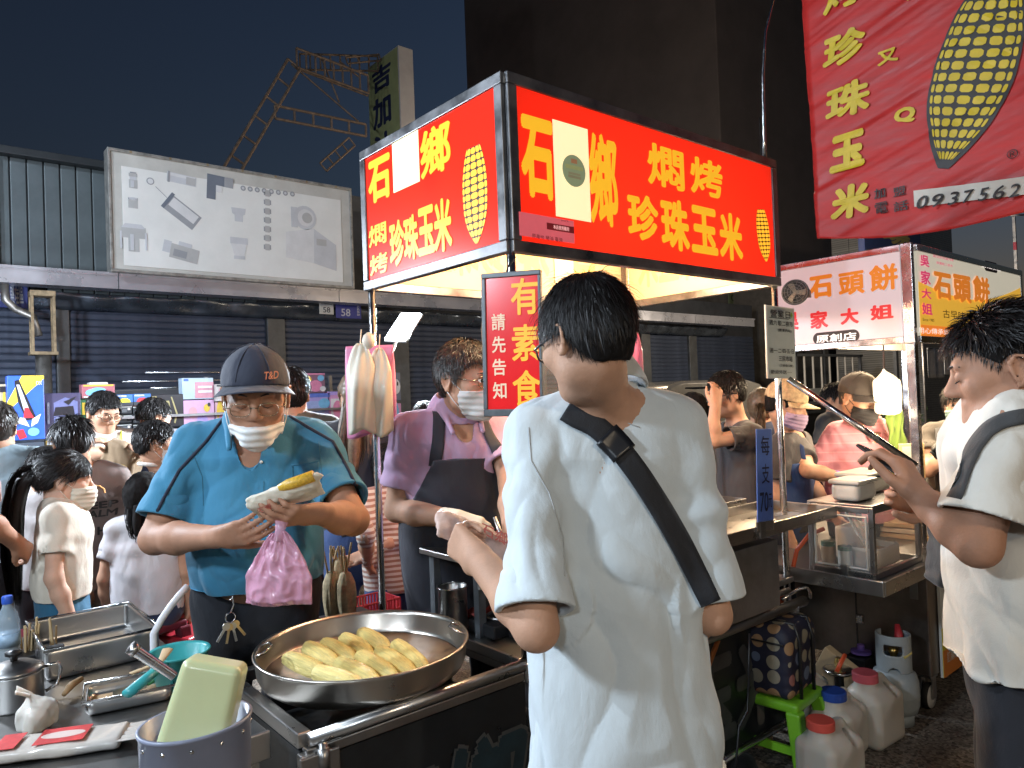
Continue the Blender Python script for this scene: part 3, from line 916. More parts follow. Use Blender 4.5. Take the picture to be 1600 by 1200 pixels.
def strand_tail(p, path, n, r0, r1, mat=None, w=.0016, seed=2, flat=1., name='hair_length', wav=.01):
    """a fall of long hair along a path of local points"""
    rs = np.random.RandomState(seed); path = np.array(path, 'f8'); m = len(path)
    tt = np.linspace(0, 1, 12); seg = np.linspace(0, 1, m)
    C = np.stack([np.interp(tt, seg, path[:, a]) for a in range(3)], 1)
    ang = rs.rand(n)*2*pi; rad = np.sqrt(rs.rand(n))
    off = np.stack([np.cos(ang)*rad, np.sin(ang)*rad*flat], 1)
    T = np.gradient(C, axis=0); T /= np.linalg.norm(T, axis=1)[:, None]
    a = np.cross(T, A3((0,1,.01))); a /= np.linalg.norm(a, axis=1)[:, None]; b = np.cross(T, a)
    rr = np.interp(tt, (0,.25,.7,1), (r0, (r0+r1)/2, r1, r1*.6))
    jit = perlin(np.c_[off*4, rs.rand(n)])[:, None]
    P = C[None]+a[None]*(off[:, :1, None]*rr[None, :, None])+b[None]*(off[:, 1:, None]*rr[None, :, None])
    P = P+a[None]*(wav*np.sin(tt*7+ang[:, None]*3)*tt)[:, :, None]
    P[:, :, :] += T[None]*(rs.normal(size=(n,1,1))*.02)
    side = a[None]*np.cos(ang*1.7)[:, None, None]+b[None]*np.sin(ang*1.7)[:, None, None]
    wd = w*(1-.6*tt**3)[None, :, None]
    V = np.stack([P-side*wd, P+side*wd], 2).reshape(-1, 3)
    k = np.arange(11)*2; base = (np.arange(n)*24)[:, None]
    Q = np.stack([base+k, base+k+1, base+k+3, base+k+2], 2).reshape(-1, 4)
    obj(name+'_strands', fast_mesh(name, V, Q, mat or HAIRM()), p.root)
    # inner mass
    mb = MB().tube([tuple(q) for q in C], [max(.004, q*.86) for q in rr], 12, flat=flat)
    part(name, mb, mat or HAIRS(), p.root, smooth=True)

def mask(p, mat, z0=-.112, z1=-.014, shift=0., thick=.006, strap=True, wid=.062, name='face_mask', bulge=.0):
    hc, R, s = p.hc, p.RH, p.hsc
    f = Field(hc-.16*s, hc+.10*s, .0045)
    for pr, k, md in head_ops(hc, R, s, 'down')[:11]:
        f.op(pr, k, md)
    f.op(cap(hc+R@(A3((0,-.09,-.005))*s), hc+R@(A3((0,-.098,-.05))*s), .010*s, .014*s), .03)
    f.op(cap(hc+R@(A3((0,-.09,-.05))*s), hc+R@(A3((0,-.085,-.085))*s), .014*s, .018*s), .04)
    f.d -= thick+bulge
    def region(X, Y, Z):
        x, y, z = (X-hc[0])/s, (Y-hc[1])/s, (Z-hc[2])/s
        lx, ly, lz = x*R[0,0]+y*R[1,0]+z*R[2,0], x*R[0,1]+y*R[1,1]+z*R[2,1], x*R[0,2]+y*R[1,2]+z*R[2,2]
        top = z1+.0-.10*np.abs(lx)-.05*np.maximum(0, ly+.06)
        bot = z0+.35*np.abs(lx)
        return np.maximum(np.maximum(lz-top, bot-lz), np.maximum(np.abs(lx)-wid-.012, ly+.028+shift))*s
    f.keep(region)
    V, Q = f.net(); N = vnormals(V, Q); q = (V-hc)@R/s
    V = V+N*(.0016*np.sin(q[:,2]*300+30*np.abs(q[:,0]))+.003*perlin(q*25))[:, None]*s
    o = obj(name, fast_mesh(name, V, Q, mat), p.root)
    if strap:
        for sg in (-1, 1):
            for (za, zb) in ((z1-.012, .018), (z0+.034, -.028)):
                a = p.hmat((.064*sg, -.042-shift*.5, za)); b = p.hmat((.076*sg, -.010, (za+zb)/2)); c = p.hmat((.083*sg, .018, zb))
                part('strap', MB().tube([a, b, c], .0016*s, 6), mat, o, smooth=True)
    return o

def glasses(p, mat, z=.010, rim=.0012, w=.024, hh=.017, tilt=0., y=-.104, rimless=False, lens=True, temple_z=.012):
    Rg = MB(); s = p.hsc
    R2 = lambda x, yy, zz: p.hmat((x, yy, zz))
    for sg in (-1, 1):
        if not rimless or True:
            loop = []
            for k in range(20):
                a = 2*pi*k/20; ca, sa = cos(a), sin(a)
                x = sg*.034+w*np.sign(ca)*abs(ca)**.7; zz = z+hh*np.sign(sa)*abs(sa)**.75+.002*sa
                loop.append(R2(x, y+.25*max(0, abs(x)-.03), zz))
            Rg.tube(loop, rim*s, 6, closed=True)
        Rg.tube([R2(sg*(.034+w), y+.008, z+.004), R2(sg*.074, y+.02, z+.004), R2(sg*.080, -.02, temple_z), R2(sg*.083, .02, temple_z-.004), R2(sg*.082, .04, temple_z-.022)], rim*1.2*s, 6)
    Rg.tube([R2(-.012, y, z+.004), R2(0, y-.004, z+.007), R2(.012, y, z+.004)], rim*s, 6)
    o = part('glasses', Rg, mat, p.root, smooth=True)
    return o

def ball_cap(p, mat, brim=.075, tilt=.0, lift=.0, brim_mat=None, z=.045, droop=.35, name='cap'):
    hc, R, s = p.hc, p.RH, p.hsc
    w = lambda q: hc+R@(A3(q)*s)
    f = Field(hc-.23*s, hc+.23*s, .006)
    f.op(ell(w((0,.012,.042+lift)), A3((.086,.108,.100))*s, R), 0, off=.004)
    n = R@A3((0,-.10-tilt,-1)); n /= np.linalg.norm(n); c = n@w((0,0,z-.018))
    f.cut(n, c)
    f.op(ell(w((0,.012,.036+lift)), A3((.082,.104,.096))*s, R), 0, '-')
    V, Q = f.net(); N = vnormals(V, Q); ql = (V-hc)@R/s
    V = V+N*(.0035*perlin(ql*np.array([14, 14, 9])+5)+.0018*perlin(ql*30))[:, None]
    o = obj(name, fast_mesh(name, V, Q, mat), p.root)
    for k in range(6):
        an = pi/6+k*pi/3; pts = []
        for j in range(9):
            ph = .12+1.22*j/8
            q = A3((.0905*sin(ph)*sin(an), .012-.1125*sin(ph)*cos(an), .042+lift+.1042*cos(ph)))
            if q[2] > z-.010+(.10+tilt)*(-q[1]): pts.append(w(q))
        if len(pts) > 2: part('seam', MB().tube(pts, .0016*s, 5), mat, o, smooth=True)
    def br(uu, vv):
        a = (uu-.5)*2*1.25; by = .012-.110*cos(a); base = A3((.089*sin(a), by, z-.014+(.10+tilt)*(-by)))
        outw = A3((.55*sin(a), -1.0*cos(a)**.6 if cos(a) > 0 else 0, 0)); ln = brim*cos(a*1.02)**.5 if cos(a*1.02) > 0 else 0
        q = base*A3((1-.06*(1-vv),1-.05*(1-vv),1))+outw*ln*vv
        q[2] += -.04*vv*droop-.020*(sin(a)**2)*(.3+vv)-.002
        return w(q)
    part('brim', MB().grid(br, 22, 8, .003), brim_mat or mat, o, smooth=True)
    cb = p.hmat((0, .012, .146+lift)); part('button', MB().lathe([(0,.004),(.006,.002),(.007,-.003)], cb, 10), mat, o, smooth=True)
    return o

def ribbon(p_root, bvh, pts, width, mat, cast, off=.003, name='strap', thick=.0025, n=24, closed=False, widths=None):
    """a band laid on a garment: the path is thrown onto the surface along the direction cast (local)"""
    pts = [A3(q) for q in pts]; cast = A3(cast)/np.linalg.norm(cast)
    seg = np.linspace(0, 1, len(pts)); tt = np.linspace(0, 1, n+1)
    C = np.stack([np.interp(tt, seg, np.array(pts)[:, a]) for a in range(3)], 1)
    T = np.gradient(C, axis=0)
    rows = []
    for i in range(n+1):
        sd = np.cross(T[i], cast); sd /= np.linalg.norm(sd)
        row = []
        for j in range(5):
            q = C[i]+sd*width*(j/4-.5)
            hit = bvh.ray_cast(Vector(q-cast*.5), Vector(cast), 1.2)
            if hit[0] is None:
                row.append(None)
            else:
                row.append(A3(hit[0])-cast*off)
        rows.append(row)
    for r_ in rows:
        ok = [q for q in r_ if q is not None]
        for j in range(5):
            if r_[j] is None: r_[j] = ok[0] if ok else None
    rows = [r_ for r_ in rows if r_[0] is not None]
    if len(rows) < 2: return None
    Rw = np.array(rows)
    # smooth along the band so it bridges folds
    for _ in range(2):
        Rw[1:-1] = np.minimum(1, 1)*(Rw[:-2]+2*Rw[1:-1]+Rw[2:])/4-cast*.0006
    mb = MB(); m = len(rows)
    def fn(u_, v_): return Rw[min(int(round(u_*(m-1))), m-1), min(int(round(v_*4)), 4)]
    mb.grid(fn, m-1, 4, thick)
    return part(name, mb, mat, p_root, smooth=True)
# ---------------------------------------------------------------- ground and street
def asphalt():
    m = M('asphalt', (.13, .112, .092), .72, var=.4, nscale=2.2, rvar=.2)
    nt = m.node_tree; N = nt.nodes; L = nt.links; p = N['Principled BSDF']
    tc = N.new('ShaderNodeTexCoord'); v_ = N.new('ShaderNodeTexVoronoi'); v_.inputs['Scale'].default_value = 95.; L.new(tc.outputs['Object'], v_.inputs['Vector'])
    hs_ = N.new('ShaderNodeHueSaturation'); src = p.inputs['Base Color'].links[0].from_socket
    sp_ = N.new('ShaderNodeSeparateColor'); L.new(v_.outputs['Color'], sp_.inputs[0]); mr = N.new('ShaderNodeMapRange'); mr.inputs['To Min'].default_value = .35; mr.inputs['To Max'].default_value = 1.9
    L.new(sp_.outputs[0], mr.inputs['Value']); L.new(mr.outputs[0], hs_.inputs['Value']); L.new(src, hs_.inputs['Color']); L.new(hs_.outputs[0], p.inputs['Base Color'])
    bm = N.new('ShaderNodeBump'); bm.inputs['Strength'].default_value = .6; bm.inputs['Distance'].default_value = .006; L.new(v_.outputs['Distance'], bm.inputs['Height']); L.new(bm.outputs[0], p.inputs['Normal'])
    return m
tag(part('ground', MB().b2(-60, 90, -60, 90, -.2, 0), asphalt(), None), kind='structure')
def slab(name, mb, mat, **k): return tag(part(name, mb, mat, None, **k), kind='structure')
slab('pavement', MB().b2(-30, 40, 6.6, 12, .001, .12), M('pavement_concrete', (.16,.15,.14), .85, var=.3, nscale=5, bump=.3), bev=.01)

# ---------------------------------------------------------------- shop row across the street (facade runs along x)
SHUT = lambda: M('shutter_steel', (.060, .076, .120), .50, .35, var=.25, nscale=6, rvar=.12)
CLAD = lambda: M('cladding_paint', (.13, .155, .165), .5, .2, var=.18, nscale=3, rvar=.1, bump=.05, bscale=20)
DARKW = lambda: M('dark_wall', (.045, .048, .055), .85, var=.25, nscale=4, bump=.2, bscale=60)
def foil():
    m = M('gutter_steel', (.50, .50, .55), .30, .60, var=.08, nscale=3, rvar=.10, bump=.30, bscale=7)
    return m
shop = thing('shop_building', 'single-storey shop row with grey metal cladding, steel gutter and closed shutters', 'building', (3.5, 7.0, 0))
def SH(x): return x-3.5
B0 = 7.0
wall = MB()
wall.b2(SH(-9), SH(3.6), .35, 4.5, 0, 4.1)
wall.b2(SH(3.6), SH(13.2), .35, 4.5, 0, 3.3)
part('wall', wall, DARKW(), shop)
# vertical cladding boards above the gutter
clad = MB().b2(-.068, .068, -.012, .012, 0, 1.36); cme = clad.mesh('cladding_board', CLAD())
rib = MB().b2(-.008, .008, -.02, .02, 0, 1.36)
cb = None
for i in range(36):
    x = -3.2+i*.148
    if x > 2.9: break
    o = obj('cladding_board', cme, shop, (SH(x), .332, 2.76))
    bm_ = o.modifiers.new('bevel', 'BEVEL'); bm_.width = .008; bm_.segments = 2
part('roof_flashing', MB().b2(SH(-3.3), SH(3.0), .20, .48, 4.12, 4.20), M('dark_flashing', (.05,.055,.06), .5, .4), shop, bev=.008)
part('cladding_edge_post', MB().b2(SH(-.62), SH(-.56), .27, .34, 2.76, 4.2), M('dark_flashing', (.05,.055,.06), .5, .4), shop, bev=.006)
# stainless gutter on the awning edge, in lengths
gx = [-4.0, -1.6, .28, 2.6, 4.9, 7.2, 9.5, 11.4]
for i in range(len(gx)-1):
    mb = MB()
    prof = [(-.80, 2.66), (-.80, 2.79), (-.82, 2.79), (-.82, 2.815), (-.78, 2.815), (-.78, 2.68), (-.60, 2.68), (-.60, 2.66)]
    vs0 = [(SH(gx[i])+.004, y, z) for y, z in prof]; vs1 = [(SH(gx[i+1])-.004, y, z) for y, z in prof]
    n = len(prof)
    mb._add(vs0+vs1, [tuple(range(n))[::-1], tuple(range(n, 2*n))]+[(k, (k+1) % n, n+(k+1) % n, n+k) for k in range(n)])
    part('gutter', mb, foil(), shop)
part('awning_roof', MB().hexa([(SH(-4), -.58, 2.70), (SH(11.4), -.58, 2.70), (SH(11.4), .30, 2.80), (SH(-4), .30, 2.80), (SH(-4), -.58, 2.72), (SH(11.4), -.58, 2.72), (SH(11.4), .30, 2.84), (SH(-4), .30, 2.84)]), M('awning_metal', (.09,.11,.15), .4, .6, rvar=.15), shop)
# crumpled fascia sheet under the awning
def fas(u_, v_):
    x = -4+15.4*u_; z = 2.52+.16*v_
    return (SH(x), -.10+.02*sin(x*7)*cos(z*30+x*3)+.012*sin(x*17+1)-.10*v_, z)
part('fascia_sheet', MB().grid(fas, 220, 4, .003), M('fascia_tin', (.16,.19,.24), .30, .8, var=.3, nscale=3, rvar=.15, bump=.25, bscale=6), shop, smooth=True)
# roller shutters: each slat its own piece
slat_me = {}
def shutter(x0, x1, top, label=None):
    w = x1-x0
    key = round(w, 3)
    if key not in slat_me:
        mb = MB(); prof = [(-.010, 0), (-.014, .014), (-.014, .050), (-.010, .064), (-.006, .0705), (.004, .0705), (.004, 0)]
        n = len(prof)
        vs0 = [(-w/2, y, z) for y, z in prof]; vs1 = [(w/2, y, z) for y, z in prof]
        mb._add(vs0+vs1, [tuple(range(n))[::-1], tuple(range(n, 2*n))]+[(k, (k+1) % n, n+(k+1) % n, n+k) for k in range(n)])
        slat_me[key] = mb.mesh('shutter_slat', SHUT())
    par = obj('roller_shutter', MB().b2(-w/2, w/2, .012, .02, .1, top).mesh('roller_shutter', SHUT()), shop, (SH((x0+x1)/2), .0, 0))
    z = .14
    while z < top-.05:
        obj('slat', slat_me[key], par, (0, 0, z)); z += .072
    return par
RAIL = lambda: M('guide_rail_paint', (.12,.125,.13), .5, .4, var=.2)
edges = [(-3.0, -.15), (-.02, 2.02), (2.25, 3.75), (4.0, 6.3), (6.55, 8.9), (9.15, 10.3), (10.55, 12.6)]
for i, (a, b) in enumerate(edges): shutter(a, b, 2.56)
for (a, b), (c, d) in zip(edges[:-1], edges[1:]):
    part('guide_rail', MB().b2(SH(b)+.006, SH(c)-.006, -.06, .30, .1, 2.60), RAIL(), shop, bev=.006)
# awning post with a rusty rain bracket
PIPE_M = M('galvanised_pipe', (.33,.31,.29), .38, .8, var=.3, nscale=10, rvar=.15)
bo = thing('awning_post', 'round steel awning post with rusty bracket and downpipe, far left', 'post', (-.34, 6.30, 0))
part('pipe', MB().lathe([(.065, .1), (.065, 2.05)], n=20), PIPE_M, bo, smooth=True)
RUST = M('rusty_bracket', (.32,.24,.15), .7, .4, var=.5, nscale=14)
brk = MB()
for sx_ in (-.085, .085):
    for sy_ in (-.06, .06): brk.b2(sx_-.012, sx_+.012, sy_-.012, sy_+.012, 2.04, 2.58)
brk.b2(-.10, .10, -.075, .075, 2.56, 2.61); brk.b2(-.11, .11, -.08, .08, 2.02, 2.05)
part('bracket', brk, RUST, bo, bev=.003)
part('downpipe', MB().tube([(-.28,.05,2.66), (-.27,.05,2.52), (-.20,.05,2.44), (-.07,.05,2.38), (-.03,.03,2.2)], .035, 12), PIPE_M, bo, smooth=True)
# number plates
def plate(name, label, px0, px1, y, z0, z1, col, lines, tcol, x=None):
    t = thing(name, label, 'sign', ((px0+px1)/2, y, z0))
    w, h_ = px1-px0, z1-z0
    part('board', MB().b2(-w/2, w/2, -.008, 0, 0, h_), M('plate_'+label[:12], col, .5, var=.1), t, bev=.003)
    for (s, cx, cz, tw, th) in lines:
        lettering(s, t, FRONT, (cx*w, -.009, cz*h_), tw*w, th*h_, M('plate_ink_'+str(tcol[0]), tcol, .6, var=0), .01)
    return t
plate('number_plate', 'small white number plate reading 58 under the gutter', 2.60, 2.79, 6.74, 2.58, 2.76, (.62,.62,.60), [('58', 0, .30, .5, .38), ('建國四路', 0, .75, .8, .18)], (.06,.06,.08))
plate('house_number_sign', 'blue house number sign reading 58 beside the white plate', 2.82, 3.17, 6.74, 2.54, 2.80, (.05,.06,.28), [('58', -.12, .28, .36, .36), ('建國四路', -.12, .75, .60, .22), ('鹽埕區', .38, .5, .10, .7)], (.55,.56,.62))
plate('street_sign', 'blue street sign high under the gutter at the left edge', -.75, -.40, 6.74, 2.50, 2.78, (.03,.045,.20), [('路', -.25, .5, .3, .6), ('鹽埕區', .25, .5, .3, .7)], (.45,.48,.55))

# ---------------------------------------------------------------- white billboard with pictures of pipe fittings
bb = thing('billboard', 'large white billboard with grey pictures of pipe fittings above the gutter', 'billboard', (1.475, 6.15, 2.81))
BW, BH = 2.56, 1.19
part('panel', MB().b2(-BW/2+.02, BW/2-.02, -.03, .10, .02, BH-.02), M('billboard_grey', (.48,.47,.44), .6, var=.12, nscale=4, bump=.05), bb)
part('print_sheet', MB().b2(-BW/2+.12, BW/2-.14, -.036, -.03, .07, BH-.16), M('billboard_sheet', (.70,.70,.68), .45, var=.06, nscale=3), bb)
fr = MB(); fr.b2(-BW/2, BW/2, -.05, .12, BH-.03, BH); fr.b2(-BW/2, BW/2, -.05, .12, 0, .03); fr.b2(-BW/2, -BW/2+.025, -.05, .12, .03, BH-.03); fr.b2(BW/2-.025, BW/2, -.05, .12, .03, BH-.03)
part('frame', fr, M('billboard_frame', (.32,.31,.29), .5, .5, var=.4, nscale=12), bb, bev=.004)
for i in range(7): part('frame_screw', MB().box((-BW/2+.2+i*.36, -.052, BH-.015), (.02, .01, .02)), RUST, bb)
INK = [M('print_grey_%d' % i, c, .5, var=.08, nscale=6) for i, c in enumerate([(.42,.42,.42), (.30,.31,.33), (.15,.17,.21), (.52,.53,.56), (.62,.62,.63)])]
def pr_shape(polys, cx, cz, s, rot=0., yo=-.0375, name='printed_fitting'):
    for j, (poly, k) in enumerate(polys):
        R2 = Matrix.Rotation(rot, 2)
        pts = [R2 @ Vector(q) for q in poly]
        part(name, MB().prism([(q.x*s, q.y*s) for q in pts], FRONT, (cx, yo, cz), .0010+.0009*j), INK[k], bb)
def rc(x0, x1, z0, z1, k): return ([(x0, z0), (x1, z0), (x1, z1), (x0, z1)], k)
def circ(cx, cz, r, k, n=18, sy=1.): return ([(cx+r*cos(2*pi*i/n), cz+sy*r*sin(2*pi*i/n)) for i in range(n)], k)
coup = [rc(-.5,.5,-1,.1,0), rc(-.4,.4,.1,.5,3), rc(-.5,.5,.5,.95,0), rc(-.35,.35,.95,1.1,1), rc(-.3,.1,-.9,.0,3)]
def bx(px, py): q = aty(px, py, 6.11); return q.x-1.475, q.z-2.81
for (px, py, s, sh, rot) in [
    (208, 282, .075, coup, 0), (208, 317, .085, [rc(-.5,.5,-.6,.3,0), rc(-.5,.5,.35,.6,2), circ(0,.5,.5,3,18,.3)], 0),
    (209, 370, .12, [rc(-.4,.4,-1.2,.3,0), rc(-.9,.9,-.1,.8,0), ([(-.9,.7),(.9,.7),(.6,1.05),(-.6,1.05)],3), rc(-1.0,-.85,-1.0,.4,3), rc(.85,1.0,-1.0,.4,3), rc(-.25,0,-1.1,.2,3)], 0),
    (284, 280, .14, [rc(-1,1,-.35,.35,3), rc(-.9,.9,.1,.3,4), rc(.3,.95,-.3,.25,0), rc(-.95,-.8,-.4,.4,1)], -.08),
    (235, 283, .04, [circ(0,0,.9,1), circ(0,0,.65,4)], 0), (252, 300, .07, [rc(-1,1,-.03,.03,2)], -.75),
    (285, 332, .17, [rc(-1,1,-.5,.5,1), rc(-.85,.85,-.15,.42,4), rc(-1.1,-.9,-.5,.6,2)], -.62),
    (345, 295, .14, [rc(-1,.9,.2,.95,2), rc(-1,-.35,-.9,.6,2), rc(.25,.9,.2,.95,1), rc(-.35,.1,-.3,.2,4)], -.06),
    (373, 335, .085, [([(-.9,.8),(.9,.8),(.8,.1),(.5,-.1),(.5,-.9),(-.5,-.9),(-.5,-.1),(-.8,.1)],3)], 0),
    (374, 388, .115, [([(-.8,1),(.8,1),(.8,.4),(-.8,.4)],3), ([(-.75,.4),(.75,.4),(.45,-.7),(-.45,-.7)],4), rc(-.5,.5,-1,-.7,3)], 0),
    (285, 393, .16, [rc(-.7,1,-.55,.35,0), rc(-1.15,-.7,-.3,.45,3), rc(-.3,.5,.35,.6,3), rc(-.5,.3,-.4,.05,1)], -.2),
    (475, 340, .15, [circ(.1,0,.9,3), circ(.15,.0,.65,4), rc(-1.0,-.5,-.8,.7,3), circ(.25,0,.4,0)], 0),
    (487, 382, .30, [([(-1,.35),(.1,.62),(1.0,.1),(1.0,-.9),(.1,-.7),(-1,-.6)],4), ([(.1,.6),(1.0,.1),(1.0,-.9),(.1,-.7)],3), rc(.2,.6,.0,.25,0)], -.02)]:
    cx, cz = bx(px, py); pr_shape(sh, cx, cz, s, rot)
for i in range(7):
    cx, cz = bx(418, 302+i*14); pr_shape([rc(-.8,.8,-.5,.5,1), rc(-.5,.5,-.7,.7,0)], cx, cz, .05)
for i in range(8):
    cx, cz = bx(380+i*11, 294+i*1.3); pr_shape([circ(0,0,.7,1), circ(0,0,.35,3)], cx, cz, .04)
part('support_leg', MB().b2(-1.0, -.9, .10, .20, -.12, .8), RUST, bb); part('support_leg', MB().b2(.9, 1.0, .10, .20, -.12, .8), RUST, bb)

# ---------------------------------------------------------------- rusty lattice frame and tall vertical sign on the roof behind
tr = thing('roof_lattice_frame', 'rusty steel lattice frame standing on the roof behind the billboard', 'steel frame', (3.4, 9.0, 3.9))
RST = M('rusty_steel', (.16,.115,.085), .7, .5, var=.45, nscale=10)
def lattice(name, p0, p1, wdt, n, r=.022, dirn=None):
    p0, p1 = Vector(p0), Vector(p1); ax = (p1-p0).normalized(); sd = Vector((0,1,0)).cross(ax).normalized() if dirn is None else Vector(dirn)
    mb = MB()
    for q in (0, 1): mb.tube([p0+sd*wdt*q, p1+sd*wdt*q], r, 8)
    for i in range(n+1):
        a = p0+(p1-p0)*(i/n); mb.tube([a, a+sd*wdt], r*.8, 6)
    part(name, mb, RST, tr)
def tl(px, py, y=9.0): q = aty(px, py, y); return (q.x-3.4, q.y-9.0, q.z-3.9)
lattice('lattice_leg', (-1.2,0,.9), tl(450, 92), .22, 6)
lattice('lattice_leg', (tl(430, 185)[0], .0, tl(430, 185)[2]), tl(572, 213), .22, 5, dirn=(0,0,.9))
lattice('lattice_boom', tl(463, 75), tl(575, 118), .30, 8, .02, dirn=(0,0,-1))
lattice('lattice_boom', tl(468, 84, 9.5), tl(590, 88, 9.5), .26, 8, .018, dirn=(0,0,-1))
lattice('lattice_leg', tl(500, 255), tl(545, 215), .15, 4, .016)
lattice('lattice_leg', tl(540, 90, 9.4), tl(592, 85, 9.4), .1, 3, .016)
mb = MB()
for (a, b) in (((455, 100), (560, 190)), ((500, 85), (530, 160)), ((530, 95), (560, 120)), ((470, 110), (575, 150))): mb.tube([tl(*a, 9.2), tl(*b, 9.2)], .014, 6)
part('cross_brace', mb, RST, tr)
mb = MB(); mb.b2(-1.4, 3.0, -.1, .1, -.05, .9)
part('roof_curb', mb, DARKW(), tr)
xf = aty(622, 70, 9).x; xr = aty(645, 78, 9).x; z1 = aty(622, 70, 9).z; yfar = atx(574, 100, xf).y
vs = thing('vertical_sign', 'tall olive vertical sign with dark characters on the roof behind', 'sign', (xf, 9.0, 3.3))
hv = z1-3.3; wv = yfar-9.0
part('lightbox', MB().b2(0, xr-xf, 0, wv, 0, hv), M('sign_side_pale', (.34,.32,.31), .5, var=.12, nscale=3), vs, bev=.01)
part('face', MB().b2(-.012, -.002, .03, wv-.03, .03, hv-.03), M('sign_olive', (.26,.27,.12), .5, var=.15, nscale=3), vs)
for ch, p0, p1 in (('吉', (581, 92), (611, 150)), ('加', (582, 142), (611, 206)), ('油', (584, 200), (613, 262))):
    C_, w_, h_ = fit_px(p0, p1, lambda a, b: atx(a, b, xf-.013), (0,-1,0), (xf, 9.0, 3.3))
    lettering(ch, vs, LEFT, (-.0125, C_.y, C_.z), w_, h_, M('sign_navy_ink', (.015,.018,.05), .5, var=0), .035)

# ---------------------------------------------------------------- tall dark apartment blocks behind
TB = lambda i: M('tower_render_%d' % i, [(.24,.19,.16), (.26,.21,.14), (.10,.10,.11)][i], .9, var=.15, nscale=.6, bump=.2, bscale=12)
def tower(label, x0, x1, y0, y1, z1, mat, wins, side=None):
    t = thing('apartment_block', label, 'building', ((x0+x1)/2, y0, 0))
    w = x1-x0
    part('wall', MB().b2(-w/2, w/2, 0, y1-y0, 0, z1), mat, t, bev=.03)
    part('parapet', MB().b2(-w/2-.1, w/2+.1, -.1, y1-y0+.1, z1, z1+.5), mat, t, bev=.03)
    for (wx, wz, ww, wh) in wins:
        wo = part('window', MB().b2(wx-ww/2, wx+ww/2, -.03, .02, wz, wz+wh), M('dark_glass', (.012,.013,.016), .12, var=0), t)
        part('sill', MB().b2(wx-ww/2-.06, wx+ww/2+.06, -.10, -.03, wz-.08, wz), mat, wo)
    return t
xt = aty(1122, 120, 10.4).x
yb = atx(732, 200, xt).y
tower('tall dark apartment block rising behind the red sign', xt, xt+14, 10.4, yb, 30, TB(0), [])
tower('low dark building behind the lattice frame', 3.0, 8.0, 16.0, 24, 6.2, TB(2), [(-1.4, 3.9, 1.2, 1.4), (.8, 3.9, 1.2, 1.4)])
# ---------------------------------------------------------------- things in the far right background
def TILES():
    m = M('small_wall_tiles', (.30,.29,.26), .35, var=.1)
    nt = m.node_tree; N = nt.nodes; L = nt.links
    tc = N.new('ShaderNodeTexCoord'); br = N.new('ShaderNodeTexBrick'); br.offset = 0.; br.inputs['Scale'].default_value = 1.
    br.inputs['Brick Width'].default_value = .05; br.inputs['Row Height'].default_value = .05; br.inputs['Mortar Size'].default_value = .004
    br.inputs['Color1'].default_value = (.34,.33,.30,1); br.inputs['Color2'].default_value = (.26,.25,.23,1); br.inputs['Mortar'].default_value = (.06,.055,.05,1)
    mp = N.new('ShaderNodeMapping'); mp.inputs['Rotation'].default_value = (pi/2, 0, 0); L.new(tc.outputs['Object'], mp.inputs[0]); L.new(mp.outputs[0], br.inputs['Vector'])
    L.new(br.outputs['Color'], N['Principled BSDF'].inputs['Base Color']); return m
q0, q1 = aty(1440, 470, 4.8), aty(1492, 470, 4.8)
tcx = thing('tiled_column', 'square column with small pale tiles behind the banner', 'column', ((q0.x+q1.x)/2, 4.8, 0))
wq = abs(q1.x-q0.x); part('shaft', MB().b2(-wq/2, wq/2, 0, wq, .12, 6.0), TILES(), tcx, bev=.01); part('plinth', MB().b2(-wq/2-.04, wq/2+.04, -.04, wq+.04, 0, .12), DARKW(), tcx)
fb = thing('dark_shopfront', 'dark shopfront with deep eave in the far right background', 'building', (16.5, 6.6, 0))
part('wall', MB().b2(-3.0, 9.0, .3, 3.5, 0, 4.2), M('dark_shop_wall', (.05,.045,.04), .8, var=.3), fb); part('eave', MB().b2(-3.2, 9.2, -.9, .3, 3.1, 3.3), M('eave_grey', (.10,.10,.095), .6, var=.2), fb, bev=.02)
for i in range(4):
    x = -2.0+i*2.6
    w_ = part('window', MB().b2(x, x+1.7, .24, .30, .9, 2.5), M('dark_glass', (.012,.013,.016), .12, var=0), fb); part('mullion', MB().b2(x+.83, x+.87, .21, .238, .9, 2.5), RAIL(), w_); part('sill', MB().b2(x-.05, x+1.75, .18, .298, .84, .90), RAIL(), w_)
# pale bar fence
q0, q1 = aty(1244, 600, 5.6), aty(1345, 600, 5.6)
bf = thing('bar_fence', 'pale upright bars of a fence beyond the cake stall', 'fence', (q0.x, 5.6, 0))
L_ = q1.x-q0.x
bar = MB().tube([(0,0,1.15), (0,0,2.05)], .022, 8).mesh('bar', M('pale_bar_paint', (.42,.40,.36), .5, .3))
for i in range(9): obj('bar', bar, bf, (L_*i/8, 0, 0))
part('rail', MB().b2(-.1, L_+.1, -.03, .03, 1.10, 1.16), RAIL(), bf); part('rail', MB().b2(-.1, L_+.1, -.03, .03, 2.05, 2.10), RAIL(), bf); part('rail', MB().b2(-.1, L_+.1, -.05, .05, 1.28, 1.42), M('pale_panel', (.22,.23,.22), .6), bf)
for i in (0, 8): part('post', MB().b2(L_*i/8-.03, L_*i/8+.03, -.03, .03, 0, 2.1), RAIL(), bf)
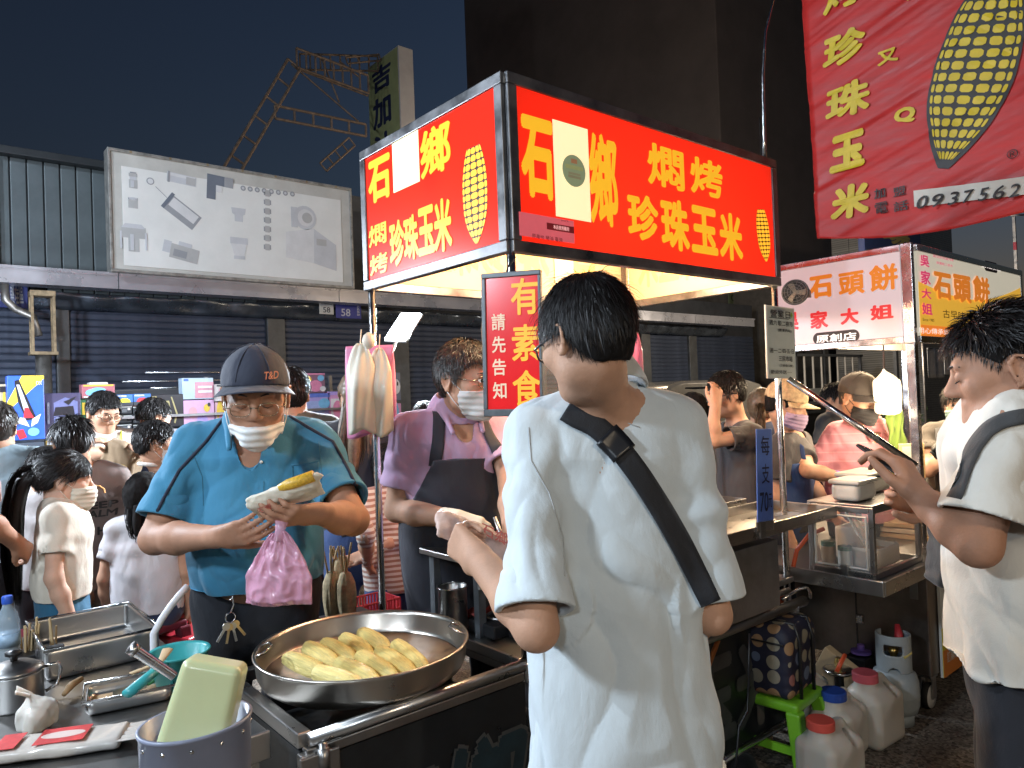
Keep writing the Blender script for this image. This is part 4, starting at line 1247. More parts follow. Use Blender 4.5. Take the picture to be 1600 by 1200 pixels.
# white hanging tarpaulins and tent poles behind the masked woman
q = aty(1470, 600, 3.9)
for i, (px0, px1, py0, py1) in enumerate(((1450, 1474, 545, 590), (1476, 1486, 545, 585))):
    C_, w_, h_ = fit_px((px0, py0), (px1, py1), lambda a, b: aty(a, b, 3.0), (1,0,0), (0,0,0))
    t = thing('white_tarpaulin', ['wide white tarpaulin strip hanging beyond the cake stall', 'narrow white tarpaulin strip right of the wide one'][i], 'tarpaulin', (C_.x, 3.0, C_.z-h_/2)); part('sheet', MB().grid(lambda a, b: (-w_/2+w_*a, .02*sin(a*12), h_*b), 16, 6, .004), M('tarp_white', (.50,.52,.55), .5, var=.1), t, smooth=True); part('hem_bar', MB().tube([(-w_/2,0,h_),(w_/2,0,h_)], .012, 8), RAIL(), t)
tp = thing('tent_pole', 'thin grey tent pole behind the masked woman', 'pole', (*aty(1446, 640, 3.0)[:2], 0)); part('shaft', MB().lathe([(.018,.04),(.018,2.6)], n=12), PIPE_M, tp, smooth=True); part('base', MB().lathe([(.07,0),(.07,.03),(.02,.04)], n=16), PIPE_M, tp)
q = aty(1448, 700, 3.1); pln_ = thing('planter', 'round stone planter with a small shrub in the far background', 'planter', (q.x-.3, 3.6, 0)); part('tub', MB().lathe([(0,0),(.25,0),(.32,.5),(.34,.55),(.28,.55),(.25,.3),(0,.3)], n=28), M('planter_stone', (.20,.18,.16), .9, var=.3, bump=.5, bscale=30), pln_, smooth=True)
lv, lf_ = [], []
rs = np.random.RandomState(9)
for i in range(420):
    c = np.array([0,0,.95])+rs.normal(size=3)*np.array([.20,.20,.22]); d = rs.normal(size=3); d /= np.linalg.norm(d); e = np.cross(d, rs.normal(size=3)); e /= np.linalg.norm(e); s_ = .05
    o = len(lv); lv += [tuple(c-d*s_), tuple(c+e*s_*.35), tuple(c+d*s_), tuple(c-e*s_*.35)]; lf_.append((o, o+1, o+2, o+3))
me = bpy.data.meshes.new('foliage'); me.from_pydata(lv, [], lf_); me.materials.append(M('shrub_leaf', (.05,.09,.03), .5, var=.4)); obj('foliage', me, pln_); part('stem', MB().tube([(0,0,.3),(.02,.0,.9)], [.02,.01], 8), M('dark_wood', (.28,.18,.09), .7), pln_)
cb = thing('standing_lamp_post', 'steel post with a short white crossbar at the right edge', 'post', (*aty(1587, 400, 2.2)[:2], 0)); zz = aty(1587, 340, 2.2).z; part('shaft', MB().b2(-.02, .02, -.02, .02, 0, zz), PIPE_M, cb); part('crossbar', MB().tube([(-.12,0,zz+.01),(.15,-.1,zz+.03)], .014, 10), M('white_plastic', (.58,.57,.60), .4), cb, smooth=True); part('red_tape', MB().b2(-.022, .022, -.022, .022, zz-.55, zz-.42), M('red_tape', (.35,.03,.06), .5), cb)
# ---------------------------------------------------------------- corn cart: local frame = world frame (x along the front, y towards the vendors)
cart = thing('corn_cart', 'stainless corn cart with red illuminated canopy sign on poles', 'food cart', (0, 0, 0))
WR, WL, ZB, ZT = 1.48, .865, 1.90, 2.43
PO = STEEL_B()
for (x, y, z0, z1) in ((.02, .02, .70, 2.40), (WR-.02, .02, .05, 2.40), (.02, WL-.02, .05, 2.40), (WR-.02, WL-.02, .05, 2.40)):
    part('pole', MB().lathe([(.0135, z0), (.0135, z1)], (x, y, 0), 16), PO, cart, smooth=True)
# sign canopy: four panels in frames
RED = M('lit_red_acrylic', (.62, .018, .008), .22, var=0, emit=(1.0, .026, .008), estr=.32, coat=.2)
def _translucent(m, col, k):
    nt = m.node_tree; N = nt.nodes; L = nt.links
    tr_ = N.new('ShaderNodeBsdfTranslucent'); tr_.inputs[0].default_value = (*col, 1); mx = N.new('ShaderNodeMixShader'); mx.inputs[0].default_value = k
    out = [n for n in N if n.type == 'OUTPUT_MATERIAL'][0]
    L.new(N['Principled BSDF'].outputs[0], mx.inputs[1]); L.new(tr_.outputs[0], mx.inputs[2]); L.new(mx.outputs[0], out.inputs[0])
_translucent(RED, (.85, .03, .012), .16)
YEL = M('lit_yellow_print', (.70, .40, .03), .3, var=0, emit=(1.0, .50, .02), estr=.50)
CREAM = M('lit_cream_patch', (.85, .75, .45), .4, var=.05, emit=(1.0, .80, .46), estr=.62)
INNER = M('canopy_inner_skin', (.60, .44, .29), .6, var=.05, nscale=3)
GHOST = M('canopy_inner_ghost', (.66, .50, .20), .6, var=0)
FRM = M('sign_frame_metal', (.16,.16,.165), .40, .8, var=.5, nscale=7, rvar=.15, bump=.15, bscale=25)
fw = .035
def sign_panel(name, p0, right, w, z0, z1, skin_out, lit=False):
    """panel from p0 along 'right' of width w; outward normal = right x up"""
    R = frame(right, (0,0,1)); rt, up, nn = R.col[0], R.col[1], R.col[2]
    if lit:      # back-lit acrylic: one sheet that lets the canopy lamps shine through
        c4 = [Vector(p0)+rt*a_+Vector((0,0,b_))-nn*.004 for a_, b_ in ((fw*.5, z0+fw*.5), (w-fw*.5, z0+fw*.5), (w-fw*.5, z1-fw*.5), (fw*.5, z1-fw*.5))]
        root = obj(name, MB()._add(c4, [(0,1,2,3)]).mesh(name, skin_out), cart)
    else:
        root = obj(name, MB().box(Vector(p0)+rt*w/2+Vector((0,0,(z0+z1)/2))-nn*.006, (w-2*fw, z1-z0-2*fw, .004), R).mesh(name, skin_out), cart)
    inn = MB().box(Vector(p0)+rt*w/2+Vector((0,0,(z0+z1)/2))-nn*.016, (w-2*fw, z1-z0-2*fw, .004), R)
    if not lit: part('inner_skin', inn, INNER, root)
    f = MB()
    c = Vector(p0)-nn*.012
    f.box(c+rt*w/2+Vector((0,0,z1-fw/2)), (w, fw, .030), R)
    part('frame_rail', f, FRM, root, bev=.003)
    f = MB().box(c+rt*w/2+Vector((0,0,z0+fw/2)), (w, fw, .030), R); part('frame_rail', f, FRM, root, bev=.003)
    for q in (fw/2, w-fw/2):
        f = MB().box(c+rt*q+Vector((0,0,(z0+z1)/2)), (fw, z1-z0-2*fw-.002, .030), R); part('frame_stile', f, FRM, root, bev=.003)
    return root, R
def on_panel(R, p0, u_, z, n=.0): return Vector(p0)+R.col[0]*u_+Vector((0,0,z))+R.col[2]*n
pf, Rf = sign_panel('front_sign_panel', (0.012, 0, 0), (1,0,0), WR-.012, ZB, ZT, RED, True)
pl_, Rl = sign_panel('side_sign_panel', (0, WL, 0), (0,-1,0), WL-.012, ZB, ZT, RED, True)
pb, Rb = sign_panel('back_sign_panel', (WR, WL, 0), (-1,0,0), WR, ZB, ZT, RED)
pr2, Rr = sign_panel('end_sign_panel', (WR, 0.012, 0), (0,1,0), WL-.012, ZB, ZT, RED)
part('canopy_roof', MB().b2(.01, WR-.01, .01, WL-.01, ZT-.035, ZT-.015), M('canopy_roof_sheet', (.35,.33,.30), .6, var=.2), cart)
def fx(px, py): q = aty(px, py, 0.); return q.x, q.z
def lx(px, py): q = atx(px, py, 0.); return WL-q.y, q.z
def fit_front(s, p0, p1, mat=YEL, bold=.035, root=pf, name='lettering'):
    """lettering fitted between two photo pixels (upper left, lower right) on the front panel plane"""
    C, w, h_ = fit_px(p0, p1, lambda a, b: aty(a, b, 0.), (1,0,0), (0,0,0))
    return lettering(s, root, Rf, (C.x, .0032, C.z), w, h_, mat, bold, name)
def fit_left(s, p0, p1, mat=YEL, bold=.035, root=pl_, name='lettering'):
    C, w, h_ = fit_px(p0, p1, lambda a, b: atx(a, b, 0.), (0,-1,0), (0,0,0))
    return lettering(s, root, Rl, (.0032, C.y, C.z), w, h_, mat, bold, name)
fit_front('石', (815, 178), (866, 315), bold=.045); fit_front('鄉', (922, 205), (966, 357), bold=.03)
fit_front('燜', (1013, 222), (1070, 300), bold=.025); fit_front('烤', (1080, 243), (1130, 312), bold=.03)
for ch, (p0, p1) in zip('珍珠玉米', (((982, 300), (1030, 380)), ((1034, 308), (1078, 395)), ((1081, 320), (1122, 400)), ((1125, 330), (1161, 410)))):
    fit_front(ch, p0, p1, bold=.04)
fit_left('石', (574, 238), (609, 322), bold=.045); fit_left('鄉', (655, 185), (703, 283), bold=.03)
fit_left('燜', (575, 345), (603, 388), bold=.02); fit_left('烤', (577, 392), (605, 432), bold=.025)
for ch, (p0, p1) in zip('珍珠玉米', (((608, 340), (631, 420)), ((630, 332), (653, 410)), ((652, 318), (678, 402)), ((677, 305), (705, 398)))):
    fit_left(ch, p0, p1, bold=.04)
Cq, wq, hq = fit_px((868, 189), (922, 347), lambda a, b: aty(a, b, 0.), (1,0,0), (0,0,0))
part('cream_patch', MB().box((Cq.x, .0028, Cq.z), (wq, .0016, hq)), CREAM, pf)
Cq, wq, hq = fit_px((612, 200), (653, 302), lambda a, b: atx(a, b, 0.), (0,-1,0), (0,0,0))
part('cream_patch', MB().box((.0028, Cq.y, Cq.z), (.0016, wq, hq)), CREAM, pl_)
# round certificate sticker
sx0, sz0 = fx(897, 267)
stk = part('round_sticker', MB().lathe([(.0, .0022), (.050, .002), (.050, 0)], (sx0, .0012, sz0), 40, R=Matrix.Rotation(pi/2, 3, 'X')), M('sticker_green', (.20,.26,.17), .5, var=.1, emit=(.35,.40,.22), estr=.25), pf, label='round grey-green certificate sticker on the cream patch')
for i, (dz, wd, hh, c) in enumerate(((.010, .076, .012, (.30,.32,.14)), (-.010, .052, .007, (.24,.22,.13)), (-.020, .056, .008, (.22,.20,.12)), (.030, .026, .014, (.34,.16,.08)))):
    part('sticker_print', MB().box((sx0, -.0014, sz0+dz), (wd, .0006, hh)), M('sticker_ink_%d' % i, c, .6, var=.2, emit=c, estr=.3), stk)
# pink origin sticker in the lower left corner
PK = M('pink_sticker', (.55,.10,.14), .4, var=.08, emit=(.9,.16,.18), estr=.30)
DK = M('dark_red_ink', (.16,.012,.02), .5, var=0, emit=(.3,.02,.02), estr=.15)
x0, z0 = fx(809, 330); x1, z1 = fx(896, 386)
ps = part('origin_sticker', MB().box(((x0+x1)/2, -.0052, (z0+z1)/2+.004), (abs(x1-x0), .0015, abs(z1-z0)-.012)), PK, pf, label='pink pork-origin sticker in the lower corner')
xa, za = fx(852, 350); xb, zb = fx(895, 366)
part('sticker_bar', MB().box(((xa+xb)/2, -.0066, (za+zb)/2+.002), (abs(xb-xa), .001, .020)), DK, ps)
lettering('本店使用豬肉', ps, Rf, ((xa+xb)/2, -.0072, (za+zb)/2+.002), .066, .013, M('pink_ink', (.8,.5,.5), .5, var=0, emit=(1,.5,.5), estr=.4), .01)
xa, za = fx(818, 368); xb, zb = fx(886, 384)
lettering('原產地 豬油 臺灣', ps, Rf, ((xa+xb)/2, -.0066, (za+zb)/2+.006), .125, .016, DK, .0)
lettering('pork', ps, Rf, (fx(880, 346)[0], -.0066, fx(880, 346)[1]), .03, .007, DK, .0)
# plain corn cobs printed on the signs
KERN = M('lit_kernel', (.8,.42,.02), .4, var=.15, emit=(1.0,.45,.03), estr=.75)
KBLK = M('kernel_outline', (.03,.012,.004), .5, var=0)
def cob(root, R, c, L, W, tilt, n=12, m=6, off=-.003, kern=KERN, outline=KBLK, s_off=.0008):
    """a plain ear of corn: dark outline with rows of kernels"""
    Rt = Matrix.Rotation(tilt, 2)
    def prof(t): return W/2*(sin(pi*(.10+.90*t))**.55 if t < .55 else sin(pi*(.10+.90*.55))**.55*(1-((t-.55)/.45)**2.2*.93))
    def P3(x, y, k): q = Rt @ Vector((x, y)); return Vector(c)+R.col[0]*q.x+R.col[1]*q.y+R.col[2]*(off+k)
    loop = [(-prof(i/24), L/2-L*i/24) for i in range(25)]+[(prof(i/24), L/2-L*i/24) for i in range(24, -1, -1)]
    base = MB(); pts = [P3(x, y, 0) for x, y in loop]
    base._add([tuple(q) for q in pts], [tuple(range(len(pts)))])
    co = part('corn_print', base, outline, root)
    kb = MB()
    for i in range(n):
        t0, t1 = (i+.10)/n, (i+.92)/n
        w0, w1 = prof(t0), prof(t1); yc0, yc1 = L/2-L*t0, L/2-L*t1
        for j in range(m):
            f0, f1 = sin((j/m*2-1)*pi/2*.96), sin(((j+.88)/m*2-1)*pi/2*.96)
            bow = -.03*L*((j+.5)/m*2-1)**2*0
            q = [(w0*f0, yc0), (w0*f1, yc0), (w1*f1, yc1), (w1*f0, yc1)]
            cx_, cy_ = sum(a for a, b in q)/4, sum(b for a, b in q)/4
            pts = []
            for (a, b), (a2, b2) in zip(q, q[1:]+q[:1]):
                pts += [(a+(a2-a)*.22, b+(b2-b)*.22), (a+(a2-a)*.78, b+(b2-b)*.78)]
            kb._add([tuple(P3(a, b, s_off)) for a, b in pts], [tuple(range(8))])
    part('kernels', kb, kern, co)
    return co
u0, z0 = lx(741, 305); cob(pl_, Rl, (0, WL-u0, z0), .30, .125, .0, 13, 5)
x0, z0 = fx(1194, 368); cob(pf, Rf, (x0, 0, z0), .215, .095, .12, 13, 5)
# faint mirrored lettering seen on the inner skins
def ghost(s, R, c, w, h_, root):
    Rm = Matrix((R.col[0], R.col[1], R.col[2])).transposed()
    lettering(s, root, Rm, c, w, h_, GHOST, .03, off=-.0195, name='ghost_lettering')
ghost('石', Rb, (1.20, WL, 2.20), .20, .36, pb); ghost('鄉', Rb, (.85, WL, 2.20), .20, .36, pb); ghost('珍珠玉米', Rb, (.40, WL, 2.12), .55, .26, pb)
part('inner_patch', MB().b2(.98, 1.10, WL-.024, WL-.0215, 2.0, 2.38), M('inner_patch_pale', (.75,.66,.55), .6, var=.05), pb)
ghost('珍珠玉米', Rr, (WR, .50, 2.12), .5, .26, pr2); cob(pr2, frame((0,-1,0), (0,0,1)), (WR-.0205, .70, 2.2), .28, .09, 0., 12, 5, off=.0, kern=GHOST, outline=M('ghost_line', (.66,.47,.26), .6, var=0))
part('inner_post', MB().b2(WR-.045, WR-.03, WL-.045, WL-.03, ZB, ZT-.04), FRM, cart)
# canopy lamps: two warm tubes under the roof
TUBE = M('lit_warm_tube', (1,.85,.6), .4, var=0, emit=(1.0,.74,.40), estr=9.)
for x in (.42, 1.06):
    lm = thing('tube_lamp', 'warm fluorescent tube under the canopy roof, %s' % ('nearer the side sign' if x < .8 else 'nearer the far end'), 'lamp', (x, .40, 2.12), group='tubes inside the canopy')
    part('housing', MB().b2(-.25, .25, -.025, .025, .022, .29), M('lamp_housing_white', (.6,.6,.58), .5), lm, bev=.004)
    part('tube', MB().tube([(-.24,0,0), (.24,0,0)], .012, 12), TUBE, lm, smooth=True)
    light('canopy_tube_light', 'POINT', (x, .40, 2.03), 26., (1.0,.70,.40), .07)

# ---- counter: pan wing, main table, box, trays
wx0, wy1, zt = -.67, .56, .72
SS, SD = STEEL(), STEEL_D()
part('wing_rail', MB().tube([(wx0+.02, .012, zt-.012), (.02, .012, zt-.012)], .016, 14), SS, cart, smooth=True)
part('wing_edge', MB().b2(wx0+.01, .0, .005, .03, zt-.055, zt-.030), SD, cart, bev=.003)
part('wing_side_rail', MB().b2(wx0, wx0+.035, .03, wy1, zt-.035, zt), SS, cart, bev=.004)
part('wing_back_rail', MB().b2(wx0+.04, -.01, wy1-.03, wy1, zt-.035, zt), SS, cart, bev=.004)
part('wing_bed', MB().b2(wx0+.04, -.006, .032, wy1-.034, zt-.16, zt-.15), M('sooty_steel', (.05,.05,.05), .5, .7, var=.5), cart)
part('corner_hinge', MB().lathe([(.011, .56), (.011, .70)], (wx0+.045, -.006, 0), 12), SS, cart, smooth=True)
part('corner_post', MB().b2(wx0-.005, wx0+.03, .0, .028, .05, zt-.04), SS, cart, bev=.004)
part('corner_bracket', MB().b2(wx0-.012, wx0+.085, -.012, -.002, zt-.10, zt-.04), SD, cart, bev=.003)
for q in range(2): part('hinge_knuckle', MB().lathe([(.015, .57+q*.07), (.015, .62+q*.07)], (wx0+.045, -.008, 0), 12), SD, cart, smooth=True)
PANELM = M('dark_painted_panel', (.018,.02,.022), .35, .2, var=.3, nscale=5, rvar=.1)
fpan = part('front_board', MB().b2(wx0+.03, .0, .006, .02, .12, zt-.058), PANELM, cart)
part('side_board', MB().b2(wx0+.004, wx0+.016, .03, wy1, .12, zt-.04), PANELM, cart)
part('main_front_board', MB().b2(.01, 1.44, .012, .025, .12, .55), PANELM, cart)
GR1, GR2 = M('paint_teal_dark', (.016,.035,.042), .4, var=.4, nscale=9), M('paint_outline_grey', (.085,.082,.075), .5, var=.3)
# faded painted strokes on the dark board (large characters)
lettering('石鄉', fpan, FRONT, (-.30, .004, .36), .62, .42, GR2, .06, name='faded_lettering')
lettering('石鄉', fpan, FRONT, (-.30, .0025, .36), .60, .40, GR1, .035, name='faded_lettering')
lettering('燜烤玉米', fpan, FRONT, (.72, .010, .34), 1.30, .36, GR2, .04, name='faded_lettering')
# main table top
part('table_top', MB().b2(.0, WR, .0, .62, .665, .69), SD, cart, bev=.004)
part('table_lip', MB().b2(.0, .5, -.006, .006, .66, .715), SS, cart, bev=.003)
part('shelf_rail', MB().b2(-.0, .012, .03, .60, .69, .72), SS, cart, bev=.002)
# raised hood and burner box
for (x, y) in ((.10, .34), (.10, .60), (1.36, .34), (1.36, .60)):
    part('shelf_leg', MB().b2(x-.014, x+.014, y-.014, y+.014, .69, .93), PAINT_GREY(), cart)
part('raised_shelf', MB().b2(.06, 1.40, .30, .64, .93, .95), SD, cart, bev=.003)
part('shelf_apron', MB().b2(.06, .52, .285, .298, .86, 1.02), M('scuffed_steel', (.34,.34,.34), .4, .9, var=.3, nscale=16, rvar=.15), cart, bev=.003)
# front rail pipe and leg
part('push_rail', MB().tube([(.30, -.05, .615), (1.46, -.05, .60)], .021, 14), SD, cart, smooth=True)
part('push_rail', MB().tube([(.30, -.02, .665), (1.40, -.02, .650)], .012, 12), SD, cart, smooth=True)
part('rail_bend', MB().tube([(1.30,-.05,.640), (1.42,-.05,.655), (1.49,-.05,.65), (1.515,-.05,.625), (1.515,-.05,.60)], .007, 8), STEEL_B(), cart, smooth=True)
part('front_leg', MB().lathe([(.021, .05), (.021, .60)], (1.38, -.05, 0), 14), SD, cart, smooth=True)
part('front_leg', MB().lathe([(.019, .05), (.019, .62)], (.30, -.05, 0), 14), SD, cart, smooth=True)
part('lower_rail', MB().tube([(.30, -.05, .16), (1.36, -.05, .16)], .014, 12), STEEL_B(), cart, smooth=True)
for (x, y) in ((wx0+.06, .08), (wx0+.06, .5), (1.38, -.05), (1.40, .58), (.30,-.05)):
    wo = part('caster_wheel', MB().lathe([(.02,-.015),(.05,-.013),(.052,0),(.05,.013),(.02,.015)], (x, y, .0525), 20, R=Matrix.Rotation(pi/2, 3, 'X')), M('rubber_black', (.015,.015,.015), .7), cart, smooth=True)
# tray and steel box to the right of the customer
bxr = aty(1219, 930, -.09).x
fire = thing('burner_box', 'dark stainless burner box under the tray at the cart end', 'box', (1.0, .0, .64))
part('body', MB().b2(-.5, bxr-1.0, -.09, .24, 0, .255), M('smoky_steel', (.30,.28,.26), .48, .75, var=.3, nscale=6, rvar=.12), fire, bev=.003)
tx1 = aty(1308, 800, -.16).x
trz = aty(1308, 808, -.16).z
tray = thing('steel_tray', 'wide stainless tray on top of the burner box, price tag clipped on', 'tray', (1.0, 0, trz))
TR = STEEL()
def open_tray(parent, x0, x1, y0, y1, z, hgt, mat, t=.006):
    part('base', MB().b2(x0, x1, y0, y1, z, z+t), mat, parent)
    for nm, b in (('wall', (x0, x1, y0, y0+t)), ('wall', (x0, x1, y1-t, y1)), ('wall', (x0, x0+t, y0+t, y1-t)), ('wall', (x1-t, x1, y0+t, y1-t))):
        part(nm, MB().b2(*b, z+t, z+hgt), mat, parent, bev=.002)
open_tray(tray, -.45, tx1-1.0, -.16, .16, 0, .045, M('tray_steel', (.34,.31,.28), .33, .95, var=.25, nscale=8, rvar=.1))
open_tray(tray, -.45, tx1-1.13, .17, .40, .02, .045, M('tray_steel', (.34,.31,.28), .33, .95, var=.25, nscale=8, rvar=.1))
part('tag_clip', MB().b2(aty(1190,830,-.16).x-1.0-.018, aty(1190,830,-.16).x-1.0+.018, -.168, -.150, .0, .085), STEEL_D(), tray, bev=.002)
# blue price tag
cxt = aty(1194, 742, -.165)
ptag = thing('price_tag', 'blue hand-written price tag reading 每支70元 clipped to the tray', 'sign', (cxt.x, -.165, cxt.z), rot=(0,.05,0))
part('card', MB().b2(-.052, .052, -.004, 0, -.165, .165), M('tag_blue', (.10,.19,.55), .5, var=.12, nscale=6), ptag, bev=.002)
TK = M('marker_navy', (.012,.016,.05), .6, var=0)
for ch, z, w, h_ in (('每', .105, .055, .07), ('支', .005, .05, .07), ('70', -.095, .055, .07), ('元', -.093, .022, .05)):
    lettering(ch, ptag, FRONT, (-.012 if ch == '70' else .028 if ch == '元' else 0, -.0045, z), w, h_, TK, .004 if ch != '70' else .012)
part('clear_sleeve', MB().b2(-.055, .055, -.002, .004, -.20, -.165), STEEL_B(), ptag)

# upright red sign 有素食 hanging on the corner pole
c0, c1 = at(753, 428, 2.02), at(847, 438, 1.96)
mid = (at(753, 428, 2.02)+at(850, 650, 1.97))/2
rgt_v = (c1-c0); rgt_v.z = 0; rgt_v.normalize()
ws, hs_ = .172, .395
up_sign = thing('standing_sign', 'narrow red standing sign 有素食 請先告知 hung on the corner pole', 'sign', mid, rot=(0, .018, atan2(rgt_v.y, rgt_v.x)))
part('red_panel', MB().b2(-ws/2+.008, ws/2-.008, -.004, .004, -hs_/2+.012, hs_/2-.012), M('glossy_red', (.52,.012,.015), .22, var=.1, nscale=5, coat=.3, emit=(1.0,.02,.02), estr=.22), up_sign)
fr = MB(); FG = PAINT_GREY()
fr.b2(-ws/2, ws/2, -.010, .010, hs_/2-.014, hs_/2); part('frame_rail', fr, FG, up_sign, bev=.002)
part('frame_rail', MB().b2(-ws/2, ws/2, -.010, .010, -hs_/2, -hs_/2+.020), FG, up_sign, bev=.002)
part('frame_stile', MB().b2(-ws/2, -ws/2+.012, -.010, .010, -hs_/2+.02, hs_/2-.014), FG, up_sign, bev=.002)
part('frame_stile', MB().b2(ws/2-.008, ws/2, -.010, .010, -hs_/2+.02, hs_/2-.014), FG, up_sign, bev=.002)
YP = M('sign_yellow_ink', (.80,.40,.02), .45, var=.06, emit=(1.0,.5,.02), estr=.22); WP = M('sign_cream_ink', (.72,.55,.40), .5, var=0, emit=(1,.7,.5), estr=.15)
for ch, z, h_ in (('有', .128, .10), ('素', .002, .10), ('食', -.122, .10)): lettering(ch, up_sign, FRONT, (.040, -.0046, z), .080, h_, YP, .018)
for ch, z in (('請', .062), ('先', .000), ('告', -.062), ('知', -.126)): lettering(ch, up_sign, FRONT, (-.038, -.0046, z), .040, .046, WP, .018)
part('hook', MB().tube([(-.02,.012,hs_/2-.01), (-.02,.03,hs_/2+.02), (-.005,.05,hs_/2+.05)], .003, 6), PO, up_sign)
# white business-day sign on the far front pole
q0, q1 = aty(1195, 478, -.03), aty(1243, 590, -.03)
bs = thing('opening_days_sign', 'white hand-lettered sign of opening days on the far front pole', 'sign', ((q0.x+q1.x)/2, -.03, (q0.z+q1.z)/2), rot=(0,.02,0))
bw_, bh_ = abs(q1.x-q0.x), abs(q1.z-q0.z)
part('board', MB().b2(-bw_/2, bw_/2, -.004, .004, -bh_/2, bh_/2), M('sign_white_board', (.50,.55,.52), .4, var=.05), bs)
part('trim', MB().tube([(-bw_/2,0,-bh_/2),(bw_/2,0,-bh_/2),(bw_/2,0,bh_/2),(-bw_/2,0,bh_/2)], .005, 6, closed=True), M('white_trim', (.6,.6,.58), .5), bs)
IK = M('sign_black_ink', (.02,.025,.03), .6, var=0)
for s, cx, cz, tw, th in (('營業日', -.02, .40, .72, .11), ('週六 駁二夜市', 0, .27, .85, .075), ('(捷運西站)', .12, .17, .5, .05), ('週一·二·四·五·日', .0, -.12, .86, .065), ('三民市場', .12, -.23, .5, .08), ('(三民街口旁)', .14, -.33, .5, .045), ('歡迎外送·····', -.05, -.42, .75, .055)):
    lettering(s, bs, FRONT, (cx*bw_, -.0046, cz*bh_), tw*bw_, th*bh_, IK, .012)
part('underline', MB().b2(-bw_*.40, bw_*.30, -.0055, -.0042, bh_*.335, bh_*.342), IK, bs)
part('leaf_mark', MB().prism([(-.006,0),(0,-.012),(.008,.002),(0,.014)], FRONT, (bw_*.40, -.0042, bh_*.40), .001), M('leaf_green', (.2,.45,.05), .6, var=0), bs)
# ---------------------------------------------------------------- second stall: stone-cake stand
X2, Y2 = 2.16, -.25
st2 = thing('cake_stall', 'stainless stone-cake stall with white and orange sign boards', 'food stall', (X2, Y2, 0))
SGN = M('stall_post_steel', (.46,.44,.44), .25, 1., var=.25, nscale=8, rvar=.12)
Z0, Z1, W2, L2 = 1.655, 2.105, 1.53, .66
for (x, y) in ((0.015, .015), (W2-.02, .015), (.015, L2-.02), (W2-.02, L2-.02)):
    part('post', MB().b2(x-.019, x+.019, y-.019, y+.019, .70, Z1-.01), SGN, st2, bev=.004)
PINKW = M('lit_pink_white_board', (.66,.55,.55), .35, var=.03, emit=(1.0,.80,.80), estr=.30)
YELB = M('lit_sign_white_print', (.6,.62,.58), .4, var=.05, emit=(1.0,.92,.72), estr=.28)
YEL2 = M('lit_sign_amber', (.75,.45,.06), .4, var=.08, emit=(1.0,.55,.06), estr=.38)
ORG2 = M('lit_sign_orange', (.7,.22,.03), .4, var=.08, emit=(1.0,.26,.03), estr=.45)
OC = M('lit_cake_orange', (.75,.26,.03), .4, var=.05, emit=(1.0,.28,.03), estr=.32)
RC = M('lit_cake_red', (.70,.03,.04), .4, var=.05, emit=(1.0,.05,.05), estr=.32)
PK2 = M('lit_cake_magenta', (.6,.05,.18), .4, var=.05, emit=(.9,.06,.2), estr=.35)
BK = M('sign_black_brown', (.03,.015,.012), .5, var=0)
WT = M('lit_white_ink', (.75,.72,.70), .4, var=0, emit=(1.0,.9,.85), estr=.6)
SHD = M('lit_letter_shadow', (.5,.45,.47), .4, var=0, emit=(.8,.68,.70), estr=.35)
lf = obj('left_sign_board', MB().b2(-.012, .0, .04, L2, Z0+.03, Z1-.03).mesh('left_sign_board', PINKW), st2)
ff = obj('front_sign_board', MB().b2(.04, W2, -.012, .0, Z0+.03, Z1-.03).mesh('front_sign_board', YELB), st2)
for z in (Z0, Z1-.03):
    part('frame_rail', MB().b2(-.018, .012, .036, L2+.02, z, z+.032), SGN, st2, bev=.003)
    part('frame_rail', MB().b2(.036, W2+.02, -.018, .012, z, z+.032), SGN, st2, bev=.003)
part('frame_stile', MB().b2(-.018, .012, -.012, .036, Z0-.002, Z1+.004), SGN, st2, bev=.003)
part('frame_stile', MB().b2(W2-.01, W2+.022, -.016, .012, Z0-.002, Z1+.004), SGN, st2, bev=.003)
part('canopy_roof', MB().b2(.02, W2, .02, L2, Z1-.05, Z1-.03), M('canopy_white', (.65,.62,.58), .6), st2)
part('back_sign_board', MB().b2(.0, W2, L2-.01, L2, Z0+.03, Z1-.03), M('board_back', (.6,.57,.54), .6), st2)
def lq(px, py): q = atx(px, py, X2-.012); return q.y-Y2, q.z
def fq(px, py): q = aty(px, py, Y2-.012); return q.x-X2, q.z
def fit2(s, p0, p1, mat, bold=.03, left=True, root=None, off=.0015, shadow=False):
    if left:
        C, w, h_ = fit_px(p0, p1, lambda a, b: atx(a, b, X2-.012), (0,-1,0), (X2, Y2, 0))
        if shadow: lettering(s, lf, LEFT, (-.0125, C.y-.006, C.z-.006), w, h_, SHD, bold+.005, off=.0004)
        return lettering(s, root or lf, LEFT, (-.0125, C.y, C.z), w, h_, mat, bold, off=off)
    C, w, h_ = fit_px(p0, p1, lambda a, b: aty(a, b, Y2-.012), (1,0,0), (X2, Y2, 0))
    return lettering(s, root or ff, FRONT, (C.x, -.0125, C.z), w, h_, mat, bold, off=off)
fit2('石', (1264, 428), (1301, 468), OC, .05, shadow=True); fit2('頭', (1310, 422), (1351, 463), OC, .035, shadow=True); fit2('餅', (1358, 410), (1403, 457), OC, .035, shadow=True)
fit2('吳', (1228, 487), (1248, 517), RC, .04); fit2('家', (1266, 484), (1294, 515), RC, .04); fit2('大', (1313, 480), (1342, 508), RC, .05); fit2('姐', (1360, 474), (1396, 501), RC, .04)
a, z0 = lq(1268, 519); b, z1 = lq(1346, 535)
pill = part('name_pill', MB().prism([(.072*cos(t)*0+(.055 if cos(t) > 0 else -.055)*1.55+.030*cos(t), .030*sin(t)) for t in np.linspace(0, 2*pi, 28, endpoint=False)], LEFT, (-.0125, (a+b)/2, (z0+z1)/2), .0015), BK, lf)
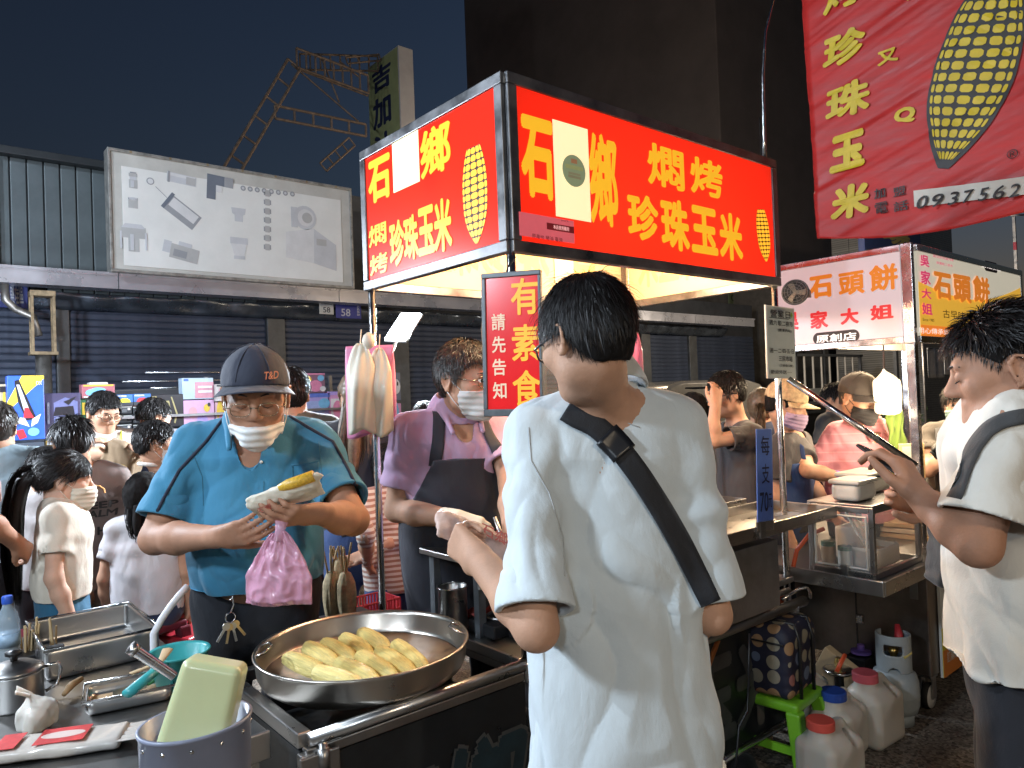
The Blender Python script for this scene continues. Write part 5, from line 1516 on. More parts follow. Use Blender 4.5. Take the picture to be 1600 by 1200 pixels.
fit2('原創店', (1275, 519), (1338, 536), WT, .02, root=pill, off=.003)
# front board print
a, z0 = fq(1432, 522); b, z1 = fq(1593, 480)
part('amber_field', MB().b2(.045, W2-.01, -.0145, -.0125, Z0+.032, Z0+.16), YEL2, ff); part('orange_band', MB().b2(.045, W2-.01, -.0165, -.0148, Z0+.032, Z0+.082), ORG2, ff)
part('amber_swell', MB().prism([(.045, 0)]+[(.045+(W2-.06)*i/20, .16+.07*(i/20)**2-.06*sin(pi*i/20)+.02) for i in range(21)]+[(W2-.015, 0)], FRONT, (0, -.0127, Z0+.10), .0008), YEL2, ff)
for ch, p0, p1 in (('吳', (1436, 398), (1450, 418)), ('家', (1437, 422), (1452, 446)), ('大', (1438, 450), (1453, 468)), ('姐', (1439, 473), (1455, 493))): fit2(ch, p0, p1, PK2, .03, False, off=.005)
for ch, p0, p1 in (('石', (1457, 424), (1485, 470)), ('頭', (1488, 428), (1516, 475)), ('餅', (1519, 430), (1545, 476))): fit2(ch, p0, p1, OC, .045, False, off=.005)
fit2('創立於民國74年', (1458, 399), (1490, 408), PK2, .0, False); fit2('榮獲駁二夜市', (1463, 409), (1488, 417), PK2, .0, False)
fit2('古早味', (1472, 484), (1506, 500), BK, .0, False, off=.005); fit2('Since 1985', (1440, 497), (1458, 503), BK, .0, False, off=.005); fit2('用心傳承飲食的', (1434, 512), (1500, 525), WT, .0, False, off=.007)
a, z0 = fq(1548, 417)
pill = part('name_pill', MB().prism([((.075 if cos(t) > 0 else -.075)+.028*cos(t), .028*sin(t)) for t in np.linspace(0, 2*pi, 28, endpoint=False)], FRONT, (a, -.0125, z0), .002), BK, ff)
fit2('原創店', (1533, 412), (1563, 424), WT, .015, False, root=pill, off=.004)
# lamp under the canopy
l2 = thing('tube_lamp', 'white fluorescent tube under the cake stall canopy', 'lamp', (X2+.75, Y2+.40, 1.96))
part('housing', MB().b2(-.35, .35, -.02, .02, .015, .045), M('lamp_housing_white', (.6,.6,.58), .5), l2); part('tube', MB().tube([(-.34,0,0),(.34,0,0)], .013, 12), M('lit_stall_tube', (1,.9,.75), .4, var=0, emit=(1,.80,.55), estr=12.), l2, smooth=True)
light('stall_tube_light', 'AREA', (X2+.75, Y2+.40, 1.935), 50., (1.0,.76,.48), .7, target=(X2+.75, Y2+.4, 0), size_y=.05)
# counter and cabinet
part('counter_top', MB().b2(1.527-X2, W2, -.09, .75, .672, .70), SD, st2, bev=.005)
part('counter_lip', MB().b2(1.52-X2, 1.532-X2, -.095, .75, .655, .715), STEEL(), st2, bev=.003)
part('counter_lip', MB().b2(1.532-X2, W2, -.098, -.088, .655, .712), STEEL(), st2, bev=.003)
CABM = M('cabinet_steel', (.22,.19,.17), .40, .9, var=.35, nscale=4, rvar=.14)
part('cabinet', MB().b2(-.03, W2, -.02, .72, .16, .67), CABM, st2, bev=.006)
part('door_seam', MB().b2(-.034, -.031, .30, .306, .17, .66), M('seam_dark', (.03,.03,.03), .6), st2)
part('door_latch', MB().b2(-.045, -.031, .27, .30, .34, .38), STEEL(), st2, bev=.003)
part('handle_plate', MB().b2(-.036, -.031, .02, .055, .50, .62), STEEL_D(), st2, bev=.002)
vb = obj('vertical_banner_board', MB().b2(.06, .34, -.035, -.024, .14, .68).mesh('vertical_banner_board', M('banner_pale', (.55,.58,.58), .5, var=.06)), st2)
part('yellow_field', MB().b2(.061, .339, -.037, -.0352, .141, .36), M('banner_lime', (.58,.52,.03), .5, var=.1), vb); part('orange_field', MB().b2(.061, .339, -.039, -.0372, .141, .26), M('banner_orange', (.62,.20,.03), .5, var=.1), vb)
RI = M('banner_red_ink', (.45,.02,.03), .5, var=0)
for ch, z in (('吳', .635), ('家', .545), ('大', .455), ('姐', .37)): lettering(ch, vb, FRONT, (.135, -.0375, z), .062, .062, RI, .03)
lettering('Since 1985', vb, FRONT, (.16, -.0375, .31), .12, .02, M('ink_green', (.25,.3,.02), .5, var=0), .0); lettering('訂購/加盟 專', vb, FRONT, (.21, -.040, .225), .23, .05, M('banner_white_ink', (.7,.66,.6), .5, var=0), .012); lettering('原', vb, FRONT, (.29, -.0375, .45), .03, .03, BK, .0)
RUB = M('rubber_black', (.015,.015,.015), .7)
for (x, y) in ((.03, .02), (W2-.1, .02), (.03, .62), (W2-.1, .62)):
    w_ = part('caster_wheel', MB().lathe([(.02,-.017),(.052,-.015),(.056,0),(.052,.015),(.02,.017)], (x, y, .057), 24, R=Matrix.Rotation(pi/2, 3, 'X')), M('caster_white', (.55,.54,.52), .5), st2, smooth=True)
    part('fork', MB().b2(x-.02, x+.02, y-.028, y-.02, .05, .15).b2(x-.02, x+.02, y+.02, y+.028, .05, .15).b2(x-.035, x+.035, y-.03, y+.03, .145, .16), STEEL(), w_, bev=.002)
    part('tyre', MB().lathe([(.054,-.014),(.0575,-.01),(.0575,.01),(.054,.014)], (x, y, .0577), 24, R=Matrix.Rotation(pi/2, 3, 'X')), RUB, w_, smooth=True)
# strut across
a, b = at(1232, 592, 2.95), at(1432, 728, 2.75)
tag(part('support_strut', MB().tube([a, b], .013, 10), STEEL_B(), None, smooth=True), 'slanting bare steel strut between the two stalls', 'strut')
# acrylic case
CX0, CX1, CY0, CY1, CZ0, CZ1 = 1.575, 2.03, -.293, -.02, .703, .985
case = thing('display_case', 'steel framed clear acrylic case on the cake stall counter', 'display case', ((CX0+CX1)/2, (CY0+CY1)/2, CZ0))
hx_, hy_, hz_ = (CX1-CX0)/2, (CY1-CY0)/2, CZ1-CZ0
for sx_ in (-1, 1):
    for sy_ in (-1, 1): part('corner_post', MB().box((sx_*(hx_-.010), sy_*(hy_-.010), hz_/2), (.02, .02, hz_-.04)), SS, case, bev=.002)
for z in (.01, hz_-.012):
    for sy_ in (-1, 1): part('rail', MB().box((0, sy_*(hy_-.008), z), (2*hx_, .018, .024)), SS, case, bev=.002)
    for sx_ in (-1, 1): part('rail', MB().box((sx_*(hx_-.008), 0, z), (.018, 2*hy_-.036, .024)), SS, case, bev=.002)
ACR = M('clear_acrylic', (.95,.95,.95), .03, var=0, alpha=.14, ior=1.45)
part('pane', MB().b2(-hx_+.004, -hx_+.007, -hy_+.02, hy_-.02, .02, hz_-.022), ACR, case)
part('pane', MB().b2(-hx_+.02, hx_-.02, -hy_+.004, -hy_+.007, .02, hz_-.022), ACR, case)
part('lid', MB().b2(-hx_, hx_, -hy_, hy_, hz_+.001, hz_+.010), STEEL(), case, bev=.002)
part('door_frame', MB().tube([(-hx_+.002,-hy_+.03,.035),(-hx_+.002,hy_-.03,.035),(-hx_+.002,hy_-.03,hz_-.04),(-hx_+.002,-hy_+.03,hz_-.04)], .006, 6, closed=True), M('white_edge', (.6,.6,.58), .5), case)
part('latch', MB().b2(-hx_-.012, -hx_-.002, -.03, -.012, -.02, .045).box((-hx_-.014, -.021, .035), (.016, .03, .02)), SS, case, bev=.002)
def jar(name, label, c, r, hgt, col, capcol, cat='jar', group=None):
    t = thing(name, label, cat, c, group=group)
    part('body', MB().lathe([(r*.9,0),(r,.006),(r,hgt*.78),(r*.85,hgt*.84)], n=20), M('jar_'+label[:14], col, .3, var=.15), t, smooth=True)
    part('lid', MB().lathe([(r*.9,hgt*.80),(r*.98,hgt*.81),(r*.98,hgt*.98),(r*.9,hgt)], n=20), M('lid_'+str(capcol), capcol, .4, var=.1), t, angle=40)
    return t
jar('spice_jar', 'brown spice jar with green lid inside the acrylic case', (CX0+.07, CY1-.05, CZ0+.012), .030, .105, (.30,.17,.08), (.03,.10,.05))
jar('spice_jar', 'white spice jar with green lid inside the acrylic case', (CX0+.06, CY1-.125, CZ0+.012), .028, .095, (.55,.55,.5), (.02,.13,.06))
CLR = M('translucent_tub', (.62,.52,.42), .35, var=.08, trans=.15, sss=.1)
def tub(name, label, c, sx, sy, hgt, mat, lid=None, cat='container', rz=0., fill=None):
    t = thing(name, label, cat, c, rz)
    f = Field((-sx/2,-sy/2,0), (sx/2,sy/2,hgt), .006)
    f.op(rbox((0,0,hgt/2), (sx/2,sy/2,hgt/2), min(sx,sy)*.18))
    f.op(rbox((0,0,hgt/2+.02), (sx/2-.008,sy/2-.008,hgt/2), min(sx,sy)*.16), 0, '-')
    V, Q = f.net(); obj('body', fast_mesh('body', V, Q, mat), t)
    if fill: part('filling', MB().b2(-sx/2+.012, sx/2-.012, -sy/2+.012, sy/2-.012, .02, hgt*.62), fill, t, bev=.008)
    if lid:
        f = Field((-sx/2-.02,-sy/2-.02,hgt-.02), (sx/2+.02,sy/2+.02,hgt+.03), .004)
        f.op(rbox((0,0,hgt+.004), (sx/2+.006,sy/2+.006,.010), .009)); V, Q = f.net(); obj('lid', fast_mesh('lid', V, Q, lid), t)
    return t
POW = M('flour_filling', (.42,.27,.15), .9, var=.2, nscale=30, bump=.3)
tub('food_tub', 'clear tub of brown powder with tongs inside the acrylic case', (CX0+.20, CY0+.10, CZ0+.012), .22, .15, .10, CLR, fill=POW)
tub('food_tub', 'clear tub at the back of the acrylic case', (CX0+.30, CY1-.06, CZ0+.012), .20, .10, .15, CLR, fill=POW)
c_ = Vector((CX0+.16, CY0+.11, CZ0+.09))
tg = thing('food_tongs', 'steel tongs standing in the powder tub inside the case', 'tongs', c_)
part('arm', MB().tube([(0,0,0), (-.06,.05,.16)], .006, 8), STEEL_B(), tg); part('arm', MB().tube([(.012,0,0), (-.05,.055,.16)], .006, 8), STEEL_B(), tg)
tag(part('wooden_spatula', MB().tube([(CX0+.25,CY0+.12,CZ0+.09), (CX0+.17,CY0+.16,CZ0+.22)], [.012,.007], 8, flat=.4), M('pale_wood', (.5,.36,.2), .7), None), 'pale wooden spatula standing in the case', 'spatula')
tag(part('wooden_spatula', MB().tube([(CX0+.28,CY0+.14,CZ0+.09), (CX0+.22,CY0+.20,CZ0+.23)], [.010,.006], 8, flat=.4), M('dark_wood', (.28,.18,.09), .7), None), 'darker wooden spatula leaning behind the pale one in the case', 'spatula')
tub('storage_box', 'white lidded storage box in front on top of the acrylic case', (CX0+.12, -.165, CZ1+.012), .17, .12, .075, M('frosted_box', (.58,.54,.48), .45, sss=.1), lid=M('frosted_lid', (.55,.52,.46), .4))
tub('storage_box', 'wider clear lidded storage box behind on the acrylic case', (CX0+.36, -.10, CZ1+.012), .24, .14, .080, M('frosted_box', (.58,.54,.48), .45, sss=.1), lid=M('frosted_lid', (.55,.52,.46), .4))
# menu card and counter things
mc = thing('menu_card', 'yellow menu card standing on the cake stall counter', 'menu', at(1380, 752, 3.30), rz=-TH); mc.scale = (.62,.62,.62)
part('card', MB().b2(-.085, .085, -.006, .0, 0, .19), M('menu_yellow', (.62,.55,.16), .5, var=.1), mc)
lettering('特別點購', mc, FRONT, (.01, -.0062, .165), .11, .022, M('menu_red', (.5,.08,.05), .5, var=0), .01)
for z in (.12, .08, .035):
    for x in (-.04, .035): part('menu_pill', MB().box((x, -.0075, z), (.055, .002, .018)), M('menu_blue', (.10,.17,.35), .5, var=.1), mc, bev=.004)
part('easel', MB().b2(-.03, .03, .004, .05, 0, .012), STEEL_D(), mc)
wf = thing('framed_notice', 'wooden framed notices on the counter behind the post', 'frame', at(1426, 748, 3.42), rz=-TH); wf.scale = (.66,.66,.66)
part('frame', MB().b2(-.09, .09, -.01, .01, 0, .25), M('light_wood', (.50,.33,.15), .6), wf, bev=.004); part('sheet', MB().b2(-.07, .07, -.014, -.0105, .02, .23), M('notice_sheet', (.45,.45,.38), .6, var=.2, nscale=40), wf)
for i in range(3): tag(part('paper_stack', MB().box((2.55, -.05, .712+i*.028), (.22, .26-.02*i, .024), Matrix.Rotation(.1*i, 3, 'Z')), M('kraft_paper_%d' % (i % 2), [(.50,.34,.2), (.6,.5,.4)][i % 2], .8, var=.15), None, bev=.004), ['lowest brown paper stack on the cake stall counter', 'middle pale paper stack on the cake stall counter', 'topmost brown paper stack on the cake stall counter'][i], 'paper stack')
# glowing white bag lamp, green towel, hanging hook
bp = at(1387, 612, 3.5)
bl = thing('shaded_lamp', 'glowing white bag over a lamp hanging beside the post', 'lamp', bp)
f = Field((-.10,-.08,-.14), (.10,.08,.14), .007); f.op(rbox((0,0,-.02), (.075,.045,.09), .02)); f.op(cap((-.02,0,.06), (-.03,0,.12), .035, .006), .04)
V, Q = f.net(); V = folds(V, vnormals(V, Q), .006, 12, 14, 2.); obj('bag', fast_mesh('bag', V, Q, M('lit_bag', (.9,.85,.7), .5, var=0, emit=(1.0,.82,.55), estr=.8)), bl)
part('cord', MB().tube([(-.03,0,.11), (-.025,0,.2), (-.02,0,.34)], .004, 6), BK, bl)
lettering('福', bl, frame(RT_ := Vector((cos(TH), -sin(TH), 0)), (0,0,1)), (-RT_*0+Vector((-sin(TH), -cos(TH), 0))*.052), .035, .05, M('bag_print', (.5,.25,.08), .6, var=0, emit=(.6,.3,.1), estr=.5), .0, name='bag_print')
light('bag_lamp_light', 'POINT', bp+Vector((-sin(TH), -cos(TH), 0))*.16+Vector((0,0,-.10)), 14., (1.0,.80,.55), .09)
tw = at(1400, 670, 3.55)
def towel(u_, v_): return Vector((0,0,0))+Vector((cos(TH),-sin(TH),0))*((u_-.5)*.075*(1+.2*sin(v_*9)))+Vector((sin(TH),cos(TH),0))*(.012*sin(u_*14+v_*5))+Vector((0,0,.09-.20*v_*(1-.12*sin(u_*7))))
tag(part('hand_towel', MB().grid(towel, 14, 14, .004), cloth('lime_towel', (.12,.18,.03), .95, .5), None, smooth=True, loc=tw), 'lime green towel hanging beside the glowing bag lamp', 'towel')
# clip fan beside the white board
fp = at(1242, 456, 2.85)
fan = thing('clip_fan', 'round grey clip fan beside the white sign board', 'fan', fp, rot=(pi/2-.1, 0, -TH-.5)); fan.scale = (.78,.78,.78)
gr = MB()
for r_ in (.02,.035,.05,.06): gr.tube([(r_*cos(t), r_*sin(t), .012*(1-(r_/.06)**2)) for t in np.linspace(0, 2*pi, 28, endpoint=False)], .0014, 5, closed=True)
for k in range(14): t = k*2*pi/14; gr.tube([(.01*cos(t), .01*sin(t), .012), (.06*cos(t), .06*sin(t), 0)], .001, 5)
part('guard', gr, M('fan_guard', (.25,.24,.23), .4, .6), fan)
part('housing', MB().lathe([(.058,-.045),(.066,-.01),(.062,.002),(.055,-.01),(.03,-.03)], n=28), M('fan_grey', (.08,.078,.075), .5), fan, smooth=True)
for k in range(3): t = k*2*pi/3; part('blade', MB().prism([(0,-.008),(.05,-.02),(.052,.012),(0,.008)], Matrix.Rotation(t, 3, 'Z') @ Matrix.Rotation(.4, 3, 'X'), (0,0,-.012), .002), M('fan_blade', (.4,.36,.28), .5), fan)
part('clip', MB().box((.05,.0,-.06), (.03,.03,.08)), M('black_plastic', (.012,.012,.013), .4, var=.1), fan)

# ---------------------------------------------------------------- big red vinyl banner
XB = 3.0
def bq(px, py): q = atx(px, py, XB); return q.y, q.z
yA, zA = bq(1280, 372); yB, zB = bq(1600, 331); yT, zT = bq(1268, -10)
y_r = yB-1.0
zt_ = zT+.5
ban = thing('vinyl_banner', 'large wrinkled red vinyl banner with yellow characters and a corn cob', 'banner', (XB, (yA+y_r)/2, zA))
def bw(V):      # wrinkles: shallow diagonal creases of the vinyl
    V = np.asarray(V, 'f8').reshape(-1, 3)
    y, z = V[:, 1], V[:, 2]
    s_ = z*1.0+y*.33
    q = np.stack([y*.9, s_*7.5, np.zeros_like(y)], 1)
    d = .022*perlin(q)+.012*perlin(q*np.array([1.7, 2.2, 1])+5)+.008*(1-2*np.abs(perlin(q*np.array([1.2, 3.1, 1])+11)))+.05*perlin(np.stack([y*1.3, z*1.1, y*0], 1)+3)
    V = V.copy(); V[:, 0] += d
    return V
nu, nv = 90, 130
ys = np.linspace(yA+.02-(yA+y_r)/2, y_r-(yA+y_r)/2, nu+1)
def zb(y): t = (ys[0]-y)/(ys[0]-ys[-1]); yw = y+(yA+y_r)/2; return (zB-zA)/(yB-yA)*(yw-yA)-.05*np.sin(np.clip((yA-yw)/abs(yA-yB), 0, 1)*pi)
VV = []
for i in range(nu+1):
    b0 = zb(ys[i])
    for j in range(nv+1):
        VV.append((0, ys[i]+(.035*j/nv if i == 0 else 0), b0+(zt_-zA-b0)*j/nv))
VV = bw(np.array(VV)); Wd = nv+1
QQ = np.array([(i*Wd+j, i*Wd+j+1, (i+1)*Wd+j+1, (i+1)*Wd+j) for i in range(nu) for j in range(nv)])
sheet = obj('vinyl_sheet', fast_mesh('vinyl_sheet', VV, QQ, M('red_vinyl', (.46,.024,.020), .46, var=.2, nscale=4, stretch=(1,.6,3), bump=.15, bscale=18, rvar=.12, spec=.35)), ban)
sheet.modifiers.new('thickness', 'SOLIDIFY').thickness = .002
YV = M('vinyl_yellow', (.62,.45,.02), .5, var=.15); BV = M('vinyl_black', (.02,.016,.014), .5, var=.2); WV = M('vinyl_white', (.55,.52,.44), .4, var=.1, coat=.3)
ym = (yA+y_r)/2
def bfit(s, p0, p1, mat, bold=.03, off=.013, it=0.):
    C, w, h_ = fit_px(p0, p1, lambda a, b: atx(a, b, XB), (0,-1,0), (XB, ym, zA))
    return lettering(s, ban, LEFT, (0, C.y, C.z), w, h_, mat, bold, off=off, warp=lambda V: bw(V), italic=it)
bfit('烤', (1285, -55), (1350, 27), YV, .03, it=.1); bfit('珍', (1285, 37), (1355, 113), YV, .045, it=.1); bfit('珠', (1287, 120), (1358, 192), YV, .04, it=.1); bfit('玉', (1292, 200), (1350, 272), YV, .06, it=.1); bfit('米', (1296, 282), (1358, 347), YV, .055, it=.1)
bfit('香', (1415, -45), (1438, 5), YV, .03); bfit('又', (1372, 73), (1405, 105), YV, .04); bfit('Q', (1396, 163), (1430, 197), YV, .05)
bfit('加', (1366, 292), (1384, 312), BV, .02); bfit('盟', (1396, 290), (1416, 308), BV, .01); bfit('電', (1367, 314), (1388, 336), BV, .01); bfit('話', (1397, 312), (1420, 332), BV, .01)
a, z0 = bq(1429, 302); b, z1 = bq(1660, 273)
strip = []
n_ = 30
for i in range(n_+1):
    y = a+(b-a)*i/n_-ym; zz = z0+(z1-z0)*i/n_-zA
    strip += [(-.016, y, zz-.078), (-.016, y, zz+.012)]
strip = bw(np.array(strip)); obj('number_strip', fast_mesh('number_strip', strip, np.array([(2*i, 2*i+2, 2*i+3, 2*i+1) for i in range(n_)]), WV), ban)
for i_, ch in enumerate('0937562'): bfit(ch, (1434+i_*23.8, 305-i_*3.0), (1453+i_*23.8, 328-i_*3.0), BV, .012, off=.026, it=.25)
bfit('®', (1574, 232), (1592, 250), BV, .0)
# plain corn cob print
def cob_banner():
    pa, pb_ = bq(1560, -20), bq(1478, 252)
    c = ((pa[0]+pb_[0])/2-ym, (pa[1]+pb_[1])/2-zA)
    L_ = sqrt((pa[0]-pb_[0])**2+(pa[1]-pb_[1])**2); ang = atan2(-(pa[0]-pb_[0]), pa[1]-pb_[1])
    W_ = L_*.44; n, m = 15, 7
    def prof(t): return W_/2*(sin(pi*(.10+.90*t))**.55 if t < .5 else sin(pi*(.10+.90*.5))**.55*(1-((t-.5)/.5)**2.0*.86))
    def P3(x, y, k):
        q = Matrix.Rotation(-ang, 2) @ Vector((x, y)); return (-.010-k, c[0]-q.x, c[1]+q.y)
    base = []
    for i in range(41):
        t = i/40
        for j in range(9): base.append(P3(prof(t)*(j/4-1)*1.06, L_/2*1.03-L_*1.06*t, 0))
    base = bw(np.array(base)); Q = np.array([(i*9+j, (i+1)*9+j, (i+1)*9+j+1, i*9+j+1) for i in range(40) for j in range(8)])
    cp_ = obj('corn_print', fast_mesh('corn_print', base, Q, BV), ban)
    vs, fs = [], []
    for i in range(n):
        t0, t1 = (i+.14)/n, (i+.86)/n
        for j in range(m):
            f0, f1 = sin((j/m*2-1)*pi/2*.95), sin(((j+.80)/m*2-1)*pi/2*.95)
            q = [(prof(t0)*f0, L_/2-L_*t0), (prof(t0)*f1, L_/2-L_*t0), (prof(t1)*f1, L_/2-L_*t1), (prof(t1)*f0, L_/2-L_*t1)]
            o = len(vs)
            for (a_, b_), (a2, b2) in zip(q, q[1:]+q[:1]): vs += [P3(a_+(a2-a_)*.22, b_+(b2-b_)*.22, .003), P3(a_+(a2-a_)*.78, b_+(b2-b_)*.78, .003)]
            fs.append(tuple(range(o, o+8)))
    vs = bw(np.array(vs)); me = bpy.data.meshes.new('kernels'); me.from_pydata(vs.tolist(), [], fs); me.materials.append(YV); obj('kernels', me, cp_)
cob_banner()
part('hem_rope', MB().tube([(.01, ys[0]+.01, zt_-zA-.02), (.01, ys[-1], zt_-zA-.02)], .010, 8), STEEL_D(), ban)
# poles that carry it
for nm, y_ in (('left', yA+.05),): pass
# ---------------------------------------------------------------- toy stall across the aisle
TY = 4.5
toy = thing('toy_rack', 'steel rack of boxed toys across the aisle behind the children', 'rack', (.6, TY+.25, 0))
RK = M('rack_grey', (.24,.24,.25), .4, .7, var=.2)
for x in (-1.7, .62, 1.75): part('upright', MB().b2(x-.6-.015, x-.6+.015, .0, .03, 0, 1.74), RK, toy)
for z in (.60, 1.16, 1.44): part('shelf', MB().b2(-2.4, 1.3, -.30, .02, z-.02, z), RK, toy)
for z, x0_, x1_ in ((1.78, -.45, .35), (1.71, -.62, .30), (1.655, -.42, .10)): part('rail', MB().tube([(x0_-.0, .0, z), (x1_, .0, z)], .008, 8), M('bright_rail', (.6,.6,.62), .25, 1., var=0), toy, smooth=True)
def pbox(name, label, r, base, shapes=(), y=TY, depth=.10, group='boxed toys on the rack', rz=0., cat='toy box', texts=()):
    """a box whose front face covers the photo rectangle r = (x0, y0, x1, y1) at plane y"""
    C, w, h_ = fit_px((r[0], r[1]), (r[2], r[3]), lambda a, b: aty(a, b, y), (1,0,0), (0,0,0))
    t = thing(name, label, cat, (C.x, y, C.z-h_/2), rz, group)
    part('carton', MB().b2(-w/2, w/2, 0, depth, 0, h_), M('toy_'+label[:22], base, .35, var=.12, nscale=9), t, bev=.004)
    for i, (poly, col) in enumerate(shapes):
        part('print', MB().prism([(x*w, zz*h_) for x, zz in poly], FRONT, (0, -.0008-.0006*i, h_/2), .0008), M('toyprint_%.2f_%.2f_%.2f' % col, col, .35, var=.15, nscale=20), t)
    for (s, x, z, tw, th, col) in texts:
        lettering(s, t, FRONT, (x*w, -.004-.001*len(shapes), h_*(.5+z)), tw*w, th*h_, M('toyink_%.2f_%.2f_%.2f' % col, col, .4, var=0), .01)
    return t
def rr(x0, x1, z0, z1): return [(x0, z0), (x1, z0), (x1, z1), (x0, z1)]
def ci(cx, cz, r, n=14, sz=1.): return [(cx+r*cos(2*pi*i/n), cz+r*sz*sin(2*pi*i/n)) for i in range(n)]
YL, BLU, SIL, RDD, BLK, WHT, PNK, LIL, GRN, GLD, CYN = (.65,.45,.05), (.03,.10,.50), (.45,.46,.5), (.50,.03,.04), (.015,.015,.02), (.6,.6,.62), (.60,.22,.36), (.36,.28,.62), (.04,.16,.08), (.35,.30,.14), (.15,.40,.62)
pbox('toy_box', 'tall blue and yellow toy box with a silver and red dart shape at far left', (12, 586, 70, 688), BLU,
     [([(-.5,-.05),(.5,.45),(.5,.5),(-.1,.5),(-.5,.1)], YL), ([(-.3,.42),(-.18,.44),(.28,-.18),(.0,-.2),(-.22,.1)], BLK), ([(-.25,.36),(-.17,.36),(.15,-.14),(-.02,-.14)], SIL), ([(-.05,.0),(.05,.0),(.2,-.16),(-.08,-.16)], RDD), ([(-.36,-.14),(-.05,-.16),(.08,-.30),(-.2,-.24)], WHT), ([(.4,-.1),(.15,-.18),(.12,-.3),(.3,-.24)], WHT), ([(-.4,-.36),(-.1,-.33),(.0,-.46),(-.2,-.49),(-.25,-.42)], RDD), (ci(.18,-.38,.16,14,.4), CYN)], y=TY-.12, texts=[('DX', .36, .38, .16, .06, WHT)])
pbox('toy_box', 'black and violet toy box with a dark arch shape and red spine', (66, 613, 127, 684), (.05,.045,.09),
     [(rr(-.5,-.43,-.5,.5), (.5,.10,.16)), ([(-.2,-.3),(.42,-.3),(.42,.3),(.1,.4),(-.2,.28)], (.12,.13,.26)), ([(-.22,-.02),(.34,.0),(.30,.20),(-.16,.18)], BLK), ([(-.2,-.28),(.36,-.28),(.30,-.04),(-.14,-.04)], (.20,.22,.34)), ([(.05,.30),(.40,.42),(.18,.22)], BLK)], y=TY-.06, texts=[('BOOST BOX', -.34, .05, .05, .5, SIL)])
pbox('toy_box', 'dark toy box with a fiery yellow and pink burst print', (17, 690, 70, 742), (.05,.06,.08), [([(-.3,.35),(-.1,.1),(.0,.42),(.1,.1),(.35,.3),(.2,-.1),(-.25,-.1)], (.62,.55,.25)), (ci(-.02,-.05,.22,14,1.1), (.55,.15,.25)), (ci(.1,-.3,.16), (.5,.3,.35))], y=TY-.12)
pbox('toy_box', 'narrow green toy box beside the man in white', (126, 622, 156, 686), GRN, [(rr(-.4,.4,.1,.4), YL), (ci(.1,.25,.25), WHT)])
for i, (r, col, lab) in enumerate((((182, 616, 208, 634), (.75,.65,.05), 'small blue car box with a yellow car'), ((209, 615, 236, 633), (.5,.04,.05), 'small blue car box with a red car'))):
    pbox('toy_car_box', lab, r, (.05,.16,.45), [(rr(-.5,.5,-.5,-.2), (.04,.05,.06)), ([(-.35,-.22),(.35,-.22),(.30,.0),(.12,.16),(-.15,.16),(-.3,.0)], col), (rr(-.45,.1,.3,.42), WHT)])
k = 0
for row in range(3):
    for colm in range(2):
        r = (180+colm*28, 635+row*14, 206+colm*28, 647+row*14)
        pbox('toy_car_box', ['upper', 'middle', 'lower'][row]+' dark green toy car box in the '+['left', 'right'][colm]+' pile', r, GRN if colm else (.03,.035,.04), [(rr(-.4,.2,-.3,.2), (.10,.11,.12)), (rr(.25,.4,0,.3), WHT), (rr(-.5,.5,.38,.5), (.35,.37,.36))])
pbox('toy_box', 'black toy box with a gold bowed figure print', (236, 615, 288, 668), BLK, [([(-.05,.3),(.05,.3),(.12,-.1),(.02,-.35),(-.06,-.1)], GLD), (ci(-.18,.02,.09), GLD), ([(.1,.42),(.14,.42),(.3,-.1),(.22,-.4),(.18,-.38),(.25,-.1)], GLD), ([(-.18,.0),(-.12,.0),(.0,-.3),(-.04,-.32)], GLD), (rr(-.46,-.32,.1,.44), GLD)])
pbox('toy_box', 'white based boxed toy under the black and gold box', (258, 669, 290, 710), (.45,.44,.5), [(rr(-.5,.5,-.5,.1), (.5,.2,.3)), ([(-.2,-.5),(.5,-.1),(.5,-.5)], BLU)], texts=[('05', .3, .3, .25, .2, BLK)])
pbox('toy_box', 'pale blue and pink toy box on top of the lilac one', (285, 590, 334, 624), (.36,.46,.56), [(rr(-.1,.5,-.45,.3), (.5,.22,.28)), (rr(.0,.45,.02,.12), WHT), (rr(-.0,.45,-.2,-.1), WHT), (rr(-.45,-.3,.35,.46), BLU)])
pbox('toy_box', 'tall lilac and pink toy box left of the navy cap', (287, 624, 336, 690), (.55,.33,.52), [(ci(.1,-.02,.18), LIL), (ci(-.2,.2,.14), (.6,.3,.35)), (ci(.25,.3,.1), YL), (ci(-.2,-.3,.14), PNK), (ci(.2,-.3,.12), WHT), (ci(.32,.38,.05), BLK), (ci(-.25,-.15,.05), BLK)])
pbox('toy_box', 'small yellow and pink toy box beside the lilac box', (337, 628, 356, 680), (.55,.35,.4), [(ci(0,.2,.4), YL), (ci(0,-.2,.35), PNK)])
pbox('toy_set', 'clear pink toy set hanging right of the navy cap', (460, 586, 476, 612), (.35,.12,.2), [(ci(0,-.1,.4), PNK)])
pbox('toy_set', 'pink and yellow toy set in a clear pack', (475, 583, 508, 614), (.22,.12,.18), [(ci(.05,-.15,.3), PNK), (ci(-.3,.2,.16), YL), (ci(.3,.25,.16), CYN), (ci(.38,-.3,.14), WHT), (rr(-.5,.5,.42,.5), PNK)])
pbox('toy_box', 'lilac and blue boxed doll set', (470, 614, 516, 655), (.35,.30,.62), [(rr(-.4,.3,-.4,.2), (.30,.38,.65)), (ci(.3,.1,.2), CYN), (rr(-.5,.5,.35,.5), (.10,.16,.5))])
pbox('toy_box', 'pink boxed toy behind the long haired woman', (513, 611, 542, 668), (.55,.28,.5), [(rr(-.35,.35,-.3,.3), WHT), (ci(0,0,.25), PNK), (rr(-.5,.5,.4,.5), LIL)])
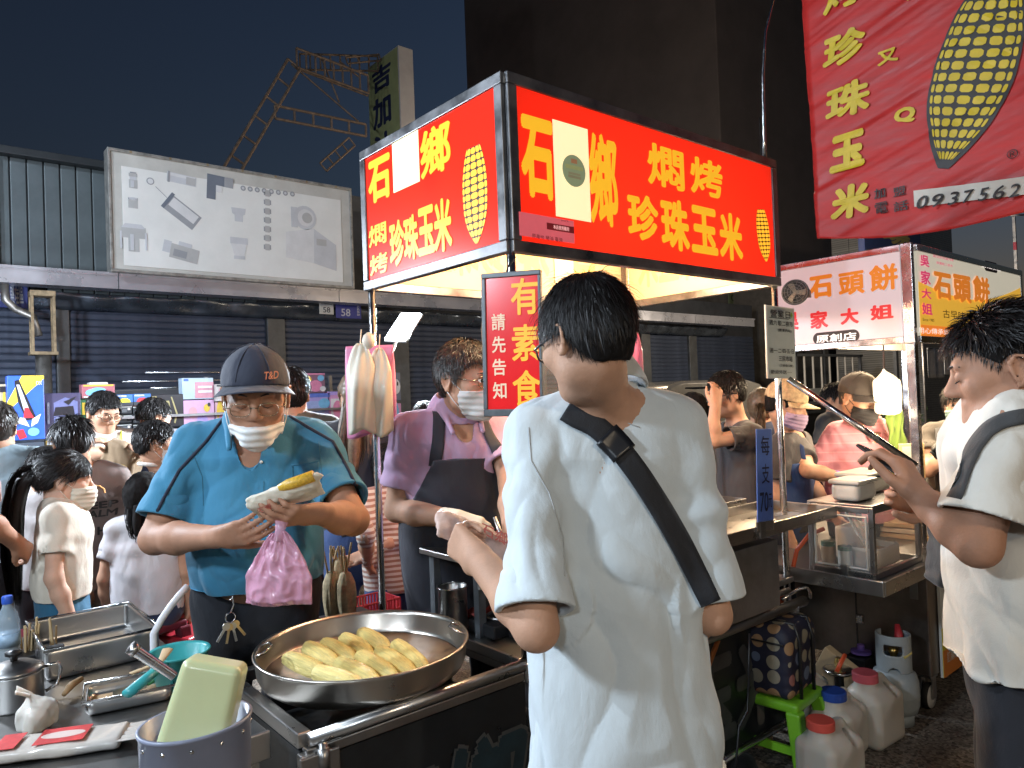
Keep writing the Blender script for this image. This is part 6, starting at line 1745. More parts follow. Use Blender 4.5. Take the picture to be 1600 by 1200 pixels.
pbox('toy_box', 'pink and white boxed toy right of the hanging bags', (610, 630, 628, 700), (.5,.25,.42), [(ci(0,.25,.3), CYN), (ci(0,-.1,.35), WHT), (ci(.1,-.35,.3), PNK)])
pbox('toy_set', 'round faced white toy in clear pack behind the hanging bags', (612, 582, 626, 626), (.12,.14,.2), [(ci(0,0,.45,16,.6), WHT), (ci(.15,.1,.08), BLK)])
pbox('parcel', 'white folded parcel lying on top of the rack', (140, 597, 169, 607), (.58,.57,.55), [], y=TY+.1, cat='parcel', group=None)
extra = [((128, 600, 180, 622), (.30,.10,.12), 'flat red toy box on top of the rack behind the man in white'), ((72, 686, 124, 735), (.45,.30,.08), 'orange toy box under the black and violet one'), ((126, 688, 178, 730), (.08,.20,.42), 'blue toy box low on the rack behind the crowd'),
         ((182, 680, 232, 735), (.40,.12,.26), 'magenta toy box low on the rack behind the boy'), ((292, 692, 340, 745), (.12,.30,.40), 'turquoise toy box under the tall lilac one'), ((338, 600, 352, 627), (.45,.42,.40), 'small cream toy box left of the navy cap'), ((0, 600, 11, 690), (.40,.34,.22), 'narrow tan box edge at the left margin'), ((20, 742, 66, 800), (.20,.32,.50), 'sky blue toy box near the bottom of the rack')]
rs = random.Random(3)
for r, col, lab in extra:
    shp = [(ci(rs.uniform(-.2,.2), rs.uniform(-.2,.2), rs.uniform(.15,.3)), rs.choice([YL, WHT, PNK, CYN, RDD])) for _ in range(3)]+[(rr(-.45,.45,.36,.46), rs.choice([WHT, BLK, YL])), (rr(-.45,.1,-.46,-.38), WHT)]
    pbox('toy_box', lab, r, col, shp, y=TY-.05)
# goods table in front of the rack
tb = thing('toy_table', 'low table of bright small toys in front of the rack', 'table', (-.2, 3.75, 0))
part('top', MB().b2(-1.8, 1.8, -.35, .45, .72, .75), M('table_plastic', (.4,.42,.45), .5), tb, bev=.005)
for x in (-1.7, 1.7):
    for y in (-.3, .4): part('leg', MB().b2(x-.02, x+.02, y-.02, y+.02, 0, .72), RK, tb)
rs = random.Random(5)
for i in range(46):
    x = -1.9+.085*(i % 40)+rs.uniform(-.02,.02); y = 3.48+.16*(i % 4); hh = rs.uniform(.05,.16)
    col = rs.choice([(.12,.35,.6), (.6,.5,.1), (.5,.1,.2), (.1,.3,.12), (.55,.55,.6), (.3,.15,.4)])
    t = thing('small_toy_pack', 'small bright boxed toy among many on the toy table', 'toy box', (x, y, .75), rs.uniform(-.3,.3), 'small toys on the table')
    part('carton', MB().b2(-.03, .03, -.02, .02, 0, hh), M('pack_%.2f%.2f' % col[:2], col, .4, var=.25, nscale=40), t, bev=.004)
    part('blister', MB().b2(-.022, .022, -.028, -.0205, hh*.2, hh*.75), M('blister_clear', (.6,.62,.65), .1, var=0), t, bev=.006)
# LED flood panel on a stick over the toy stall
Dl = at(630, 510, 1.).copy(); dl = 5.05; u1 = dl/F_PX
IR, IU, IF = CAM_R.col[0], CAM_R.col[1], -CAM_R.col[2]
e1 = (IR*33-IU*2-IF*16)*u1; e2 = (IR*20+IU*43+IF*36)*u1
ld = at(630, 510, dl); RL = frame(e1, e2); w1, h1 = e1.length, e2.length
if RL.col[2].dot(CAM-ld) < 0: RL = frame(-e1, e2)
led = thing('led_panel_lamp', 'bright white slanting LED panel lamp on a stick over the toy stall', 'lamp', ld)
part('panel', MB().box((0,0,0), (w1, h1, .012), RL), M('lit_led_face', (1,1,1), .4, var=0, emit=(.86,.94,1.0), estr=22.), led)
part('back_case', MB().box(-RL.col[2]*.014, (w1+.02, h1+.02, .012), RL), M('lamp_case', (.3,.3,.3), .5), led, bev=.004)
part('stick', MB().tube([-e2*.5-RL.col[2]*.02, at(541, 737, dl)-ld, at(520, 800, dl)-ld], .010, 8), M('cane', (.35,.28,.22), .6), led)
light('led_panel_light', 'AREA', ld+RL.col[2]*.03, 240., (.80,.90,1.0), w1, target=ld+RL.col[2]*.6+Vector((-.6,-.1,-.5)), size_y=h1)
# parked van behind the rack: grey roof line
def car(label, x0, x1, y, zt, col, name='parked_car'):
    t = thing(name, label, 'car', ((x0+x1)/2, y, 0)); L_ = x1-x0
    body = MB(); prof = [(-.5,.35),(-.5,.75),(-.47,.88),(-.30,.95),(-.20,zt-.06),(-.12,zt),(.30,zt),(.40,zt-.08),(.48,.98),(.5,.8),(.5,.35)]
    n = len(prof)
    vs0 = [(x*L_, 0, z) for x, z in prof]; vs1 = [(x*L_, .30, z) for x, z in prof]
    half = [[(x*L_*(1-.03*(z > 1)), yy+(.10 if z > 1. else 0)*(1 if k == 0 else -1), z) for x, z in prof] for k, yy in enumerate((0., 1.6))]
    body._add(half[0]+half[1], [tuple(range(n))[::-1], tuple(range(n, 2*n))]+[(k, (k+1) % n, n+(k+1) % n, n+k) for k in range(n)])
    part('body', body, M('car_paint_'+label[:10], col, .25, .5, var=.1, coat=.6), t, bev=.05, angle=35)
    GL = M('car_glass', (.012,.014,.018), .08, var=0)
    part('side_window', MB().prism([(-.19*L_, 1.0), (-.11*L_, zt-.1), (.28*L_, zt-.1), (.42*L_, 1.0)], FRONT, (0, .093, 0), .004), GL, t)
    for x in (-.32, .32):
        w_ = part('wheel', MB().lathe([(.10,-.09),(.30,-.08),(.32,0),(.30,.08),(.10,.09)], (x*L_, .08, .32), 24, R=Matrix.Rotation(pi/2, 3, 'X')), M('rubber_black', (.015,.015,.015), .7), t, smooth=True)
        part('rim', MB().lathe([(0,.10),(.19,.095),(.2,.07)], (x*L_, .08, .32), 20, R=Matrix.Rotation(pi/2, 3, 'X')), STEEL_D(), w_, smooth=True)
    part('headlight', MB().box((-.49*L_, .25, .72), (.06,.2,.1)), M('lamp_lens', (.5,.5,.5), .1), t, bev=.02); part('headlight', MB().box((-.49*L_, 1.3, .72), (.06,.2,.1)), M('lamp_lens', (.5,.5,.5), .1), t, bev=.02)
    return t
car('dark grey parked car behind the toy rack with a rounded roof', -1.6, 2.7, 5.05, 1.66, (.16,.16,.17))
car('pale grey parked car seen through the clear plastic sheet', 6.0, 10.2, 5.0, 1.62, (.30,.28,.25))
# ---------------------------------------------------------------- the four people in front
RT = Vector((cos(TH), -sin(TH), 0)); FW = Vector((sin(TH), cos(TH), 0)); UP = Vector((0,0,1))
def seg_dir(a, b): return Vector(b)-Vector(a)
DARK_TR = lambda: cloth('dark_trousers', (.012, .013, .018), .9)
BLACK_PL = lambda: M('black_plastic', (.012, .012, .013), .4, var=.1)
WIRE = lambda: M('thin_metal_frame', (.30, .26, .20), .25, 1., var=0)
MASK_W = lambda: M('white_mask', (.62, .63, .62), .8, var=.05, bump=.15, bscale=120, sss=.05)

def cast_on(p, px, py, d=1.5, off=.004):
    cd = A3(p.Lv(FW)); o_ = p.Lp(at(px, py, d)); vd = o_-p.Lp(CAM); vd /= np.linalg.norm(vd)
    hit = p.shirt_bvh.ray_cast(Vector(o_), Vector(vd), 3.)
    return None if hit[0] is None else A3(hit[0])-vd*off
def seam(p, pxs, r, mat, name='seam', d=1.5, n=6, off=.001):
    pts = []
    for (a, b) in zip(pxs[:-1], pxs[1:]):
        for k in range(n):
            q = cast_on(p, a[0]+(b[0]-a[0])*k/n, a[1]+(b[1]-a[1])*k/n, d, off)
            if q is not None: pts.append(q)
    q = cast_on(p, *pxs[-1], d, off)
    if q is not None: pts.append(q)
    if len(pts) > 2: part(name, MB().tube(pts, r, 6), mat, p.root, smooth=True)
def strap_px(p, pxs, width, mat, name, off=.007, thick=.004, n=30, d0=.9):
    """a band whose centre line is given in photo pixels, laid on the garment along the viewing rays"""
    pxs = np.array(pxs, 'f8'); tt = np.linspace(0, 1, n+1); sg = np.linspace(0, 1, len(pxs))
    cx, cy_ = np.interp(tt, sg, pxs[:, 0]), np.interp(tt, sg, pxs[:, 1])
    dx, dy = np.gradient(cx), np.gradient(cy_); ln = np.hypot(dx, dy); nx, ny = -dy/ln, dx/ln
    rows = []
    for i in range(n+1):
        c0 = cast_on(p, cx[i], cy_[i], d0, off)
        if c0 is None: continue
        dist = np.linalg.norm(c0-p.Lp(CAM)); hw = width/2*F_PX/dist
        row = []
        for j in range(5):
            q = cast_on(p, cx[i]+nx[i]*hw*(j/2-1), cy_[i]+ny[i]*hw*(j/2-1), d0, off)
            row.append(c0 if q is None or np.linalg.norm(q-c0) > width else q)
        rows.append(row)
    Rw = np.array(rows)
    for _ in range(2): Rw[1:-1] = (Rw[:-2]+2*Rw[1:-1]+Rw[2:])/4
    m = len(Rw)
    return part(name, MB().grid(lambda a, b: Rw[int(round(a*(m-1))), int(round(b*4))], m-1, 4, -thick), mat, p.root, smooth=True)
# customer seen from behind
g = at(960, 900, 1.55)
cw = at(748, 874, 1.50)
cust = person('man in white polo seen from behind with black cross-body strap', (g.x, g.y), radians(192), H=1.775, h=.0052, bw=.89, skin='mid',
    head=at(917, 533, 1.44), hyaw=radians(22), hpitch=.24, hs=.94, lean=.07, sh_drop=.010, shw=1.04, arm_r=.94,
    hand_l=cw, elbow_l=at(838, 982, 1.34), fd_l=at(702, 834, 1.58)-cw, pn_l=RT*.9+FW*.4-UP*.15, curl_l=(.95,1.15,.6), thumb_l=.8,
    hand_r=at(1045, 985, 1.80), elbow_r=at(1112, 960, 1.54), fd_r=FW*.9-RT*.5, pn_r=-RT,
    shirt=dict(mat=cloth('white_polo', (.56, .615, .64), .9, .18), kind='polo', sleeve=.92, collar_up=.018, hem=.38, fit=.022, fold=.0120, zs=1.5, fs=5.5, seed=4.2, sl_r=.076, flare=.036, neck=.060),
    legs=dict(mat=cloth('grey_trousers', (.05, .05, .055)), off=.0, top=.50, shoe=M('dark_shoe', (.02,.02,.02), .6)))
hair_shell(cust, .008, front=.05, low=.004, back_low=-.064, noise=.004, h=.006)
hair_strands(cust, 12000, .036, .011, front=.045, low=.026, back_low=-.060, whorl=(.01,.045,.125), lift=.26, w=.00065, seed=3, spread=.5, down=.6)
hair_strands(cust, 350, .055, .018, front=.045, low=.03, back_low=-.02, whorl=(.01,.045,.125), lift=.9, w=.0007, seed=8, spread=.9, down=.5, name='loose_hairs')
glasses(cust, M('black_glasses', (.012,.012,.014), .3, var=0), rim=.0022, w=.026, hh=.018, z=.004)
# cross-body strap over the left shoulder to the right hip
Lq = cust.Lp
ST = cloth('black_webbing', (.008, .009, .013), .7, .4)
strap_px(cust, [(884,640),(900,650),(930,664),(962,692),(1000,742),(1036,798),(1066,850),(1092,902),(1112,945),(1128,985)], .046, ST, 'cross_body_strap', off=.010, n=52)
strap_px(cust, [(948,678),(962,692),(976,709)], .056, M('strap_buckle', (.010,.011,.014), .35, var=.1), 'strap_buckle', off=.016, thick=.006, n=8)
# sleeve and placket seams
for sd in 'rl':
    e, ax = cust.sleeve[sd]
    a1 = np.cross(ax, A3((0,0,1))); a1 /= np.linalg.norm(a1); a2 = np.cross(ax, a1)

# vendor in the blue polo, looking down
g = at(402, 900, 2.42)
rw, lw = at(348, 838, 2.0), at(494, 802, 1.97)
blue = person('stout man in blue polo and navy cap bagging corn, mask under his chin', (g.x, g.y), radians(15), H=1.71, h=.0056, bw=1.12, belly=.06, skin='tan',
    head=at(400, 622, 2.17), hyaw=.03, hpitch=.26, hs=1.10, lean=.05, eyes='down', arm_r=1.14, shw=1.06,
    hand_r=rw, elbow_r=at(243, 842, 2.24), fd_r=at(412, 826, 1.90)-rw, pn_r=UP*.35+FW*.75+RT*.2, curl_r=(.35,.45,.3), thumb_r=.3,
    hand_l=lw, elbow_l=at(552, 812, 2.20), fd_l=at(425, 808, 1.86)-lw, pn_l=FW*.8+UP*.45, curl_l=(.45,.55,.4), thumb_l=.5,
    shirt=dict(mat=cloth('blue_polo', (.042, .20, .33), .85, .2), kind='polo', sleeve=.80, hem=.525, fit=.022, fold=.0095, zs=3.0, fs=6.5, seed=1.3, sl_r=.084, v=.13, neck=.066),
    legs=dict(mat=DARK_TR(), top=.58, off=.03, shoe=M('dark_shoe', (.02,.02,.02), .6)))
hair_shell(blue, .005, front=.06, low=.0, back_low=-.04, mat=HAIR_GREY())
CAPN = cloth('navy_cap', (.022, .026, .045), .8)
cp = ball_cap(blue, CAPN, brim=.058, tilt=.10, z=.052, droop=.05)
lettering('T&D', cp, frame(blue.RH@A3((1,.35,0)), blue.RH@A3((-.1,.25,1))), blue.hmat((.045, -.101, .085)), .040, .022, M('orange_thread', (.75,.25,.12), .7, var=0), .02, name='embroidery', italic=.3)
mask(blue, MASK_W(), z0=-.125, z1=-.052, wid=.058, bulge=.004)
glasses(blue, WIRE(), rim=.0011, w=.025, hh=.015, z=-.004, y=-.110)
# dark piping over the shoulders and sleeves
PIPE = cloth('navy_piping', (.012,.016,.035), .8)
SEAMB = cloth('blue_seam', (.035,.15,.22), .9)
seam(blue, [(457,727),(459,775),(478,790),(497,772),(497,722)], .0013, SEAMB, 'pocket_seam'); seam(blue, [(455,727),(478,724),(499,721)], .0032, cloth('blue_polo', (.065,.27,.37), .85, .2), 'pocket_hem')
seam(blue, [(412,752),(411,800)], .0013, SEAMB, 'placket_seam')
q = cast_on(blue, 408, 722, off=.003)
if q is not None: part('button', MB().lathe([(0,.003),(.005,.002),(.0055,-.001)], q, 12, R=Matrix.Rotation(pi/2, 3, 'X')), M('white_button', (.6,.6,.58), .4), blue.root, smooth=True)
seam(blue, [(348,655),(322,690),(280,735),(255,780),(238,815)], .0055, PIPE, 'navy_piping'); seam(blue, [(452,650),(482,668),(520,690),(545,735),(562,772)], .0055, PIPE, 'navy_piping')
seam(blue, [(300,705),(316,745),(318,790)], .0013, SEAMB, 'armhole_seam'); seam(blue, [(498,690),(503,740),(500,790)], .0013, SEAMB, 'armhole_seam')
SEAMW = cloth('white_seam', (.40,.41,.41), .9)
seam(cust, [(826,668),(830,720),(858,770),(880,840),(882,900)], .0016, SEAMW, 'armhole_seam', d=1.0); seam(cust, [(898,648),(950,650),(1000,668)], .0014, SEAMW, 'yoke_seam', d=1.0)


# vendor in the lilac polo with apron
g = at(716, 900, 2.78)
rw, lw = at(714, 812, 2.52), at(800, 850, 2.45)
lil = person('young man in lilac polo and dark apron with glasses and white mask', (g.x, g.y), radians(24), H=1.72, h=.006, bw=1.14, skin='mid', arm_r=1.12,
    head=at(729, 596, 2.68), hyaw=radians(30), hpitch=.12, hs=1.09, eyes='open', lean=.06,
    hand_r=rw, elbow_r=at(620, 796, 2.72), fd_r=at(778, 836, 2.46)-rw, pn_r=FW*.5-UP*.6+RT*.3, curl_r=(.45,.6,.4), thumb_r=.4,
    hand_l=lw, pole_l=RT*1.0-UP*.8, fd_l=-RT*.7-FW*.4, pn_l=-UP,
    shirt=dict(mat=cloth('lilac_polo', (.45, .30, .44), .85, .2), kind='polo', sleeve=.70, hem=.50, fit=.018, fold=.0090, zs=3, fs=7, seed=5.3, sl_r=.080, v=.10, neck=.064),
    legs=dict(mat=DARK_TR(), shoe=M('dark_shoe', (.02,.02,.02), .6)))
hair_shell(lil, .012, front=.060, low=.0, back_low=-.06, mat=HAIR_GREY(), noise=.006)
hair_strands(lil, 6000, .027, .016, front=.058, low=-.012, back_low=-.075, mat=HAIR_GREY(), whorl=(.03,.03,.13), lift=.5, w=.0010, seed=4, spread=.5, down=.15, fringe=.8)
mask(lil, MASK_W(), z0=-.128, z1=-.020, wid=.064, bulge=.004)
glasses(lil, WIRE(), rim=.0012, w=.025, hh=.017, z=.006)
APRON = cloth('charcoal_apron', (.030, .030, .040), .8, .2)
fa = lil.shirt_f.clone(); Hh = lil.H
for pr, k in [(cap((0,-.02,.30*Hh), lil.pelvis, .20, .165, ((0,1,0), .7)), .06)]: pass
lo, hi = lil.lo.copy(), lil.hi.copy(); lo[2] = .33*Hh
fa = Field(lo-A3((.05,.05,0)), hi+A3((.05,.05,0)), .009)
for pr, k in lil.tor: fa.op(pr, k+.02, off=.030)
fa.op(cap((0,-.0,.28*Hh), lil.pelvis, .205, .165, ((0,1,0), .72)), .08, off=.01)
for pr, k in lil.shz: fa.op(pr, k, off=.018)
Ua = lil.U
def apron_region(X, Y, Z):
    z1 = .735*Hh; t = np.clip((Z-.60*Hh)/(.735*Hh-.60*Hh), 0, 1)
    half = .24-.115*t
    return np.maximum(np.maximum(np.abs(X)-half, Z-z1-.0*X), np.maximum(Y-.04, .34*Hh-Z))
fa.keep(apron_region)
Va, Qa = fa.net(); Va = folds(Va, vnormals(Va, Qa), .006, 2., 6., 8.1)
ap = obj('apron', fast_mesh('apron', Va, Qa, APRON), lil.root)
cast = A3((0, 1, 0))
for sg in (-1, 1):
    ribbon(lil.root, lil.shirt_bvh, [Ua(.118*sg, -.2, .727*Hh), Ua(.108*sg, -.2, .76*Hh), Ua(.095*sg, -.2, .80*Hh), Ua(.085*sg, -.1, .825*Hh), Ua(.08*sg, -.02, .835*Hh)], .042, APRON, cast, off=.005, name='apron_strap', n=14)
# red trim of the apron pocket
bva = BVHTree.FromPolygons(Va.tolist(), Qa.tolist())
RED_TRIM = cloth('red_trim', (.40, .03, .06))
ribbon(ap, bva, [Ua(-.06, -.3, .588*Hh), Ua(-.02, -.3, .578*Hh), Ua(.03, -.3, .580*Hh), Ua(.07, -.3, .590*Hh)], .012, RED_TRIM, cast, off=.003, name='pocket_trim', n=12)
# white cotton glove on the right hand
def glove(p, sd, mat, fd, pn, curl, th, cuff=.07, grow=.0028, h=.004):
    sh, el, wr = p.arm[sd]; ax = (wr-el)/np.linalg.norm(wr-el)
    f = Field(wr-.2, wr+.2, h)
    for pr, k, md in hand_ops(wr, p.Lv(fd), p.Lv(pn), 1 if sd == 'r' else -1, curl, p.S, th): f.op(pr, k, md, off=grow)
    f.op(cap(wr-ax*cuff, wr, .036*p.S, .031*p.S), .01)
    f.cut(-ax, -(ax@(wr-ax*cuff)))
    V, Q = f.net(); return obj('glove', fast_mesh('glove', V, Q, mat), p.root)
glove(lil, 'r', cloth('cotton_glove', (.66, .63, .52), .9, .5), at(778, 836, 2.46)-rw, FW*.5-UP*.6+RT*.3, (.45,.6,.4), .4)
for p_ in (lil,):
    for sg in (-1, 1):
        part('eyebrow', MB().tube([p_.hmat((.018*sg,-.1,.030)), p_.hmat((.032*sg,-.098,.036)), p_.hmat((.050*sg,-.084,.031))], [.002,.0032,.0015], 6), HAIRM(), p_.root, smooth=True)

# customer at the far right, looking at his phone
g = at(1588, 900, 1.60)
lw = at(1440, 778, 1.55)
rgt = person('man in white T-shirt with grey strap holding a phone at right edge', (g.x, g.y), radians(-122), H=1.74, h=.0056, bw=1.06, skin='tan', arm_r=.98,
    head=at(1572, 580, 1.52), hyaw=radians(4), hpitch=.20, hs=.98, eyes='down', lean=.03,
    hand_l=lw, elbow_l=at(1528, 852, 1.42), fd_l=at(1404, 716, 1.60)-lw, pn_l=-RT*.55+FW*.8+UP*.1, curl_l=(.55,.8,.5), thumb_l=.2,
    hand_r=at(1460, 790, 1.75), fd_r=-RT+UP*.4, pn_r=-FW,
    shirt=dict(mat=cloth('white_tee', (.60, .57, .51), .9, .2), kind='tee', sleeve=.80, hem=.50, fit=.022, fold=.0115, zs=2.2, fs=6., seed=2.2, sl_r=.088, neck=.066, flare=.03),
    legs=dict(mat=DARK_TR(), top=.50, off=.006, flare=.02, shoe=M('dark_shoe', (.02,.02,.02), .6)))
hair_shell(rgt, .004, front=.060, low=.012, back_low=-.03, noise=.002)
hair_strands(rgt, 4500, .034, .016, front=.066, low=.060, back_low=.03, whorl=(0,-.01,.10), lift=1.1, w=.0012, seed=5, spread=.45, down=.0)
hair_strands(rgt, 2500, .014, .003, front=.05, low=-.01, back_low=-.045, whorl=(0,.06,.12), lift=.5, w=.0008, seed=6, spread=.3, down=.8, name='short_hair_sides')
GSTRAP = cloth('grey_strap', (.045, .045, .046), .85, .4)
Lr = rgt.Lp
strap_px(rgt, [(1630,648),(1598,650),(1568,656),(1544,668),(1522,694),(1504,732),(1490,775),(1482,815)], .036, GSTRAP, 'shoulder_strap', off=.009, thick=.004)

hair_strands(cust, 900, .012, .002, front=.05, low=.02, back_low=-.085, whorl=(.01,.045,.125), lift=.3, w=.0007, seed=61, spread=.3, down=.9, name='nape_hairs')

hair_strands(cust, 5000, .046, .009, front=.30, low=.030, back_low=-.058, whorl=(.01,.02,.13), lift=.10, w=.00065, seed=71, spread=.45, down=1.1, name='back_hair')
def brows(p, mat=None, lash=True):
    for sg in (-1, 1):
        part('eyebrow', MB().tube([p.hmat((.016*sg,-.0985,.029)), p.hmat((.032*sg,-.0965,.034)), p.hmat((.050*sg,-.082,.029))], [.0018,.0028,.0012], 6), mat or HAIRM(), p.root, smooth=True)
        if lash: part('eyelashes', MB().tube([p.hmat((.019*sg,-.0935,.001)), p.hmat((.032*sg,-.0968,-.003)), p.hmat((.046*sg,-.0890,.001))], [.0008,.0014,.0008], 5), mat or HAIRM(), p.root, smooth=True)
brows(rgt); brows(blue, HAIR_GREY())
# ---------------------------------------------------------------- pan of corn on the cart wing
PC = Vector((-.365, .275, .722)); PRr = .292
pan = thing('roasting_pan', 'wide round steel pan of steaming corn on the cart wing', 'pan', PC)
r = PRr
part('bowl', MB().lathe([(0,0),(r*.90,.0),(r*.955,.012),(r*.985,.03),(r,.072),(r+.006,.080),(r+.004,.084),(r-.003,.083),(r-.008,.072),(r*.955,.030),(r*.90,.008),(0,.006)], n=96), M('pan_steel', (.46,.42,.37), .30, 1., var=.06, nscale=4, rvar=.04), pan, smooth=True)
part('water', MB().lathe([(0,.021),(r*.93,.021),(r*.93,.012)], n=64), M('corn_water', (.33,.26,.20), .16, 0., var=.2, nscale=6, bump=.25, bscale=22, spec=.9), pan, smooth=True)
for a_ in (-.42, 2.62):
    c, s = cos(a_), sin(a_); t = Vector((-s, c, 0)); o_ = Vector((c, s, 0))
    part('handle', MB().tube([o_*(r-.004)+t*.045+Vector((0,0,.078)), o_*(r-.03)+t*.040+Vector((0,0,.09)), o_*(r-.045)+Vector((0,0,.094)), o_*(r-.03)-t*.040+Vector((0,0,.09)), o_*(r-.004)-t*.045+Vector((0,0,.078))], .0032, 8), STEEL_B(), pan, smooth=True)
def husk_mesh(seed):
    rs = np.random.RandomState(seed); L_ = .185; n, m = 40, 30
    V = []
    for i in range(m+1):
        t = i/m; rad = .0285*(sin(pi*min(1, .10+t*.62+.06))**.55)*(1 if t < .8 else 1-(t-.8)*1.6)
        if t < .06: rad *= (.35+t/.06*.65)
        for k in range(n):
            a = 2*pi*k/n
            rr_ = rad*(1+.06*abs(sin(a*6+seed+.8*sin(t*3)))+.035*sin(a*19+t*2+seed)+.04*sin(a*3+t*4+seed)+.07*(1 if sin(a*2.0+seed+t*.6) > .5 else 0))
            V.append((t*L_-L_/2, rr_*cos(a), rr_*sin(a)*.94))
    V += [(-L_/2-.004, 0, 0), (L_/2+.010, 0, 0)]
    F = [(i*n+k, i*n+(k+1) % n, (i+1)*n+(k+1) % n, (i+1)*n+k) for i in range(m) for k in range(n)]
    F += [(len(V)-2, (k+1) % n, k) for k in range(n)]+[(len(V)-1, m*n+k, m*n+(k+1) % n) for k in range(n)]
    me = bpy.data.meshes.new('husk'); me.from_pydata(V, [], F); me.materials.append(HUSK()); me.shade_smooth(); return me
def HUSK():
    m = M('corn_husk', (.70,.57,.21), .50, var=.22, nscale=14, stretch=(1.2,12,12), bump=.8, bscale=30, sss=.05, coat=.1)
    return m
hm = [husk_mesh(i) for i in range(5)]
TIPM = M('husk_tip', (.20,.12,.06), .8, var=.4, nscale=40)
corn_px = [((444,1022), (508,1050)), ((476,1006), (528,1036)), ((505,1001), (556,1029)), ((533,990), (581,1022)), ((561,983), (608,1013)),
           ((488,1048), (572,1068)), ((524,1033), (592,1062)), ((558,1021), (623,1056)), ((588,1015), (647,1047)), ((613,1005), (670,1042))]
places = ['at the left end of the back row', 'second from left in the back row', 'third in the back row', 'fourth in the back row', 'rightmost in the back row', 'at the left end of the front row', 'second from left in the front row', 'third in the front row', 'fourth in the front row', 'rightmost in the front row']
for i, (e0, e1) in enumerate(corn_px):
    row = i >= 5; zc = .762 if not row else .778
    a, b = atz(*e0, zc), atz(*e1, zc); q = (a+b)/2; d = b-a
    t = thing('corn_cob', 'steamed corn in its husk in the pan, '+places[i], 'corn', (q.x, q.y, zc-.008), group='corn in the pan')
    t.rotation_euler = (0, rnd(-.05,.05)+(.07 if row else .0), atan2(d.y, d.x))
    o = obj('husk', hm[i % 5], t); o.rotation_euler = (i*1.3, 0, 0); s_ = max(.85, min(1.15, (d.length+.004)/.195)); o.scale = (s_*.98, .88, .95)
    part('stalk_end', MB().lathe([(.0,.006),(.010,.004),(.012,-.008)], (.098*s_, 0, 0), 10, R=Matrix.Rotation(pi/2, 3, 'Y')), TIPM, t, smooth=True)
# skewered corn standing behind the pan
for i, (px, d_, hh) in enumerate(((520, 2.62, 0), (542, 2.60, .0), (531, 2.72, .02))):
    q = at(px, 945, d_)
    t = thing('skewered_corn', ['corn on a stick standing behind the pan, leftmost', 'corn on a stick standing behind the pan, rightmost', 'corn on a stick standing behind the other two'][i], 'corn', (q.x, q.y, .70+hh), group='skewered corn behind the pan')
    o = obj('husk', hm[(i+2) % 5], t, (0,0,.085), (0, -pi/2, i*.9)); o.scale = (.95,1.15,1.15); o.data = o.data.copy(); o.data.materials[0] = M('pale_dry_husk', (.62,.50,.30), .8, var=.3, nscale=40, bump=.5, bscale=90)
    for k in range(5): part('stick', MB().tube([(rnd(-.012,.012), rnd(-.012,.012), .13), (rnd(-.03,.03), rnd(-.02,.02), .15+rnd(.06,.13))], .0036, 6), M('bamboo', (.50,.36,.19), .6), t)
q = at(535, 990, 2.65)
hold = thing('skewer_stand', 'dark stand holding the skewered corn behind the pan', 'stand', (q.x, q.y, 0)); part('post', MB().b2(-.10, .10, -.08, .08, .05, .66), M('black_plastic', (.012,.012,.013), .4, var=.1), hold, bev=.01); part('plate', MB().b2(-.13, .13, -.10, .10, .66, .695), STEEL_D(), hold, bev=.004); part('foot', MB().b2(-.12, .12, -.10, .10, 0, .05), STEEL_D(), hold, bev=.004)
# red basket with clear bags
q = at(578, 960, 2.95)
bk_ = thing('red_basket', 'red perforated plastic basket behind the pan beside the pole', 'basket', (q.x, q.y, q.z-.06))
PLR = M('red_plastic', (.42,.03,.04), .45, var=.1)
slats = MB()
for k in range(16):
    for sgn in (-1, 1): slats.box((-.10+.2*k/15, sgn*.07, .06), (.006, .004, .12)); 
    if k < 11:
        for sgn in (-1, 1): slats.box((sgn*.10, -.07+.14*k/10, .06), (.004, .006, .12))
part('lattice', slats, PLR, bk_)
for z in (.005, .04, .08, .12): part('band', MB().tube([(-.10,-.07,z),(.10,-.07,z),(.10,.07,z),(-.10,.07,z)], .004, 6, closed=True), PLR, bk_)
part('floor', MB().b2(-.10, .10, -.07, .07, -.002, .003), PLR, bk_)
stn = thing('basket_crate', 'grey crate carrying the red basket', 'crate', (q.x, q.y, 0)); part('body', MB().b2(-.14, .14, -.11, .11, 0, q.z-.066), M('crate_grey', (.10,.10,.11), .6), stn, bev=.01); part('rim', MB().b2(-.15, .15, -.12, .12, q.z-.10, q.z-.085), M('crate_grey', (.10,.10,.11), .6), stn, bev=.004)
# steel pot and things on the main table
q = atz(709, 985, .692)
pt = thing('steel_pot', 'tall cylindrical steel pot on the cart behind the pan', 'pot', (q.x, q.y, .692)); part('wall', MB().lathe([(0,0),(.047,0),(.049,.01),(.049,.145),(.052,.15),(.050,.152),(.045,.146),(.045,.012),(0,.010)], n=40), STEEL(), pt, smooth=True); part('rim', MB().tube([(.0505*cos(t), .0505*sin(t), .150) for t in np.linspace(0, 2*pi, 36, endpoint=False)], .0028, 6, closed=True), STEEL_B(), pt, smooth=True)
q = atz(770, 985, .70)
bxx = thing('burner', 'low black gas burner on the cart table beside the steel pot', 'burner', (q.x+.04, q.y+.0, .692)); part('body', MB().b2(-.09, .09, -.07, .07, 0, .045), M('black_enamel', (.02,.02,.022), .3), bxx, bev=.006); part('grate', MB().tube([(.05*cos(t), .05*sin(t), .05) for t in np.linspace(0, 2*pi, 20, endpoint=False)], .005, 6, closed=True), STEEL_D(), bxx); part('knob', MB().lathe([(.014,0),(.012,.016),(0,.016)], (0,-.07,.022), 12, R=Matrix.Rotation(pi/2, 3, 'X')), BLACK_PL(), bxx)
